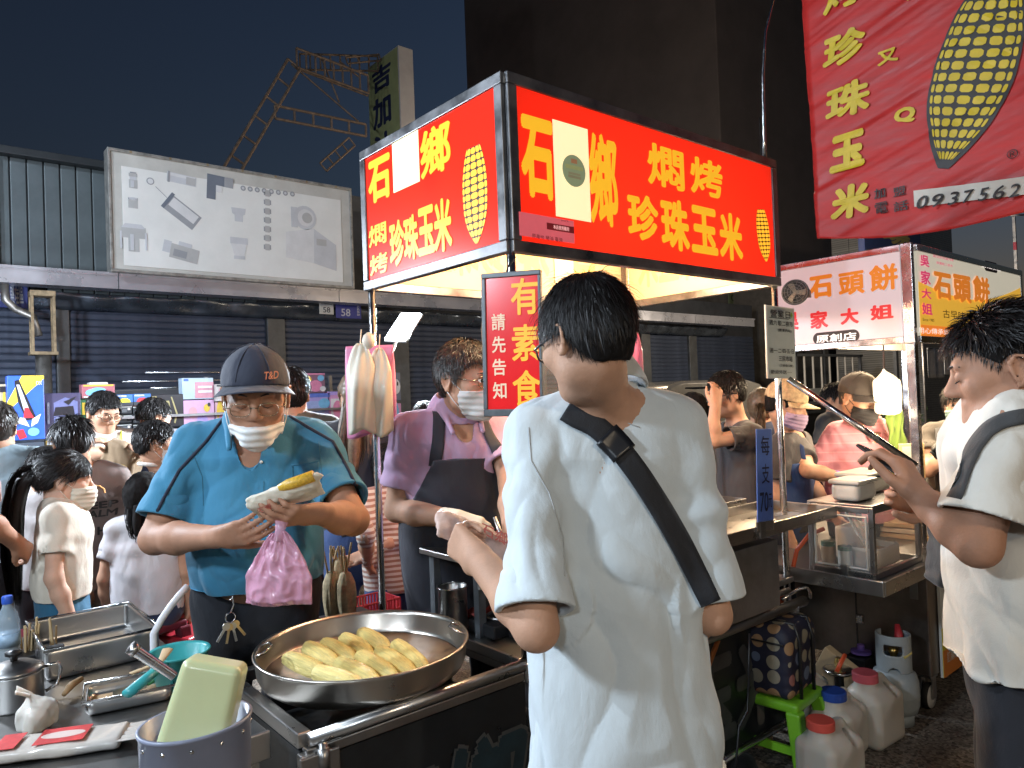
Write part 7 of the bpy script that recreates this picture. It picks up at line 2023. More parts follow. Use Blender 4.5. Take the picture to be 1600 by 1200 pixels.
tag(part('red_cloth', MB().grid(lambda a, b: (q.x+.02+.14*a, q.y+.13+.10*b, .70+.018*sin(a*9+b*4)*sin(b*7+1)+.012), 18, 12, .004), cloth('red_rag', (.32,.04,.03)), None, smooth=True), 'crumpled red rag on the cart table', 'cloth')
lid = thing('black_pan_lid', 'flat black box with glassy top on the cart table edge', 'box', (q.x+.10, q.y-.14, .692)); part('body', MB().b2(-.10, .10, -.06, .06, 0, .03), M('black_plastic', (.012,.012,.013), .4, var=.1), lid, bev=.006); part('glass_top', MB().b2(-.09, .05, -.05, .05, .0305, .034), M('glossy_top', (.3,.28,.26), .1), lid, bev=.002)

# ---------------------------------------------------------------- things in hands
def wrap(name, label, c, R, mat, L_=.24, W_=.075, cat='paper wrap', fold_=True, T=.018):
    t = thing(name, label, cat, c); t.rotation_euler = R.to_euler()
    f = Field((-L_*.6,-W_,-.06), (L_*.6,W_,.06), .005)
    f.op(cap((-L_*.40,.004,0), (L_*.36,.004,0), W_*.36, W_*.30, ((0,0,1), .6)), 0); f.op(rbox((0,-W_*.06,-.004), (L_*.50,W_*.44,.005), .003), .012); f.op(rbox((L_*.40,W_*.16,.0), (L_*.18,W_*.16,.005), .003, rotm(yaw=.5)), .008)
    V, Q = f.net(); V = folds(V, vnormals(V, Q), .0035, 22, 20, 3.3); obj('paper', fast_mesh('paper', V, Q, mat), t)
    return t
PAPER = M('waxed_paper', (.62,.56,.46), .5, var=.08, nscale=30, bump=.3, bscale=60, sss=.1)
pa, pb2 = at(395, 800, 1.90), at(500, 762, 1.90)
xx = (pb2-pa).normalized(); Rw = frame(xx, (UP*.8-FW*.6)-xx*(UP*.8-FW*.6).dot(xx))
pw = wrap('wrapped_corn', 'corn in a white paper bag held by the man in blue', (pa+pb2)/2+UP*.012, Rw, PAPER, .19, .085, T=.01)
lettering('石鄉', pw, frame((1,0,0), (0,1,0)), (-.055, .004, .0245), .036, .020, M('red_stamp', (.5,.12,.10), .6, var=0), .01)
part('corn_tip', MB().lathe([(0,.0),(.010,.006),(.015,.03),(.015,.10)], (-.01, .030, .0), 16, R=Matrix.Rotation(pi/2, 3, 'Y')), M('kernel_yellow', (.6,.36,.04), .4, var=.3, nscale=150), pw, smooth=True)
# pink translucent carrier bag
q = at(448, 880, 1.93)
pbag = thing('pink_plastic_bag', 'pink translucent plastic bag hanging from the hands of the man in blue', 'bag', at(437, 832, 1.90)); pbag.rotation_euler = (0,.10,-TH)
def FILMP(name, col, alpha=.6, rough=.22):
    return M(name, col, rough, var=.12, nscale=12, bump=.5, bscale=20, alpha=alpha, coat=.6, trans=0.)
def pb_sheet(sgn):
    def g_(a, b):
        w = .035+.135*min(1, (b/.62))**.8
        rad = perlin(np.array([[a*5.5+3, b*2.2, sgn*2.]]))[0]; fine = perlin(np.array([[a*13, b*5+1, sgn*5.]]))[0]
        x = (a-.5)*w+.012*b; z = -.185*b-.006*sin(a*5)
        cr = (1-min(1, abs(perlin(np.array([[a*4-b*2, b*3.4+a*2, 7.+sgn]]))[0])*4))*.012
        y = sgn*(.026*sin(pi*a)**.7*min(1, b*1.6)*(1 if b < .92 else (1-b)/.08))+.020*rad*(1-.5*b)+.004*fine-cr*.7
        return (x, y, z)
    return g_
PF = FILMP('pink_film', (.78,.42,.56), .52)
part('film', MB().grid(pb_sheet(-1), 60, 60, .0012), PF, pbag, smooth=True); part('film', MB().grid(pb_sheet(1), 60, 60, .0012), PF, pbag, smooth=True)
part('bag_neck', MB().tube([(0,0,-.02),(.0,0,.005),(.004,.0,.03)], [.018,.012,.018], 12), PF, pbag, smooth=True)
# what the customer holds
pa, pb2 = at(700, 828, 1.62), at(790, 868, 1.66)
xx = (pb2-pa).normalized(); Rw = frame(xx, (UP*.5+FW*.7)-xx*(UP*.5+FW*.7).dot(xx))
pw = wrap('paper_bag', 'red printed paper bag held by the man in the white polo', (pa+pb2)/2+UP*.015, Rw, M('pink_print_paper', (.52,.36,.30), .55, var=.25, nscale=26, bump=.3, bscale=60), .19, .09, cat='paper bag')
lettering('石鄉', pw, frame((1,0,0), (0,1,0)), (.03, .0, .026), .07, .04, M('red_stamp', (.5,.12,.10), .6, var=0), .02)
tgs = thing('cooking_tongs', 'steel tongs in the gloved hand of the man in lilac', 'tongs', at(783, 838, 2.44)); e = at(773, 808, 2.46)-at(783, 838, 2.44)
part('arm', MB().tube([-e*1.4, e], .0065, 8), STEEL_D(), tgs, smooth=True); part('arm', MB().tube([-e*1.4+RT*.01, e], .0065, 8), STEEL_D(), tgs, smooth=True)
pc = (at(1362, 707, 1.68)+at(1414, 744, 1.63))/2
xx = (at(1414, 744, 1.60)-at(1362, 707, 1.70)).normalized(); Rw = frame(xx, (FW*.9+UP*.3)-xx*(FW*.9+UP*.3).dot(xx))
ph = thing('mobile_phone', 'dark mobile phone held by the man at the right edge', 'phone', pc); ph.rotation_euler = Rw.to_euler()
part('case', MB().b2(-.075, .075, -.036, .036, -.004, .004), M('phone_case', (.02,.02,.022), .3), ph, bev=.003); part('screen', MB().b2(-.071, .071, -.033, .033, .0042, .0048), M('phone_glass', (.03,.03,.035), .08), ph)
for k in range(2): part('camera_lens', MB().lathe([(.006,0),(.006,.002),(0,.002)], (-.06+.016*k, .022, -.0062), 12), M('lens_black', (.01,.01,.01), .1), ph)
# shoulder bag in front of the right customer
sb = thing('shoulder_bag', 'black slack shoulder bag hanging in front of the man at right', 'bag', at(1470, 850, 1.75)); sb.rotation_euler = (0,.15,-TH)
f = Field((-.10,-.08,-.16), (.10,.08,.16), .007); f.op(rbox((0,0,-.02), (.022,.05,.08), .02), 0); f.op(cap((.0,0,.05),(.012,0,.13), .02, .008), .03)
V, Q = f.net(); V = folds(V, vnormals(V, Q), .007, 8, 10, 1.); obj('bag_body', fast_mesh('bag_body', V, Q, cloth('black_canvas', (.012,.012,.013), .8, .4)), sb); part('zip', MB().tube([(-.03,-.03,.06),(.0,-.035,.07),(.03,-.03,.06)], .003, 6), STEEL_D(), sb)

# ---------------------------------------------------------------- hanging carrier bags on the side pole
def bag_pack(name, label, c, w, hgt, mat, seed, taper=.25, rz=-TH, depth=.035, string=.05):
    t = thing(name, label, 'plastic bags', c, rz)
    def f_(sgn):
        def g_(a, b):
            ww = w*(taper+(1-taper)*min(1, (b/.28)**.6)) if b < .28 else w
            x = (a-.5)*ww; z = -hgt*b-.010*sin(a*7+seed)*b**6
            y = sgn*(depth*sin(pi*a)**.6*min(1, b*2.5))+.006*sin(a*7+seed+b*2.5)*min(1, b*1.5)+.002*sin(a*15+seed*2+b*6)
            return (x, y, z)
        return g_
    part('front_sheet', MB().grid(f_(-1), 36, 24, .0015), mat, t, smooth=True); part('back_sheet', MB().grid(f_(1), 36, 24, .0015), mat, t, smooth=True)
    part('string', MB().tube([(0,0,-.01), (.004,.01,string)], .002, 6), mat, t)
    return t
pc = Vector((.02, WL-.02, 0))
CREAMF = M('cream_film', (.64,.55,.44), .42, var=.08, nscale=7, bump=.25, bscale=14, sss=.15, coat=.2); PINKF = M('pink_film_opaque', (.62,.20,.34), .4, var=.12, nscale=7, bump=.25, bscale=14, sss=.15, coat=.2)
bb_ = at(568, 545, 2.60); bag_pack('hanging_bags', 'cream plastic bags hanging left of the side pole', bb_+RT*-.012+UP*.02, .10, .315, CREAMF, 1.); bag_pack('hanging_bags', 'cream plastic bags hanging right of the side pole', at(592, 548, 2.62)+UP*.01, .085, .31, CREAMF, 4.)
bag_pack('hanging_bags', 'pink plastic bags hanging behind the cream ones on the side pole', at(577, 540, 2.72)+UP*.0, .185, .335, PINKF, 7., taper=.95)
knot = at(576, 533, 2.58); tag(part('tie_knot', MB().lathe([(0,-.03),(.018,-.02),(.024,0),(.018,.02),(.006,.03)], knot, 14), CREAMF, None, smooth=True), 'knotted film tying the cream bags to the pole', 'knot')
bag_pack('hanging_bags', 'pink plastic bags hanging behind the head of the customer', at(985, 520, 2.95), .090, .29, PINKF, 2., taper=.6, string=.30)
# clear plastic wind sheet at the back of the cart
FILM = M('clear_film', (.85,.85,.85), .06, var=0, alpha=.075, bump=.7, bscale=9, stretch=(1,1,.35), spec=1.)
def wf_(a, b):
    x = .55+.93*a; z = 1.90-.78*b
    return (x, WL-.005+.012*sin(x*23+z*9)+.006*sin(z*40+x*11), z)
tag(part('wind_sheet', MB().grid(wf_, 60, 50), FILM, None, smooth=True), 'clear plastic wind sheet stretched along the back of the cart', 'plastic sheet')

# ---------------------------------------------------------------- side table at the lower left
lt = thing('side_table', 'stainless prep table at lower left crowded with kitchen things', 'table', (-.98, .72, 0))
part('top', MB().b2(-.34, .27, -.62, .70, .695, .72), STEEL_D(), lt, bev=.004)
part('front_lip', MB().b2(-.34, .27, -.632, -.62, .66, .724), STEEL(), lt, bev=.003)
for x in (-.31, .24):
    for y in (-.58, .66): part('leg', MB().b2(x-.015, x+.015, y-.015, y+.015, 0, .695), STEEL(), lt)
ZT_ = .7205
dt = thing('deep_tray', 'deep rectangular steel tray at the back of the side table', 'tray', (-.905, 1.05, ZT_))
f = Field((-.17,-.22,0), (.17,.22,.09), .006); f.op(rbox((0,0,.045), (.15,.20,.045), .012)); f.op(rbox((0,0,.055), (.142,.192,.045), .012), 0, '-'); V, Q = f.net(); obj('body', fast_mesh('body', V, Q, STEEL()), dt)
part('rim', MB().tube([(-.152,-.202,.088),(.152,-.202,.088),(.152,.202,.088),(-.152,.202,.088)], .005, 8, closed=True), STEEL_B(), dt, smooth=True)
wb = thing('water_bottle', 'clear water bottle with blue cap at left edge of the side table', 'bottle', (*atz(14, 1040, ZT_)[:2], ZT_))
part('body', MB().lathe([(0,0),(.028,0),(.031,.008),(.031,.05),(.029,.055),(.031,.06),(.031,.13),(.026,.155),(.014,.178),(.0125,.19)], n=28), M('clear_pet', (.45,.55,.62), .05, var=0, alpha=.45, spec=.8), wb, smooth=True); part('cap', MB().lathe([(.0145,.188),(.0150,.19),(.0150,.208),(.013,.211),(0,.211)], n=24), M('cap_blue', (.03,.10,.50), .4), wb, angle=40); part('label', MB().lathe([(.0316,.06),(.0316,.10)], n=28), M('bottle_label', (.30,.42,.55), .4, var=.3, nscale=40), wb, smooth=True)
stk_c = atz(62, 1030, ZT_)
for i in range(13):
    q = Vector((stk_c.x+rnd(-.045,.05), stk_c.y+rnd(-.02,.02), ZT_)); 
    tag(part('bamboo_stick', MB().tube([(0,0,0), (rnd(-.012,.012), rnd(-.01,.01), rnd(.085,.13))], .0035, 6), M('bamboo', (.50,.36,.19), .6), None, loc=q), 'short bamboo stick standing in the bundle beside the water bottle', 'stick', 'bamboo sticks on the side table')
sc = thing('stick_holder', 'dark block holding bamboo sticks on the side table', 'holder', (stk_c.x, stk_c.y-.05, ZT_)); part('body', MB().b2(-.07, .05, -.02, .07, 0, .035), M('black_plastic', (.012,.012,.013), .4, var=.1), sc, bev=.004); part('grip', MB().b2(-.02, .055, -.05, -.02, .03, .055), M('sponge_dark', (.05,.045,.045), .9, bump=.6), sc, bev=.006)
q = atz(40, 1105, ZT_)
pot = thing('lidded_pot', 'shiny steel pot with dark lid at the left edge of the side table', 'pot', (q.x-.02, q.y+.03, ZT_))
part('body', MB().lathe([(0,0),(.062,0),(.066,.006),(.066,.085),(.069,.088),(.066,.090)], n=44), STEEL(), pot, smooth=True); part('lid', MB().lathe([(.068,.090),(.066,.098),(.04,.112),(.012,.118),(0,.118)], n=44), STEEL_D(), pot, smooth=True); part('knob', MB().lathe([(.008,.116),(.010,.128),(.020,.134),(.020,.142),(0,.146)], n=20), BLACK_PL(), pot, smooth=True)
part('handle', MB().tube([(.066,0,.085),(.10,.0,.088),(.105,0,.07),(.095,0,.03),(.068,0,.02)], .0045, 8), STEEL_B(), pot, smooth=True)
q = atz(58, 1140, ZT_)
sg_ = thing('salt_bag', 'white knotted bag of salt in front of the lidded pot', 'bag', (q.x, q.y, ZT_))
f = Field((-.06,-.05,0), (.06,.05,.13), .005); f.op(rbox((0,0,.030), (.046,.036,.034), .02, rotm(yaw=.4)), 0); f.op(cap((.004,0,.05), (-.016,0,.088), .036, .012), .03); f.cut((0,0,-1), 0.); V, Q = f.net(); V = folds(V, vnormals(V, Q), .0060, 12, 17, 6.6); obj('film', fast_mesh('film', V, Q, M('salt_film', (.62,.58,.52), .45, var=.12, coat=.25, bump=.4, bscale=35, sss=.1)), sg_)
part('bag_top', MB().grid(lambda a, b: (-.016-.03*a+.012*b, (b-.5)*.05*(.3+a), .084+.022*a+.006*sin(b*12)), 8, 14, .0015), MATS['salt_film'], sg_, smooth=True)
q = atz(100, 1170, ZT_)
pk = thing('printed_packet', 'long clear packet with red print at the bottom left of the side table', 'packet', (q.x-.01, q.y, ZT_), rz=-.45)
f = Field((-.16,-.07,0), (.16,.07,.04), .005); f.op(rbox((0,0,.016), (.14,.055,.016), .015)); V, Q = f.net(); V = folds(V, vnormals(V, Q), .003, 20, 12, 2.); obj('film', fast_mesh('film', V, Q, M('packet_film', (.55,.50,.45), .22, var=.12, coat=.7, bump=.4, bscale=30)), pk)
part('red_print', MB().b2(-.04, .06, -.04, .04, .0335, .0345), M('packet_red', (.55,.05,.05), .4, var=.3, nscale=20), pk); part('pale_print', MB().prism([(.045*cos(t)+.01, .018*sin(t)) for t in np.linspace(0, 2*pi, 20, endpoint=False)], Matrix.Identity(3), (0,0,.0346), .0006), M('packet_pale', (.65,.5,.45), .4), pk); part('red_print', MB().b2(-.12, -.075, -.04, .04, .0335, .0345), M('packet_red', (.55,.05,.05), .4, var=.3, nscale=20), pk); part('crimped_end', MB().grid(lambda a, b: (.13+.05*a, -.05+.10*b, .022+.006*sin(b*30)*a), 8, 24, .0015), MATS['packet_film'], pk)
q = atz(205, 1098, ZT_)
sp = thing('shallow_pan', 'shallow rectangular steel pan with a green handled knife', 'pan', (q.x, q.y+.02, ZT_), rz=-.2)
f = Field((-.13,-.10,0), (.13,.10,.05), .005); f.op(rbox((0,0,.022), (.10,.07,.022), .02)); f.op(rbox((0,0,.032), (.094,.064,.026), .02), 0, '-'); V, Q = f.net(); obj('body', fast_mesh('body', V, Q, STEEL()), sp); part('rim', MB().tube([(-.104,-.074,.041),(.104,-.074,.041),(.104,.074,.041),(-.104,.074,.041)], .004, 8, closed=True), STEEL_B(), sp, smooth=True); part('paper_lining', MB().b2(-.085, .085, -.055, .055, .008, .012), M('kraft_paper_0', (.5,.34,.2), .8), sp)
gh = thing('green_handled_knife', 'green handle of a knife lying in the shallow pan', 'knife', (q.x+.045, q.y+.03, ZT_+.03), rz=.3); part('grip', MB().tube([(0,0,0),(.07,0,.01)], [.011,.013], 10, flat=.7), M('green_plastic', (.02,.14,.05), .4), gh, smooth=True); part('blade', MB().b2(-.09, 0, -.001, .001, -.012, .012), STEEL(), gh)
q = atz(288, 1082, ZT_)
dp = thing('dipper', 'teal plastic ladle with long handle lying over the shallow pan', 'dipper', (q.x+.0, q.y+.04, ZT_)); dp.scale = (1.22, 1.22, 1.15)
TEAL = M('teal_plastic', (.04,.30,.31), .35, var=.06, sss=.1)
part('bowl', MB().lathe([(0,.0),(.040,.0),(.045,.006),(.062,.082),(.067,.086),(.065,.090),(.058,.085),(.041,.010),(0,.008)], n=44), TEAL, dp, smooth=True)
hd = at(148, 1042, 1.62)-Vector((q.x, q.y+.04, ZT_)); hs0 = hd.copy(); hs0.z = 0; hs0.normalize()
part('handle', MB().tube([hs0*.058+Vector((0,0,.082)), hs0*.10+Vector((0,0,.080)), hs0*.20+Vector((0,0,.074))], [.010,.012,.013], 12, flat=.75), TEAL, dp, smooth=True)
q2 = at(228, 1030, 1.72); e = at(212, 1015, 1.70)-at(265, 1050, 1.74)
tt = thing('steel_tube_tool', 'hollow steel tube tool leaning in the teal ladle', 'tool', at(240, 1035, 1.70)); e.normalize(); part('tube', MB().tube([-e*.06, e*.065], [.011,.013], 18, caps=False), STEEL_B(), tt, smooth=True); part('collar', MB().tube([e*.05, e*.066], .0155, 18), STEEL(), tt, smooth=True)
tag(part('wooden_paddle', MB().tube([at(262,1015,1.85), at(250,1035,1.80), at(205,1052,1.72)], [.014,.008,.007], 10, flat=.4), M('pale_wood', (.5,.36,.2), .7), None, smooth=True), 'pale wooden paddle lying behind the teal ladle', 'paddle')
tag(part('wooden_tool', MB().tube([atz(100,1085,ZT_+.02), atz(112,1070,ZT_+.025), atz(128,1060,ZT_+.03)], [.006,.010,.007], 10), M('dark_wood', (.28,.18,.09), .7), None, smooth=True), 'short wooden tool handle lying beside the lidded pot', 'tool')
bru = thing('black_brush', 'black handled brush lying behind the lidded pot', 'brush', atz(135, 1030, ZT_+.02)); part('grip', MB().tube([(-.01,.0,.01),(.03,-.02,.04)], [.012,.018], 10), BLACK_PL(), bru, smooth=True); part('head', MB().box((.05,-.03,.02), (.05,.03,.04)), BLACK_PL(), bru, bev=.006)
rk = thing('wire_rack', 'small wire rack with metal bits behind the lidded pot', 'rack', (*atz(100, 1045, ZT_)[:2], ZT_)); wv_ = MB()
for k in range(9): wv_.tube([(-.06+.015*k,-.04,.03),(-.06+.015*k,.04,.03)], .0016, 5)
part('wires', wv_, STEEL_B(), rk); part('frame', MB().tube([(-.065,-.042,.03),(.065,-.042,.03),(.065,.042,.03),(-.065,.042,.03)], .003, 6, closed=True), STEEL_B(), rk)
for x in (-.06,.06): part('leg', MB().tube([(x,-.04,.03),(x,-.04,0)], .003, 6), STEEL_B(), rk); part('leg', MB().tube([(x,.04,.03),(x,.04,0)], .003, 6), STEEL_B(), rk)
# blue grey bucket sleeve holding an upside-down tub
bc = at(308, 1190, 1.36)
bu = thing('utensil_bucket', 'blue grey riveted bucket clamped at the table corner', 'bucket', (bc.x, bc.y, bc.z-.08))
BG = M('bluegrey_plastic', (.20,.22,.30), .35, var=.06, coat=.2)
part('shell', MB().lathe([(.0,.0),(.092,.0),(.095,.006),(.098,.15),(.101,.152),(.101,.158),(.095,.158),(.092,.012),(0,.010)], n=56, sy=.86), BG, bu, smooth=True)
for k in range(12):
    t = k*2*pi/12+.2; part('rivet', MB().lathe([(0,.003),(.0035,.002),(.0045,0)], (.0965*cos(t), .0965*.86*sin(t), .135), 10, R=Vector((cos(t), sin(t)/.86, 0)).to_track_quat('Z', 'Y').to_matrix()), STEEL_B(), bu, smooth=True)
part('bracket', MB().tube([(-.095,.0,.06),(-.115,.04,.02),(-.10,.09,.0)], .006, 8), BLACK_PL(), bu, smooth=True)
gt = at(320, 1104, 1.37)
gtub = thing('square_tub', 'pale green square tub standing upside down in the bucket', 'tub', gt); gtub.rotation_euler = (-.16, .26, -TH+.12)
f = Field((-.09,-.075,-.10), (.09,.075,.10), .004)
f.op((A3((-.1,-.1,-.1)), A3((.1,.1,.1)), lambda X, Y, Z: (lambda k_: rbox((0,0,0), (.062,.044,.085), .016)[2](X/k_, Y/k_, Z)*.92)(1-.9*(Z+.085)*.75)), 0)
V, Q = f.net(); obj('body', fast_mesh('body', V, Q, M('pale_green_plastic', (.50,.53,.30), .32, var=.05, sss=.15, coat=.2)), gtub)
part('rolled_rim', MB().tube([(-.064,-.046,-.083),(.064,-.046,-.083),(.064,.046,-.083),(-.064,.046,-.083)], .005, 8, closed=True), MATS['pale_green_plastic'], gtub, smooth=True)
# white bent hose behind the side table
q = at(240, 988, 2.05); tag(part('white_hose', MB().tube([at(236,1000,2.05)-UP*.74, at(238,998,2.05)-UP*.3, at(240,990,2.05), at(252,968,2.08), at(268,945,2.1), at(282,928,2.12), at(293,916,2.14)], .010, 12), M('white_plastic', (.58,.57,.60), .4), None, smooth=True), 'bent white plastic hose rising behind the deep tray', 'hose')
# key ring on the belt of the man in blue
kr = thing('key_ring', 'bunch of keys on a clip at the belt of the man in blue', 'keys', at(360, 965, 2.10))
part('clip', MB().tube([(0,0,.05),(.008,0,.06),(.010,0,.035),(.002,0,.015)], .0022, 6), STEEL_B(), kr); part('ring', MB().tube([(.014*cos(t), 0, .014*sin(t)) for t in np.linspace(0, 2*pi, 20, endpoint=False)], .0018, 6, closed=True), STEEL_B(), kr)
for k in range(4):
    a = -.6+.4*k; R2 = Matrix.Rotation(a, 3, 'Y'); o_ = R2 @ Vector((0,0,-.014))
    part('key', MB().lathe([(.003,-.0012),(.011,-.0012),(.011,.0012),(.003,.0012)], o_+R2 @ Vector((0,-.002*k,-.012)), 14, R=R2 @ Matrix.Rotation(pi/2, 3, 'X')).box(o_+R2 @ Vector((0,-.002*k,-.040)), (.007,.002,.036), R2), M('key_brass_%d' % (k % 2), [(.6,.45,.25), (.5,.5,.5)][k % 2], .3, 1.), kr)

# ---------------------------------------------------------------- stools, gas, jugs and bag on the ground at right
def stool(label, c, col, hgt=.46, w=.15, rz=0., name='plastic_stool'):
    t = thing(name, label, 'stool', c, rz)
    m = M('stool_'+str(col), col, .32, var=.06, coat=.2)
    f = Field((-w-.02,-w-.02,hgt-.05), (w+.02,w+.02,hgt+.01), .006); f.op(rbox((0,0,hgt-.02), (w,w,.02), .014)); V, Q = f.net(); obj('seat', fast_mesh('seat', V, Q, m), t)
    for sx_ in (-1, 1):
        for sy_ in (-1, 1):
            a = Vector((sx_*(w-.02), sy_*(w-.02), hgt-.03)); b = Vector((sx_*(w+.02), sy_*(w+.02), 0))
            part('leg', MB().hexa([b+Vector((-.022,-.022,0)), b+Vector((.022,-.022,0)), b+Vector((.022,.022,0)), b+Vector((-.022,.022,0)), a+Vector((-.028,-.028,0)), a+Vector((.028,-.028,0)), a+Vector((.028,.028,0)), a+Vector((-.028,.028,0))]), m, t, bev=.008)
    for z in (hgt*.35,):
        k = w+.010; part('brace', MB().b2(-k, k, -k-.006, -k+.006, z, z+.03), m, t); part('brace', MB().b2(-k, k, k-.006, k+.006, z, z+.03), m, t); part('brace', MB().b2(-k-.006, -k+.006, -k, k, z, z+.03), m, t); part('brace', MB().b2(k-.006, k+.006, -k, k, z, z+.03), m, t)
    return t
q = at(222, 900, 3.45); stool('maroon plastic stool under the child in the pale shirt', (q.x, q.y, 0), (.10,.012,.022), .48, .14, .3)
q = at(10, 930, 3.2); stool('maroon plastic stool at the left edge behind the bottle', (q.x, q.y, 0), (.10,.012,.022), .50, .14, .1)
q = at(292, 930, 3.6); stool('red plastic stool half hidden behind the man in blue', (q.x, q.y, 0), (.30,.02,.03), .40, .14, .5)
stool('lime green plastic stool under the patterned cooler bag', (1.30, -.02, 0), (.16,.42,.025), .285, .125, .1)
cbq = thing('cooler_bag', 'dark patterned insulated bag standing on the lime stool', 'bag', (1.30, -.01, .288), .1); cbq.scale = (1.18, 1.18, 1.2)
f = Field((-.14,-.14,0), (.14,.14,.26), .006); f.op(rbox((0,0,.105), (.115,.10,.105), .03)); f.op(rbox((0,0,.205), (.105,.09,.03), .03), .03); V, Q = f.net(); V = folds(V, vnormals(V, Q), .003, 10, 10, 1.)
def PATCH():
    m = M('patterned_fabric', (.02,.022,.05), .6, var=0, bump=.2)
    nt = m.node_tree; N = nt.nodes; L = nt.links
    tc = N.new('ShaderNodeTexCoord'); v_ = N.new('ShaderNodeTexVoronoi'); v_.inputs['Scale'].default_value = 18.; v_.inputs['Randomness'].default_value = .35
    L.new(tc.outputs['Object'], v_.inputs['Vector'])
    r1 = N.new('ShaderNodeValToRGB'); r1.color_ramp.interpolation = 'CONSTANT'; r1.color_ramp.elements[0].color = (1,1,1,1); r1.color_ramp.elements[1].position = .40; r1.color_ramp.elements[1].color = (0,0,0,1)
    L.new(v_.outputs['Distance'], r1.inputs[0])
    r2 = N.new('ShaderNodeValToRGB'); r2.color_ramp.interpolation = 'CONSTANT'
    sp_ = N.new('ShaderNodeSeparateColor'); L.new(v_.outputs['Color'], sp_.inputs[0]); L.new(sp_.outputs[0], r2.inputs[0])
    r2.color_ramp.elements[0].color = (.22,.20,.15,1); r2.color_ramp.elements[1].color = (.28,.17,.09,1); r2.color_ramp.elements[1].position = .35
    e = r2.color_ramp.elements.new(.6); e.color = (.10,.13,.20,1); e = r2.color_ramp.elements.new(.8); e.color = (.24,.10,.09,1)
    mx = N.new('ShaderNodeMix'); mx.data_type = 'RGBA'; L.new(r1.outputs[0], mx.inputs['Factor']); mx.inputs[6].default_value = (.012,.013,.03,1); L.new(r2.outputs[0], mx.inputs[7])
    L.new(mx.outputs[2], N['Principled BSDF'].inputs['Base Color']); return m
obj('body', fast_mesh('body', V, Q, PATCH()), cbq)
for x in (-.05, .05): part('piping', MB().tube([(x,-.104,.0),(x,-.106,.18),(x,-.09,.232),(x,.09,.232),(x,.106,.18),(x,.104,.0)], .006, 8), BLACK_PL(), cbq, smooth=True)
part('handle', MB().tube([(-.05,-.02,.235),(-.03,-.02,.262),(.03,-.02,.262),(.05,-.02,.235)], .008, 8), BLACK_PL(), cbq, smooth=True); part('zip', MB().tube([(-.117,-.08,.18),(-.117,.08,.18)], .003, 6), BLACK_PL(), cbq)
JUG = M('milky_plastic', (.62,.57,.50), .38, var=.05, nscale=5, trans=.25, sss=.25, ior=1.3)
def jug(label, c, rz, lid, hgt=.24, w=.11, d_=.085):
    t = thing('water_jug', label, 'jug', c, rz)
    f = Field((-w-.02,-d_-.02,0), (w+.02,d_+.02,hgt+.05), .0055)
    f.op(rbox((0,0,hgt*.40), (w,d_,hgt*.40), .035)); f.op(cap((-.015,0,hgt*.70), (-.045,0,hgt*.86), .075, .040), .05); f.op(cap((w*.55,0,hgt*.62), (w*.55,0,hgt*.90), .05, .022, ((0,1,0), .7)), .05)
    f.op(cap((w*.35,-.2,hgt*.80), (w*.35,.2,hgt*.80), .020), .015, '-'); f.cut((0,0,-1), 0.)
    f.op(cap((-.05,0,hgt*.84), (-.05,0,hgt*.97), .042), .01)
    f.cut((0,0,1), hgt*.985)
    V, Q = f.net(); obj('body', fast_mesh('body', V, Q, JUG), t)
    part('lid', MB().lathe([(.046,hgt*.955),(.050,hgt*.96),(.050,hgt*1.075),(.046,hgt*1.09),(0,hgt*1.09)], (-.05,0,0), 32), M('lid_'+str(lid), lid, .45, var=.06), t, angle=40)
    return t
jug('milky water jug with coral red lid, nearest of the row', (1.245, -.245, 0), radians(-6), (.55,.08,.06))
jug('milky water jug with blue lid in the middle of the row', (1.50, -.155, 0), radians(8), (.02,.06,.30), .25)
jug('milky water jug with pink red lid beside the gas cylinder', (1.715, -.195, 0), radians(-4), (.45,.08,.10), .27)
jug('milky water jug with grey lid behind the blue lidded one', (1.66, .07, 0), radians(20), (.3,.3,.3), .24)
gas = thing('gas_cylinder', 'pale blue grey gas cylinder beside the stall cabinet', 'gas cylinder', (1.955, -.185, 0))
GC = M('gas_paint', (.33,.38,.41), .4, var=.12, nscale=6, coat=.1)
part('bottle', MB().lathe([(.060,.045),(.085,.055),(.094,.085),(.095,.12),(.0965,.125),(.0965,.131),(.095,.136),(.095,.18),(.085,.215),(.055,.238),(.03,.245)], n=40), GC, gas, smooth=True); part('foot_ring', MB().lathe([(.066,0),(.070,0),(.070,.05),(.066,.05)], n=36), GC, gas, smooth=True)
fcl = Field((-.075,-.075,.22), (.075,.075,.40), .004)
fcl.op((A3((-.07,-.07,.225)), A3((.07,.07,.385)), lambda X, Y, Z: np.maximum(np.abs(np.sqrt(X*X+Y*Y)-.066)-.0045, np.abs(Z-.305)-.08).astype('f4')), 0)
vdir = np.array(Vector((CAM.x-1.955, CAM.y+.185, 0)).normalized())
fcl.op(rbox(vdir*.066+A3((0,0,.325)), (.035,.03,.022), .012, rotm(yaw=-TH)), 0, '-'); fcl.op(rbox(-vdir*.066+A3((0,0,.34)), (.05,.03,.06), .012, rotm(yaw=-TH)), 0, '-'); fcl.op(ell(vdir*.066+A3((0,0,.23)), (.022,.022,.022)), 0, '-')
V, Q = fcl.net(); obj('collar', fast_mesh('collar', V, Q, GC), gas)
part('valve', MB().lathe([(.014,.24),(.014,.29),(.02,.30),(.02,.32),(0,.32)], n=16), M('brass', (.5,.36,.12), .4, 1.), gas, smooth=True); part('red_cap', MB().tube([(.02,-.02,.34),(.035,-.01,.37),(.05,0,.41)], [.016,.018,.010], 10), M('red_plastic', (.42,.03,.04), .45), gas, smooth=True); part('yellow_tag', MB().tube([(-.04,-.055,.30),(0,-.065,.31),(.03,-.05,.315)], .012, 8, flat=.5), M('tag_yellow', (.62,.52,.18), .5), gas)
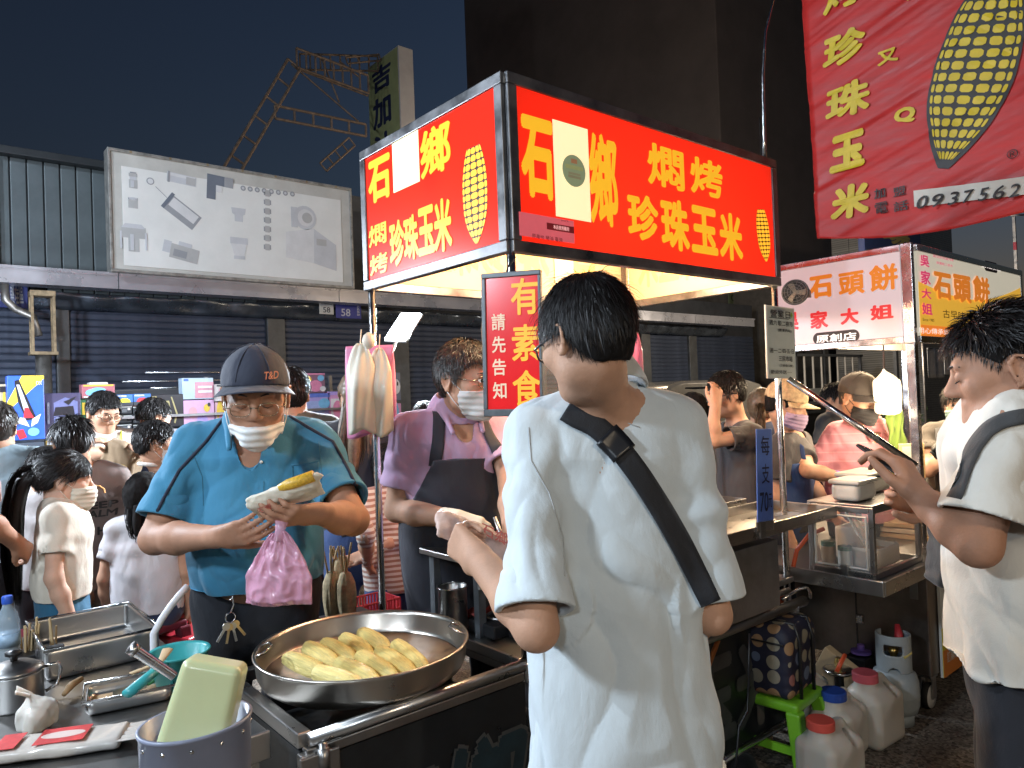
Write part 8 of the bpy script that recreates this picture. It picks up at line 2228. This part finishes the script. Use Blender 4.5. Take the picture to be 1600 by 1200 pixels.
# burner regulator with red hose, purple valve
q = at(1310, 1035, 3.2); rg = thing('gas_regulator', 'gas regulator with red hose behind the jugs', 'regulator', (q.x, q.y, .0)); part('stand', MB().lathe([(.05,0),(.05,.02),(.02,.03),(.02,q.z-.05)], n=16), BLACK_PL(), rg); part('dish', MB().lathe([(0,q.z-.05),(.055,q.z-.045),(.065,q.z-.03),(.055,q.z-.028)], n=24), STEEL_B(), rg, smooth=True); part('hose', MB().tube([(-.06,-.02,q.z-.02),(-.03,-.03,q.z+.02),(.02,-.02,q.z+.03),(.05,0,q.z+.01)], .009, 10), M('red_hose', (.62,.09,.03), .4), rg, smooth=True); part('valve', MB().lathe([(.012,q.z-.03),(.018,q.z),(.012,q.z+.02),(0,q.z+.02)], n=14), M('brass', (.5,.36,.12), .4, 1.), rg)
q = at(1345, 1012, 3.45); pv = thing('purple_valve', 'purple plastic valve wheel on a dark box near the cabinet', 'valve', (q.x, q.y, 0)); part('box', MB().b2(-.07, .07, -.05, .05, 0, q.z-.03), BLACK_PL(), pv, bev=.006); part('wheel', MB().lathe([(0,q.z-.028),(.045,q.z-.024),(.045,q.z-.012),(.016,q.z-.008),(.016,q.z+.015),(0,q.z+.015)], n=24), M('purple_plastic', (.25,.14,.50), .4), pv, angle=40)
tag(part('wood_board', MB().box((1.86, .04, .13), (.05,.20,.26), Matrix.Rotation(.5, 3, 'X')), M('cream_board', (.55,.42,.26), .7), None, bev=.004), 'cream board leaning behind the gas cylinder', 'board')
# stall hoses and things below the cart
tag(part('orange_hose', MB().tube([at(1288,826,3.1), at(1265,835,3.1), at(1245,860,3.1), at(1236,900,3.1), at(1222,935,3.1), at(1218,960,3.1)], .009, 10), M('orange_hose_rubber', (.62,.10,.03), .4), None, smooth=True), 'orange gas hose looping from the cake stall', 'hose')
cyl = thing('steel_drum', 'dark cylinder lying on a plank under the cart', 'cylinder', (.98, .20, .22)); part('drum', MB().lathe([(0,-.2),(.10,-.2),(.11,-.18),(.11,.18),(.10,.2),(0,.2)], n=36, R=Matrix.Rotation(pi/2, 3, 'Y')), M('dark_drum', (.05,.05,.052), .25, .8, rvar=.1), cyl, smooth=True); part('band', MB().lathe([(.113,-.02),(.113,.02)], (.1,0,0), 36, R=Matrix.Rotation(pi/2, 3, 'Y')), BLACK_PL(), cyl)
pln = thing('plank', 'pale wooden plank under the dark cylinder', 'plank', (1.02, .20, 0)); part('board', MB().b2(-.35, .42, -.14, .10, .085, .108), M('pale_wood', (.5,.36,.2), .7), pln, bev=.003); part('block', MB().b2(-.33, -.26, -.12, .08, 0, .085), M('dark_wood', (.28,.18,.09), .7), pln); part('block', MB().b2(.3, .38, -.12, .08, 0, .085), M('dark_wood', (.28,.18,.09), .7), pln)
tag(part('orange_stick', MB().tube([at(1122,1000,2.62), at(1088,1092,2.55)], .009, 10), M('orange_wood', (.48,.16,.04), .5), None), 'orange brown stick leaning under the cart', 'stick')
tag(part('black_cable', MB().tube([at(1171,990,2.45), at(1170,1060,2.45), at(1168,1110,2.45), at(1155,1135,2.42), at(1150,1190,2.4), at(1135,1240,2.4)], .004, 8), BLACK_PL(), None, smooth=True), 'thin black cable hanging in front of the cooler bag', 'cable')
tag(part('black_cable', MB().tube([atz(1085,1105,.004), atz(1110,1108,.004), atz(1140,1125,.004), atz(1150,1150,.004), atz(1135,1190,.004), atz(1110,1230,.004)], .005, 8), BLACK_PL(), None, smooth=True), 'black cable lying on the ground under the cart', 'cable')
tag(part('black_pouch', MB().lathe([(0,0),(.06,0),(.075,.03),(.06,.075),(.03,.09),(0,.09)], atz(1155,1215,0), 20), cloth('black_canvas', (.012,.012,.013), .8, .4), None, smooth=True), 'small black pouch on the ground beside the lime stool', 'pouch')
for (px, py) in ((1107, 1093), (1125, 1106)):
    tag(part('food_scrap', MB().lathe([(0,.006),(.018,.004),(.024,0)], atz(px, py, .002), 8), M('scrap_cream', (.5,.42,.22), .8), None), ['scrap of corn husk on the ground under the cart, larger', 'scrap of corn husk on the ground under the cart, smaller'][px > 1110], 'scrap')
# thin whip pole at the cart corner, number board in the distance, blue sign, tiled column
tag(part('whip_pole', MB().tube([aty(1194, 246, .03), aty(1194, 215, .03), aty(1192, 120, .03), aty(1196, 50, .03), aty(1206, 10, .03), aty(1218, -30, .03)], [.010,.007,.006,.005,.004,.003], 8), STEEL_B(), None, smooth=True), 'thin bent metal rod rising from the far corner of the red sign', 'rod')
q0, q1 = aty(1139, 456, 8.0), aty(1196, 478, 8.0)
nb_ = thing('phone_number_board', 'dim green board reading 0932854 under the far roof', 'sign', ((q0.x+q1.x)/2, 8.0, q1.z-.02)); wq = abs(q1.x-q0.x); hq = abs(q0.z-q1.z)
part('board', MB().b2(-wq/2, wq/2, 0, .03, 0, hq), M('board_green', (.07,.09,.05), .6), nb_); lettering('0932854', nb_, FRONT, (0, -.001, hq*.55), wq*.92, hq*.62, M('board_black', (.01,.01,.01), .6, var=0), .012); part('hanger', MB().b2(-.02,.02,.01,.03, hq, 3.3-q1.z), RAIL(), nb_)
C_, w_, h_ = fit_px((1354, 340), (1441, 420), lambda a, b: aty(a, b, 4.2), (1,0,0), (0,0,0))
bls = thing('blue_sign', 'deep blue vertical sign partly hidden behind the red banner', 'sign', (C_.x, 4.2, C_.z-h_*1.0)); part('board', MB().b2(-w_/2, w_/2, 0, .12, 0, h_*1.8), M('blue_board', (.03,.05,.16), .5), bls, bev=.01); lettering('市', bls, FRONT, (.0, -.002, h_*.62), w_*.5, h_*.5, M('gold_ink', (.45,.36,.12), .5, var=0), .03); lettering('場', bls, FRONT, (.1, -.002, h_*1.2), w_*.5, h_*.5, M('gold_ink', (.45,.36,.12), .5, var=0), .03); part('post', MB().b2(-.05,.05,.04,.10,-(C_.z-h_),0), RAIL(), bls)
# ---------------------------------------------------------------- people in the background
DK_T = cloth('dark_tee', (.018,.02,.026)); NAVY_T = cloth('navy_tee', (.02,.03,.07)); GREY_T = cloth('charcoal_tee', (.055,.05,.052)); WHITE_T = cloth('offwhite_tee', (.62,.59,.55))
JEANS = cloth('blue_jeans', (.03,.06,.16)); SHOE = M('dark_shoe', (.02,.02,.02), .6)
def bgp(label, px, top, d, yaw, shirt, legs=None, h=.0102, hy=None, **k):
    q = at(px, top, d); Hh = q.z
    if k.get('sit') is not None: Hh = (q.z-k['sit'])*2.
    kw = dict(bw=1.0, lean=.03); kw.update(k); yaw = yaw+math.degrees(atan2(800-px, F_PX))
    hs = kw.pop('hs', 1.0)
    return person(label, (q.x, q.y), radians(yaw), H=Hh, h=h, hs=hs, shirt=shirt, legs=legs or dict(mat=DARK_TR(), shoe=SHOE), **kw)
def short_hair(p, mat=None, n=1300, ln=.030, **k):
    k.setdefault('front', .058)
    hair_shell(p, .011, mat=mat, h=.008, noise=.005, **k); hair_strands(p, n, ln, .013, mat=mat, w=.0020, seed=int(abs(p.hc[2])*100) % 90, down=.25, seg=3, fringe=.55, whorl=(.01,.03,.13), lift=.5, **k)
sh = lambda mat, kind='tee', **k: dict(dict(mat=mat, kind=kind, sleeve=.62, hem=.50, fit=.016, fold=.006, zs=3, fs=7, sl_r=.072), **k)

girl = bgp('girl with long black ponytail, white mask, cream tee and blue skirt', 92, 701, 3.0, 84, sh(cloth('cream_tee', (.60,.55,.46)), hem=.55, seed=2.1, sleeve=.6, fit=.022), dict(mat=cloth('teal_skirt', (.02,.11,.20)), kind='skirt', top=.60, length=.44, flare=.03, shoe=SHOE), h=.0078, hs=1.06, hyaw=radians(6), hpitch=.12, skin='pale')
hair_shell(girl, .014, h=.006, front=.028, low=-.005, back_low=-.035, noise=.003); hair_strands(girl, 3500, .045, .015, front=.034, low=.012, back_low=-.03, whorl=(0,-.06,.12), lift=.0, w=.0011, seed=21, spread=.08, down=.0, seg=4, fringe=.5)
b0 = girl.hmat((0,.105,.03)); strand_tail(girl, [b0+A3((0,-.02,.0)), b0+A3((0,.05,-.01)), b0+A3((.01,.085,-.12)), b0+A3((.015,.095,-.30)), b0+A3((.02,.09,-.48))], 900, .032, .040)
mask(girl, M('cream_mask', (.62,.58,.48), .8, var=.05, bump=.15, bscale=120), z0=-.125, z1=-.015, bulge=.006); part('mask_lanyard', MB().tube([girl.hmat((.062,-.04,-.05)), girl.hmat((.07,.01,-.09)), girl.hmat((.075,.05,-.15))], .006, 8, flat=.4), M('lanyard_cream', (.6,.55,.42), .7), girl.root, smooth=True)

keep = bgp('woman in taupe slogan tee seen from behind among the children', 132, 655, 3.55, 178, sh(cloth('taupe_tee', (.20,.155,.14)), hem=.44, seed=7.1, sleeve=.72, sl_r=.085, fit=.028, flare=.03), dict(mat=cloth('taupe_shorts', (.19,.15,.135)), kind='shorts', top=.55, length=-.25, shoe=SHOE), hs=1.02, hyaw=.1, hpitch=.35, head=at(113, 692, 3.45), bw=1.05)
short_hair(keep, ln=.055, front=.02, low=-.05, back_low=-.10)
def cast_print(p, s, px, py, d, wpx, hpx, mat, bold=.02):
    c = p.Lp(at(px, py, d)); w, hh = wpx*d/F_PX, hpx*d/F_PX
    rt = p.Lv(RT); R = frame(rt, (0,0,1)); cd = p.Lv(FW)
    def wp(V):
        out = []
        for v_ in V:
            hit = p.shirt_bvh.ray_cast(Vector(v_-cd*.6), Vector(cd), 1.5)
            out.append(A3(hit[0])-cd*.006 if hit[0] is not None else v_)
        return np.array(out)
    lettering(s, p.root, R, c, w, hh, mat, bold, name='print', warp=wp)
PR = M('print_charcoal', (.03,.028,.028), .7, var=0)
cast_print(keep, 'KEEP', 139, 793, 3.4, 42, 11, PR, .03); cast_print(keep, 'CALM', 140, 806, 3.4, 42, 11, PR, .03); cast_print(keep, 'HIER', 160, 832, 3.4, 34, 13, PR, .03)
part('orange_print', MB().tube([A3(keep.shirt_bvh.ray_cast(Vector(keep.Lp(at(x, y, 2.9))), Vector(keep.Lv(FW)), 2.)[0] or keep.Lp(at(x, y, 3.45)))-keep.Lv(FW)*.006 for x, y in ((140,763),(148,758),(157,759),(164,764),(165,770))], .007, 8, flat=.4), M('print_orange', (.6,.28,.08), .7, var=0), keep.root)

gm = bgp('man in white tee with glasses holding a brown backpack in front', 160, 602, 4.3, 8, sh(WHITE_T, seed=3.), h=.009, hyaw=radians(18), hpitch=.32, hand_r=at(205, 702, 4.0), elbow_r=at(128, 712, 4.15), hand_l=at(175, 705, 4.05), skin='mid')
brows(gm); short_hair(gm); glasses(gm, WIRE(), rim=.0018, z=.004)
bp_ = thing('backpack', 'brown backpack hugged by the man in the white tee', 'backpack', at(190, 725, 4.02)); bp_.rotation_euler = (0,.3,-TH)
f = Field((-.16,-.12,-.18), (.16,.12,.18), .009); f.op(rbox((0,0,0), (.12,.085,.14), .05)); V, Q = f.net(); V = folds(V, vnormals(V, Q), .02, 6, 9, 2.); obj('bag_body', fast_mesh('bag_body', V, Q, cloth('brown_canvas', (.20,.13,.07), .8, .4)), bp_); part('pocket', MB().b2(-.08,.08,-.115,-.08,-.12,.02), cloth('mustard_canvas', (.30,.20,.05)), bp_, bev=.02)
part('lime_strap', MB().tube([gm.U(.06,-.14,.70*gm.H), gm.U(.075,-.13,.76*gm.H), gm.U(.08,-.05,.83*gm.H)], .016, 8, flat=.35), cloth('lime_strap', (.45,.50,.05)), gm.root); part('brown_strap', MB().tube([gm.U(-.09,-.13,.72*gm.H), gm.U(-.085,-.12,.77*gm.H), gm.U(-.08,-.04,.83*gm.H)], .014, 8, flat=.35), cloth('brown_canvas', (.20,.13,.07), .8, .4), gm.root)
nv_ = bgp('man in navy tee bending over the toys beside the gold print box', 228, 637, 4.55, 120, sh(NAVY_T, seed=5.), hyaw=.0, hpitch=.35, head=at(240, 655, 4.45), hs=1.0); short_hair(nv_, low=.005, back_low=-.03)
boy = bgp('boy with short hair and mask in black tee looking right', 258, 667, 3.85, 95, sh(DK_T, seed=6.), hs=1.05, hyaw=.1, hpitch=.15, head=at(243, 696, 3.8)); short_hair(boy, low=-.0, back_low=-.05); mask(boy, MASK_W(), bulge=.004)
part('white_collar_band', MB().tube([boy.hmat((.05*cos(t), .02+.05*sin(t), -.105)) for t in np.linspace(0, 2*pi, 16, endpoint=False)], .010, 8, closed=True), WHITE_T, boy.root)
kid = bgp('child in pale shirt with long dark hair sitting on the maroon stool', 224, 735, 3.45, 168, sh(cloth('pale_shirt', (.52,.50,.52)), seed=4., sleeve=.6, hem=.50), dict(mat=NAVY_T, kind='shorts', top=.56, length=-.2, shoe=SHOE), sit=.53, hs=1.05, hyaw=-.2); hair_shell(kid, .014, h=.008, front=.03, low=-.04, back_low=-.11); b0 = kid.hmat((0,.07,-.03)); strand_tail(kid, [b0, b0+A3((0,.02,-.06)), b0+A3((0,.02,-.13))], 300, .06, .055, flat=.5, w=.0025)
p7 = bgp('child with dark hair half hidden behind the ponytail girl', 70, 692, 3.45, 150, sh(cloth('pale_grey_tee', (.4,.38,.38)), seed=8.)); short_hair(p7, low=-.03, back_low=-.09)
p8 = bgp('man in pale blue tee at the left edge seen from behind', -8, 618, 3.5, 165, sh(cloth('pale_blue_tee', (.30,.40,.46)), seed=9., sl_r=.08), bw=1.1); short_hair(p8, mat=HAIR_GREY()); ribbon(p8.root, p8.shirt_bvh, [p8.Lp(at(*q)) for q in ((-15, 720, 3.0), (5, 745, 3.0), (18, 780, 3.0), (28, 820, 3.0))], .04, DK_T, p8.Lv(FW), off=.008, name='bag_strap')
p9 = bgp('person in pinkish tee mostly cut off at the left edge', -100, 600, 2.75, 140, sh(cloth('dusty_pink_tee', (.38,.28,.27)), seed=9.5, sleeve=.7), hand_r=at(28, 850, 2.75), skin='tan'); short_hair(p9)
ol = bgp('person in olive tee standing behind the man in blue', 452, 560, 3.45, 176, sh(cloth('olive_tee', (.13,.125,.095)), seed=1., sl_r=.082, fit=.02), bw=1.16); short_hair(ol)
lw_ = bgp('woman with long fair brown hair in black tee and jeans', 556, 566, 3.35, 170, sh(DK_T, seed=2., hem=.53), dict(mat=JEANS, shoe=SHOE), hyaw=.5); hair_shell(lw_, .014, mat=HAIR_BROWN(), h=.008, low=-.05, back_low=-.11); b0 = lw_.hmat((0,.05,-.02)); strand_tail(lw_, [b0+A3((0,.02,0)), b0+A3((.02,.05,-.14)), b0+A3((.03,.06,-.30))], 420, .085, .08, mat=HAIR_BROWN(), flat=.5, w=.0022)
sk = bgp('small child in striped top and jeans beside the pole, hidden by the vendor', 612, 690, 3.25, -150, dict(sh(striped('brown_white', (.30,.16,.12), (.55,.50,.45), 45., .5)), long=True, hem=.50), dict(mat=JEANS, shoe=SHOE), hs=1.08, hand_r=at(565, 868, 3.1), hand_l=at(575, 880, 3.1)); short_hair(sk)
d1 = bgp('dark haired person behind the shoulder of the man in lilac', 664, 620, 4.2, 180, sh(DK_T, seed=3.)); short_hair(d1)
ck = bgp('woman with curly brown hair and pink top glimpsed beside the standing sign', 852, 622, 3.3, 150, sh(cloth('pink_top', (.5,.2,.24)), seed=4.), skin='mid', hpitch=.2); hair_shell(ck, .02, mat=HAIR_BROWN(), h=.008, noise=.012, low=-.03, back_low=-.08); hair_strands(ck, 1500, .05, .02, mat=HAIR_BROWN(), w=.0022, seed=31, spread=1.4, lift=.8, seg=4)
lb = bgp('woman with long black hair seen from behind through the plastic sheet', 1082, 607, 4.1, 190, sh(DK_T, seed=5.)); hair_shell(lb, .016, h=.008, low=-.05, back_low=-.11); b0 = lb.hmat((0,.05,-.02)); strand_tail(lb, [b0, b0+A3((0,.05,-.16)), b0+A3((0,.06,-.36))], 420, .085, .09, flat=.5, w=.0022)
gl = bgp('man in dark grey tee touching his glasses beyond the plastic sheet', 1150, 588, 3.95, -60, sh(GREY_T, seed=6., sl_r=.08), hyaw=radians(-5), hpitch=.25, head=at(1135, 618, 3.9), hand_l=at(1118, 632, 3.78), elbow_l=at(1112, 690, 3.75)); short_hair(gl); glasses(gl, BLACK_PL(), rim=.0022)
pt_ = bgp('woman with brown ponytail behind the woman in the tan cap', 1188, 600, 4.5, 175, sh(NAVY_T, seed=7.)); hair_shell(pt_, .014, mat=HAIR_BROWN(), h=.008, back_low=-.06); b0 = pt_.hmat((0,.10,.02)); strand_tail(pt_, [b0, b0+A3((0,.05,-.03)), b0+A3((0,.06,-.16))], 260, .03, .035, mat=HAIR_BROWN(), w=.0025)
# woman in tan cap working at the cake stall
wq_ = at(1322, 748, 3.55)
tc_ = bgp('woman in tan cap and lilac mask reaching over with a purple glove', 1216, 602, 3.75, 70, sh(GREY_T, seed=8., sleeve=.66, sl_r=.074), h=.0085, hyaw=radians(5), hpitch=.35, head=at(1228, 634, 3.62), lean=.15, hand_l=wq_, elbow_l=at(1262, 735, 3.55), fd_l=at(1358, 745, 3.55)-wq_, pn_l=-UP, curl_l=(.5,.6,.4), skin='mid')
hair_shell(tc_, .008, h=.008); 
CAPT = M('tan_mesh_cap', (.42,.30,.17), .75, var=.35, nscale=60, bump=.5, bscale=140)
ball_cap(tc_, CAPT, brim=.070, z=.05, droop=.1); mask(tc_, M('lilac_mask', (.36,.26,.38), .8, var=.05, bump=.15), bulge=.004)
glove(tc_, 'l', M('purple_nitrile', (.28,.14,.55), .4, var=.1, bump=.2, bscale=90), at(1358, 745, 3.55)-wq_, -UP, (.5,.6,.4), .5, cuff=.06, h=.005)
part('apron_strap', MB().tube([tc_.U(-.09,-.10,.74*tc_.H), tc_.U(-.08,-.07,.80*tc_.H), tc_.U(-.07,.03,.835*tc_.H)], .014, 8, flat=.3), cloth('blue_apron', (.03,.06,.16)), tc_.root)
fa = Field(tc_.lo-.05, tc_.hi+.05, .009)
for pr, k in tc_.tor: fa.op(pr, k+.02, off=.028)
fa.keep(lambda X, Y, Z: np.maximum(np.maximum(np.abs(X)-.19, Z-.74*tc_.H), np.maximum(Y-.06, .45*tc_.H-Z))); V, Q = fa.net(); obj('apron', fast_mesh('apron', V, Q, cloth('blue_apron', (.03,.06,.16))), tc_.root)
# man in pink striped polo
pm_rw, pm_lw = at(1300, 800, 3.6), at(1425, 745, 3.6)
pm = bgp('man in pink striped polo, dark cap and black mask at the cake stall', 1335, 584, 3.80, 40, sh(striped('pink_polo', (.60,.24,.28), (.64,.33,.35), 22., .12), 'polo', seed=9., sleeve=.72, sl_r=.082, fit=.022, fold=.006, v=.09, neck=.064), h=.008, bw=1.14, hyaw=radians(12), hpitch=.38, lean=.12, head=at(1342, 624, 3.62), hand_r=pm_rw, hand_l=pm_lw, skin='mid')
brows(pm); hair_shell(pm, .004, h=.008, mat=HAIR_GREY(), low=.0); ball_cap(pm, cloth('dark_brown_cap', (.06,.048,.038), .8), brim=.070, z=.05, droop=.15, tilt=.1); mask(pm, cloth('black_mask', (.018,.016,.016)), bulge=.004)
dh = bgp('dark haired person in black behind the striped polo', 1302, 592, 5.2, 60, sh(DK_T, seed=2.)); short_hair(dh)
# masked woman beyond the stall
mw = bgp('woman with pale green mask and dark top holding a black bag', 1500, 588, 3.75, 8, sh(cloth('dark_olive_top', (.06,.052,.045)), seed=3., sl_r=.078), h=.0085, eyes='open', hyaw=-.25, hand_r=at(1500, 700, 3.45), hand_l=at(1545, 690, 3.5), skin='pale'); brows(mw, lash=False); hair_shell(mw, .014, h=.007, front=.05, low=-.0, back_low=-.10); hair_strands(mw, 1800, .06, .015, front=.05, low=.0, back_low=-.08, w=.0018, seed=41, spread=.2, lift=.05, whorl=(0,-.02,.13), down=.5); mask(mw, M('green_mask', (.38,.58,.52), .8, var=.05, bump=.15), bulge=.004)
part('black_vest', MB().tube([mw.U(-.12,-.09,.62*mw.H), mw.U(-.13,-.09,.72*mw.H), mw.U(-.11,-.03,.82*mw.H)], .045, 10, flat=.5), DK_T, mw.root, smooth=True)
bgm = thing('black_handbag', 'black slouchy bag held up by the masked woman', 'bag', at(1488, 690, 3.35)); bgm.rotation_euler = (0,.25,-TH)
f = Field((-.13,-.07,-.16), (.13,.07,.16), .008); f.op(rbox((0,0,0), (.075,.03,.11), .025, rotm(roll=.35))); V, Q = f.net(); V = folds(V, vnormals(V, Q), .012, 9, 10, 5.); obj('bag_body', fast_mesh('bag_body', V, Q, M('black_leather', (.014,.013,.012), .45, var=.2, bump=.2)), bgm); part('strap', MB().tube([(-.03,0,.10),(.0,0,.16),(.05,0,.11)], .006, 8), BLACK_PL(), bgm)
# ---------------------------------------------------------------- unseen lamps
def added_bulb_lamp(label, loc, power, color, r=.06):
    t = thing('added_bulb', label, 'lamp', loc, group='assumed and added bulbs')
    part('bulb', MB().lathe([(0,-.06),(.03,-.055),(.045,-.025),(.04,.01),(.02,.04),(.015,.055)], n=20), M('lit_bulb_%.2f' % color[2], (1,1,1), .3, var=0, emit=color, estr=8.), t, smooth=True)
    part('socket', MB().lathe([(.017,.055),(.02,.06),(.02,.11),(.008,.13),(0,.13)], n=16), BLACK_PL(), t, smooth=True)
    part('cord', MB().tube([(0,0,.13),(0,0,1.4)], .004, 6), BLACK_PL(), t)
    light('added_bulb_light', 'POINT', Vector(loc)-Vector((0,0,.13)), power, color, r)
    return t
added_bulb_lamp('assumed unseen cool white bulb to the left of the photographer', CAM-RT*1.9+FW*.25+Vector((0,0,1.0)), 135., (.74,.87,1.0), .12)  # assumed bulb, inferred from the cool side light on the man in blue
added_bulb_lamp('assumed unseen cool white bulb hanging behind the photographer', CAM-RT*.6-FW*2.4+Vector((0,0,1.35)), 105., (.80,.91,1.0), .15)  # assumed bulb, inferred from the cool light on the white polo
added_bulb_lamp('added unseen warm bulb behind to the right of the photographer', CAM+RT*2.2-FW*1.6+Vector((0,0,1.2)), 115., (1.0,.82,.60), .12)  # added bulb out of view, warm fill for the right foreground
added_bulb_lamp('assumed unseen cool white bulb above the toy table at the far left', Vector((-1.9, 3.0, 2.35)), 300., (.78,.88,1.0), .10)  # assumed bulb out of view, brightens the toys and the children
added_bulb_lamp('added warm bulb above the walkway beyond the cake stall', Vector((4.6, 1.9, 2.5)), 100., (1.0,.74,.46), .10)  # added bulb, brightens the background beyond the stalls
# added street lamp out of view to the left, brightens billboard and crowd
sl_ = thing('added_street_lamp', 'unseen tall street lamp with cool white head added left of the toy stall', 'street lamp', (-6.0, 2.6, 0))
part('pole', MB().lathe([(.09,0),(.07,.6),(.05,5.6)], n=16), PIPE_M, sl_, smooth=True); part('arm', MB().tube([(0,0,5.5),(.3,.1,5.75),(.9,.3,5.8)], .03, 10), PIPE_M, sl_, smooth=True); part('head', MB().b2(.8,1.3,.2,.45,5.76,5.84), PIPE_M, sl_, bev=.02); part('lens', MB().b2(.85,1.25,.23,.42,5.745,5.758), M('lit_added_street_lens', (1,1,1), .4, var=0, emit=(.78,.9,1.0), estr=30.), sl_)
light('added_street_light', 'SPOT', (-4.95, 2.93, 5.72), 1300., (.74,.86,1.0), .12, target=(-1.5, 5.0, 0), spot=radians(150))

added_bulb_lamp('unseen warm bulb added behind the cake stall sign board to light the far facade', aty(1330, 470, 3.6), 170., (1.0,.84,.64), .10)  # added bulb, covered by the sign board, brightens the far shutters and gutter

q = at(905, 250, 12.0)  # added lamp, covered by the red sign, brightens the apartment block and awnings
s2 = thing('added_street_lamp', 'unseen warm lamp on a pole added far behind the red sign to light the dark block', 'street lamp', (q.x, q.y, 0))
part('pole', MB().lathe([(.09,0),(.07,.6),(.05,q.z-.1)], n=16), PIPE_M, s2, smooth=True); part('head', MB().b2(-.25,.25,-.12,.12,q.z-.05,q.z+.03), PIPE_M, s2, bev=.02); part('lens', MB().b2(-.2,.2,-.1,.1,q.z-.062,q.z-.052), M('lit_added_lens', (1,.8,.5), .4, var=0, emit=(1,.75,.45), estr=20.), s2)
light('added_street_light', 'POINT', (q.x, q.y, q.z-.12), 420., (1.0,.80,.58), .12)
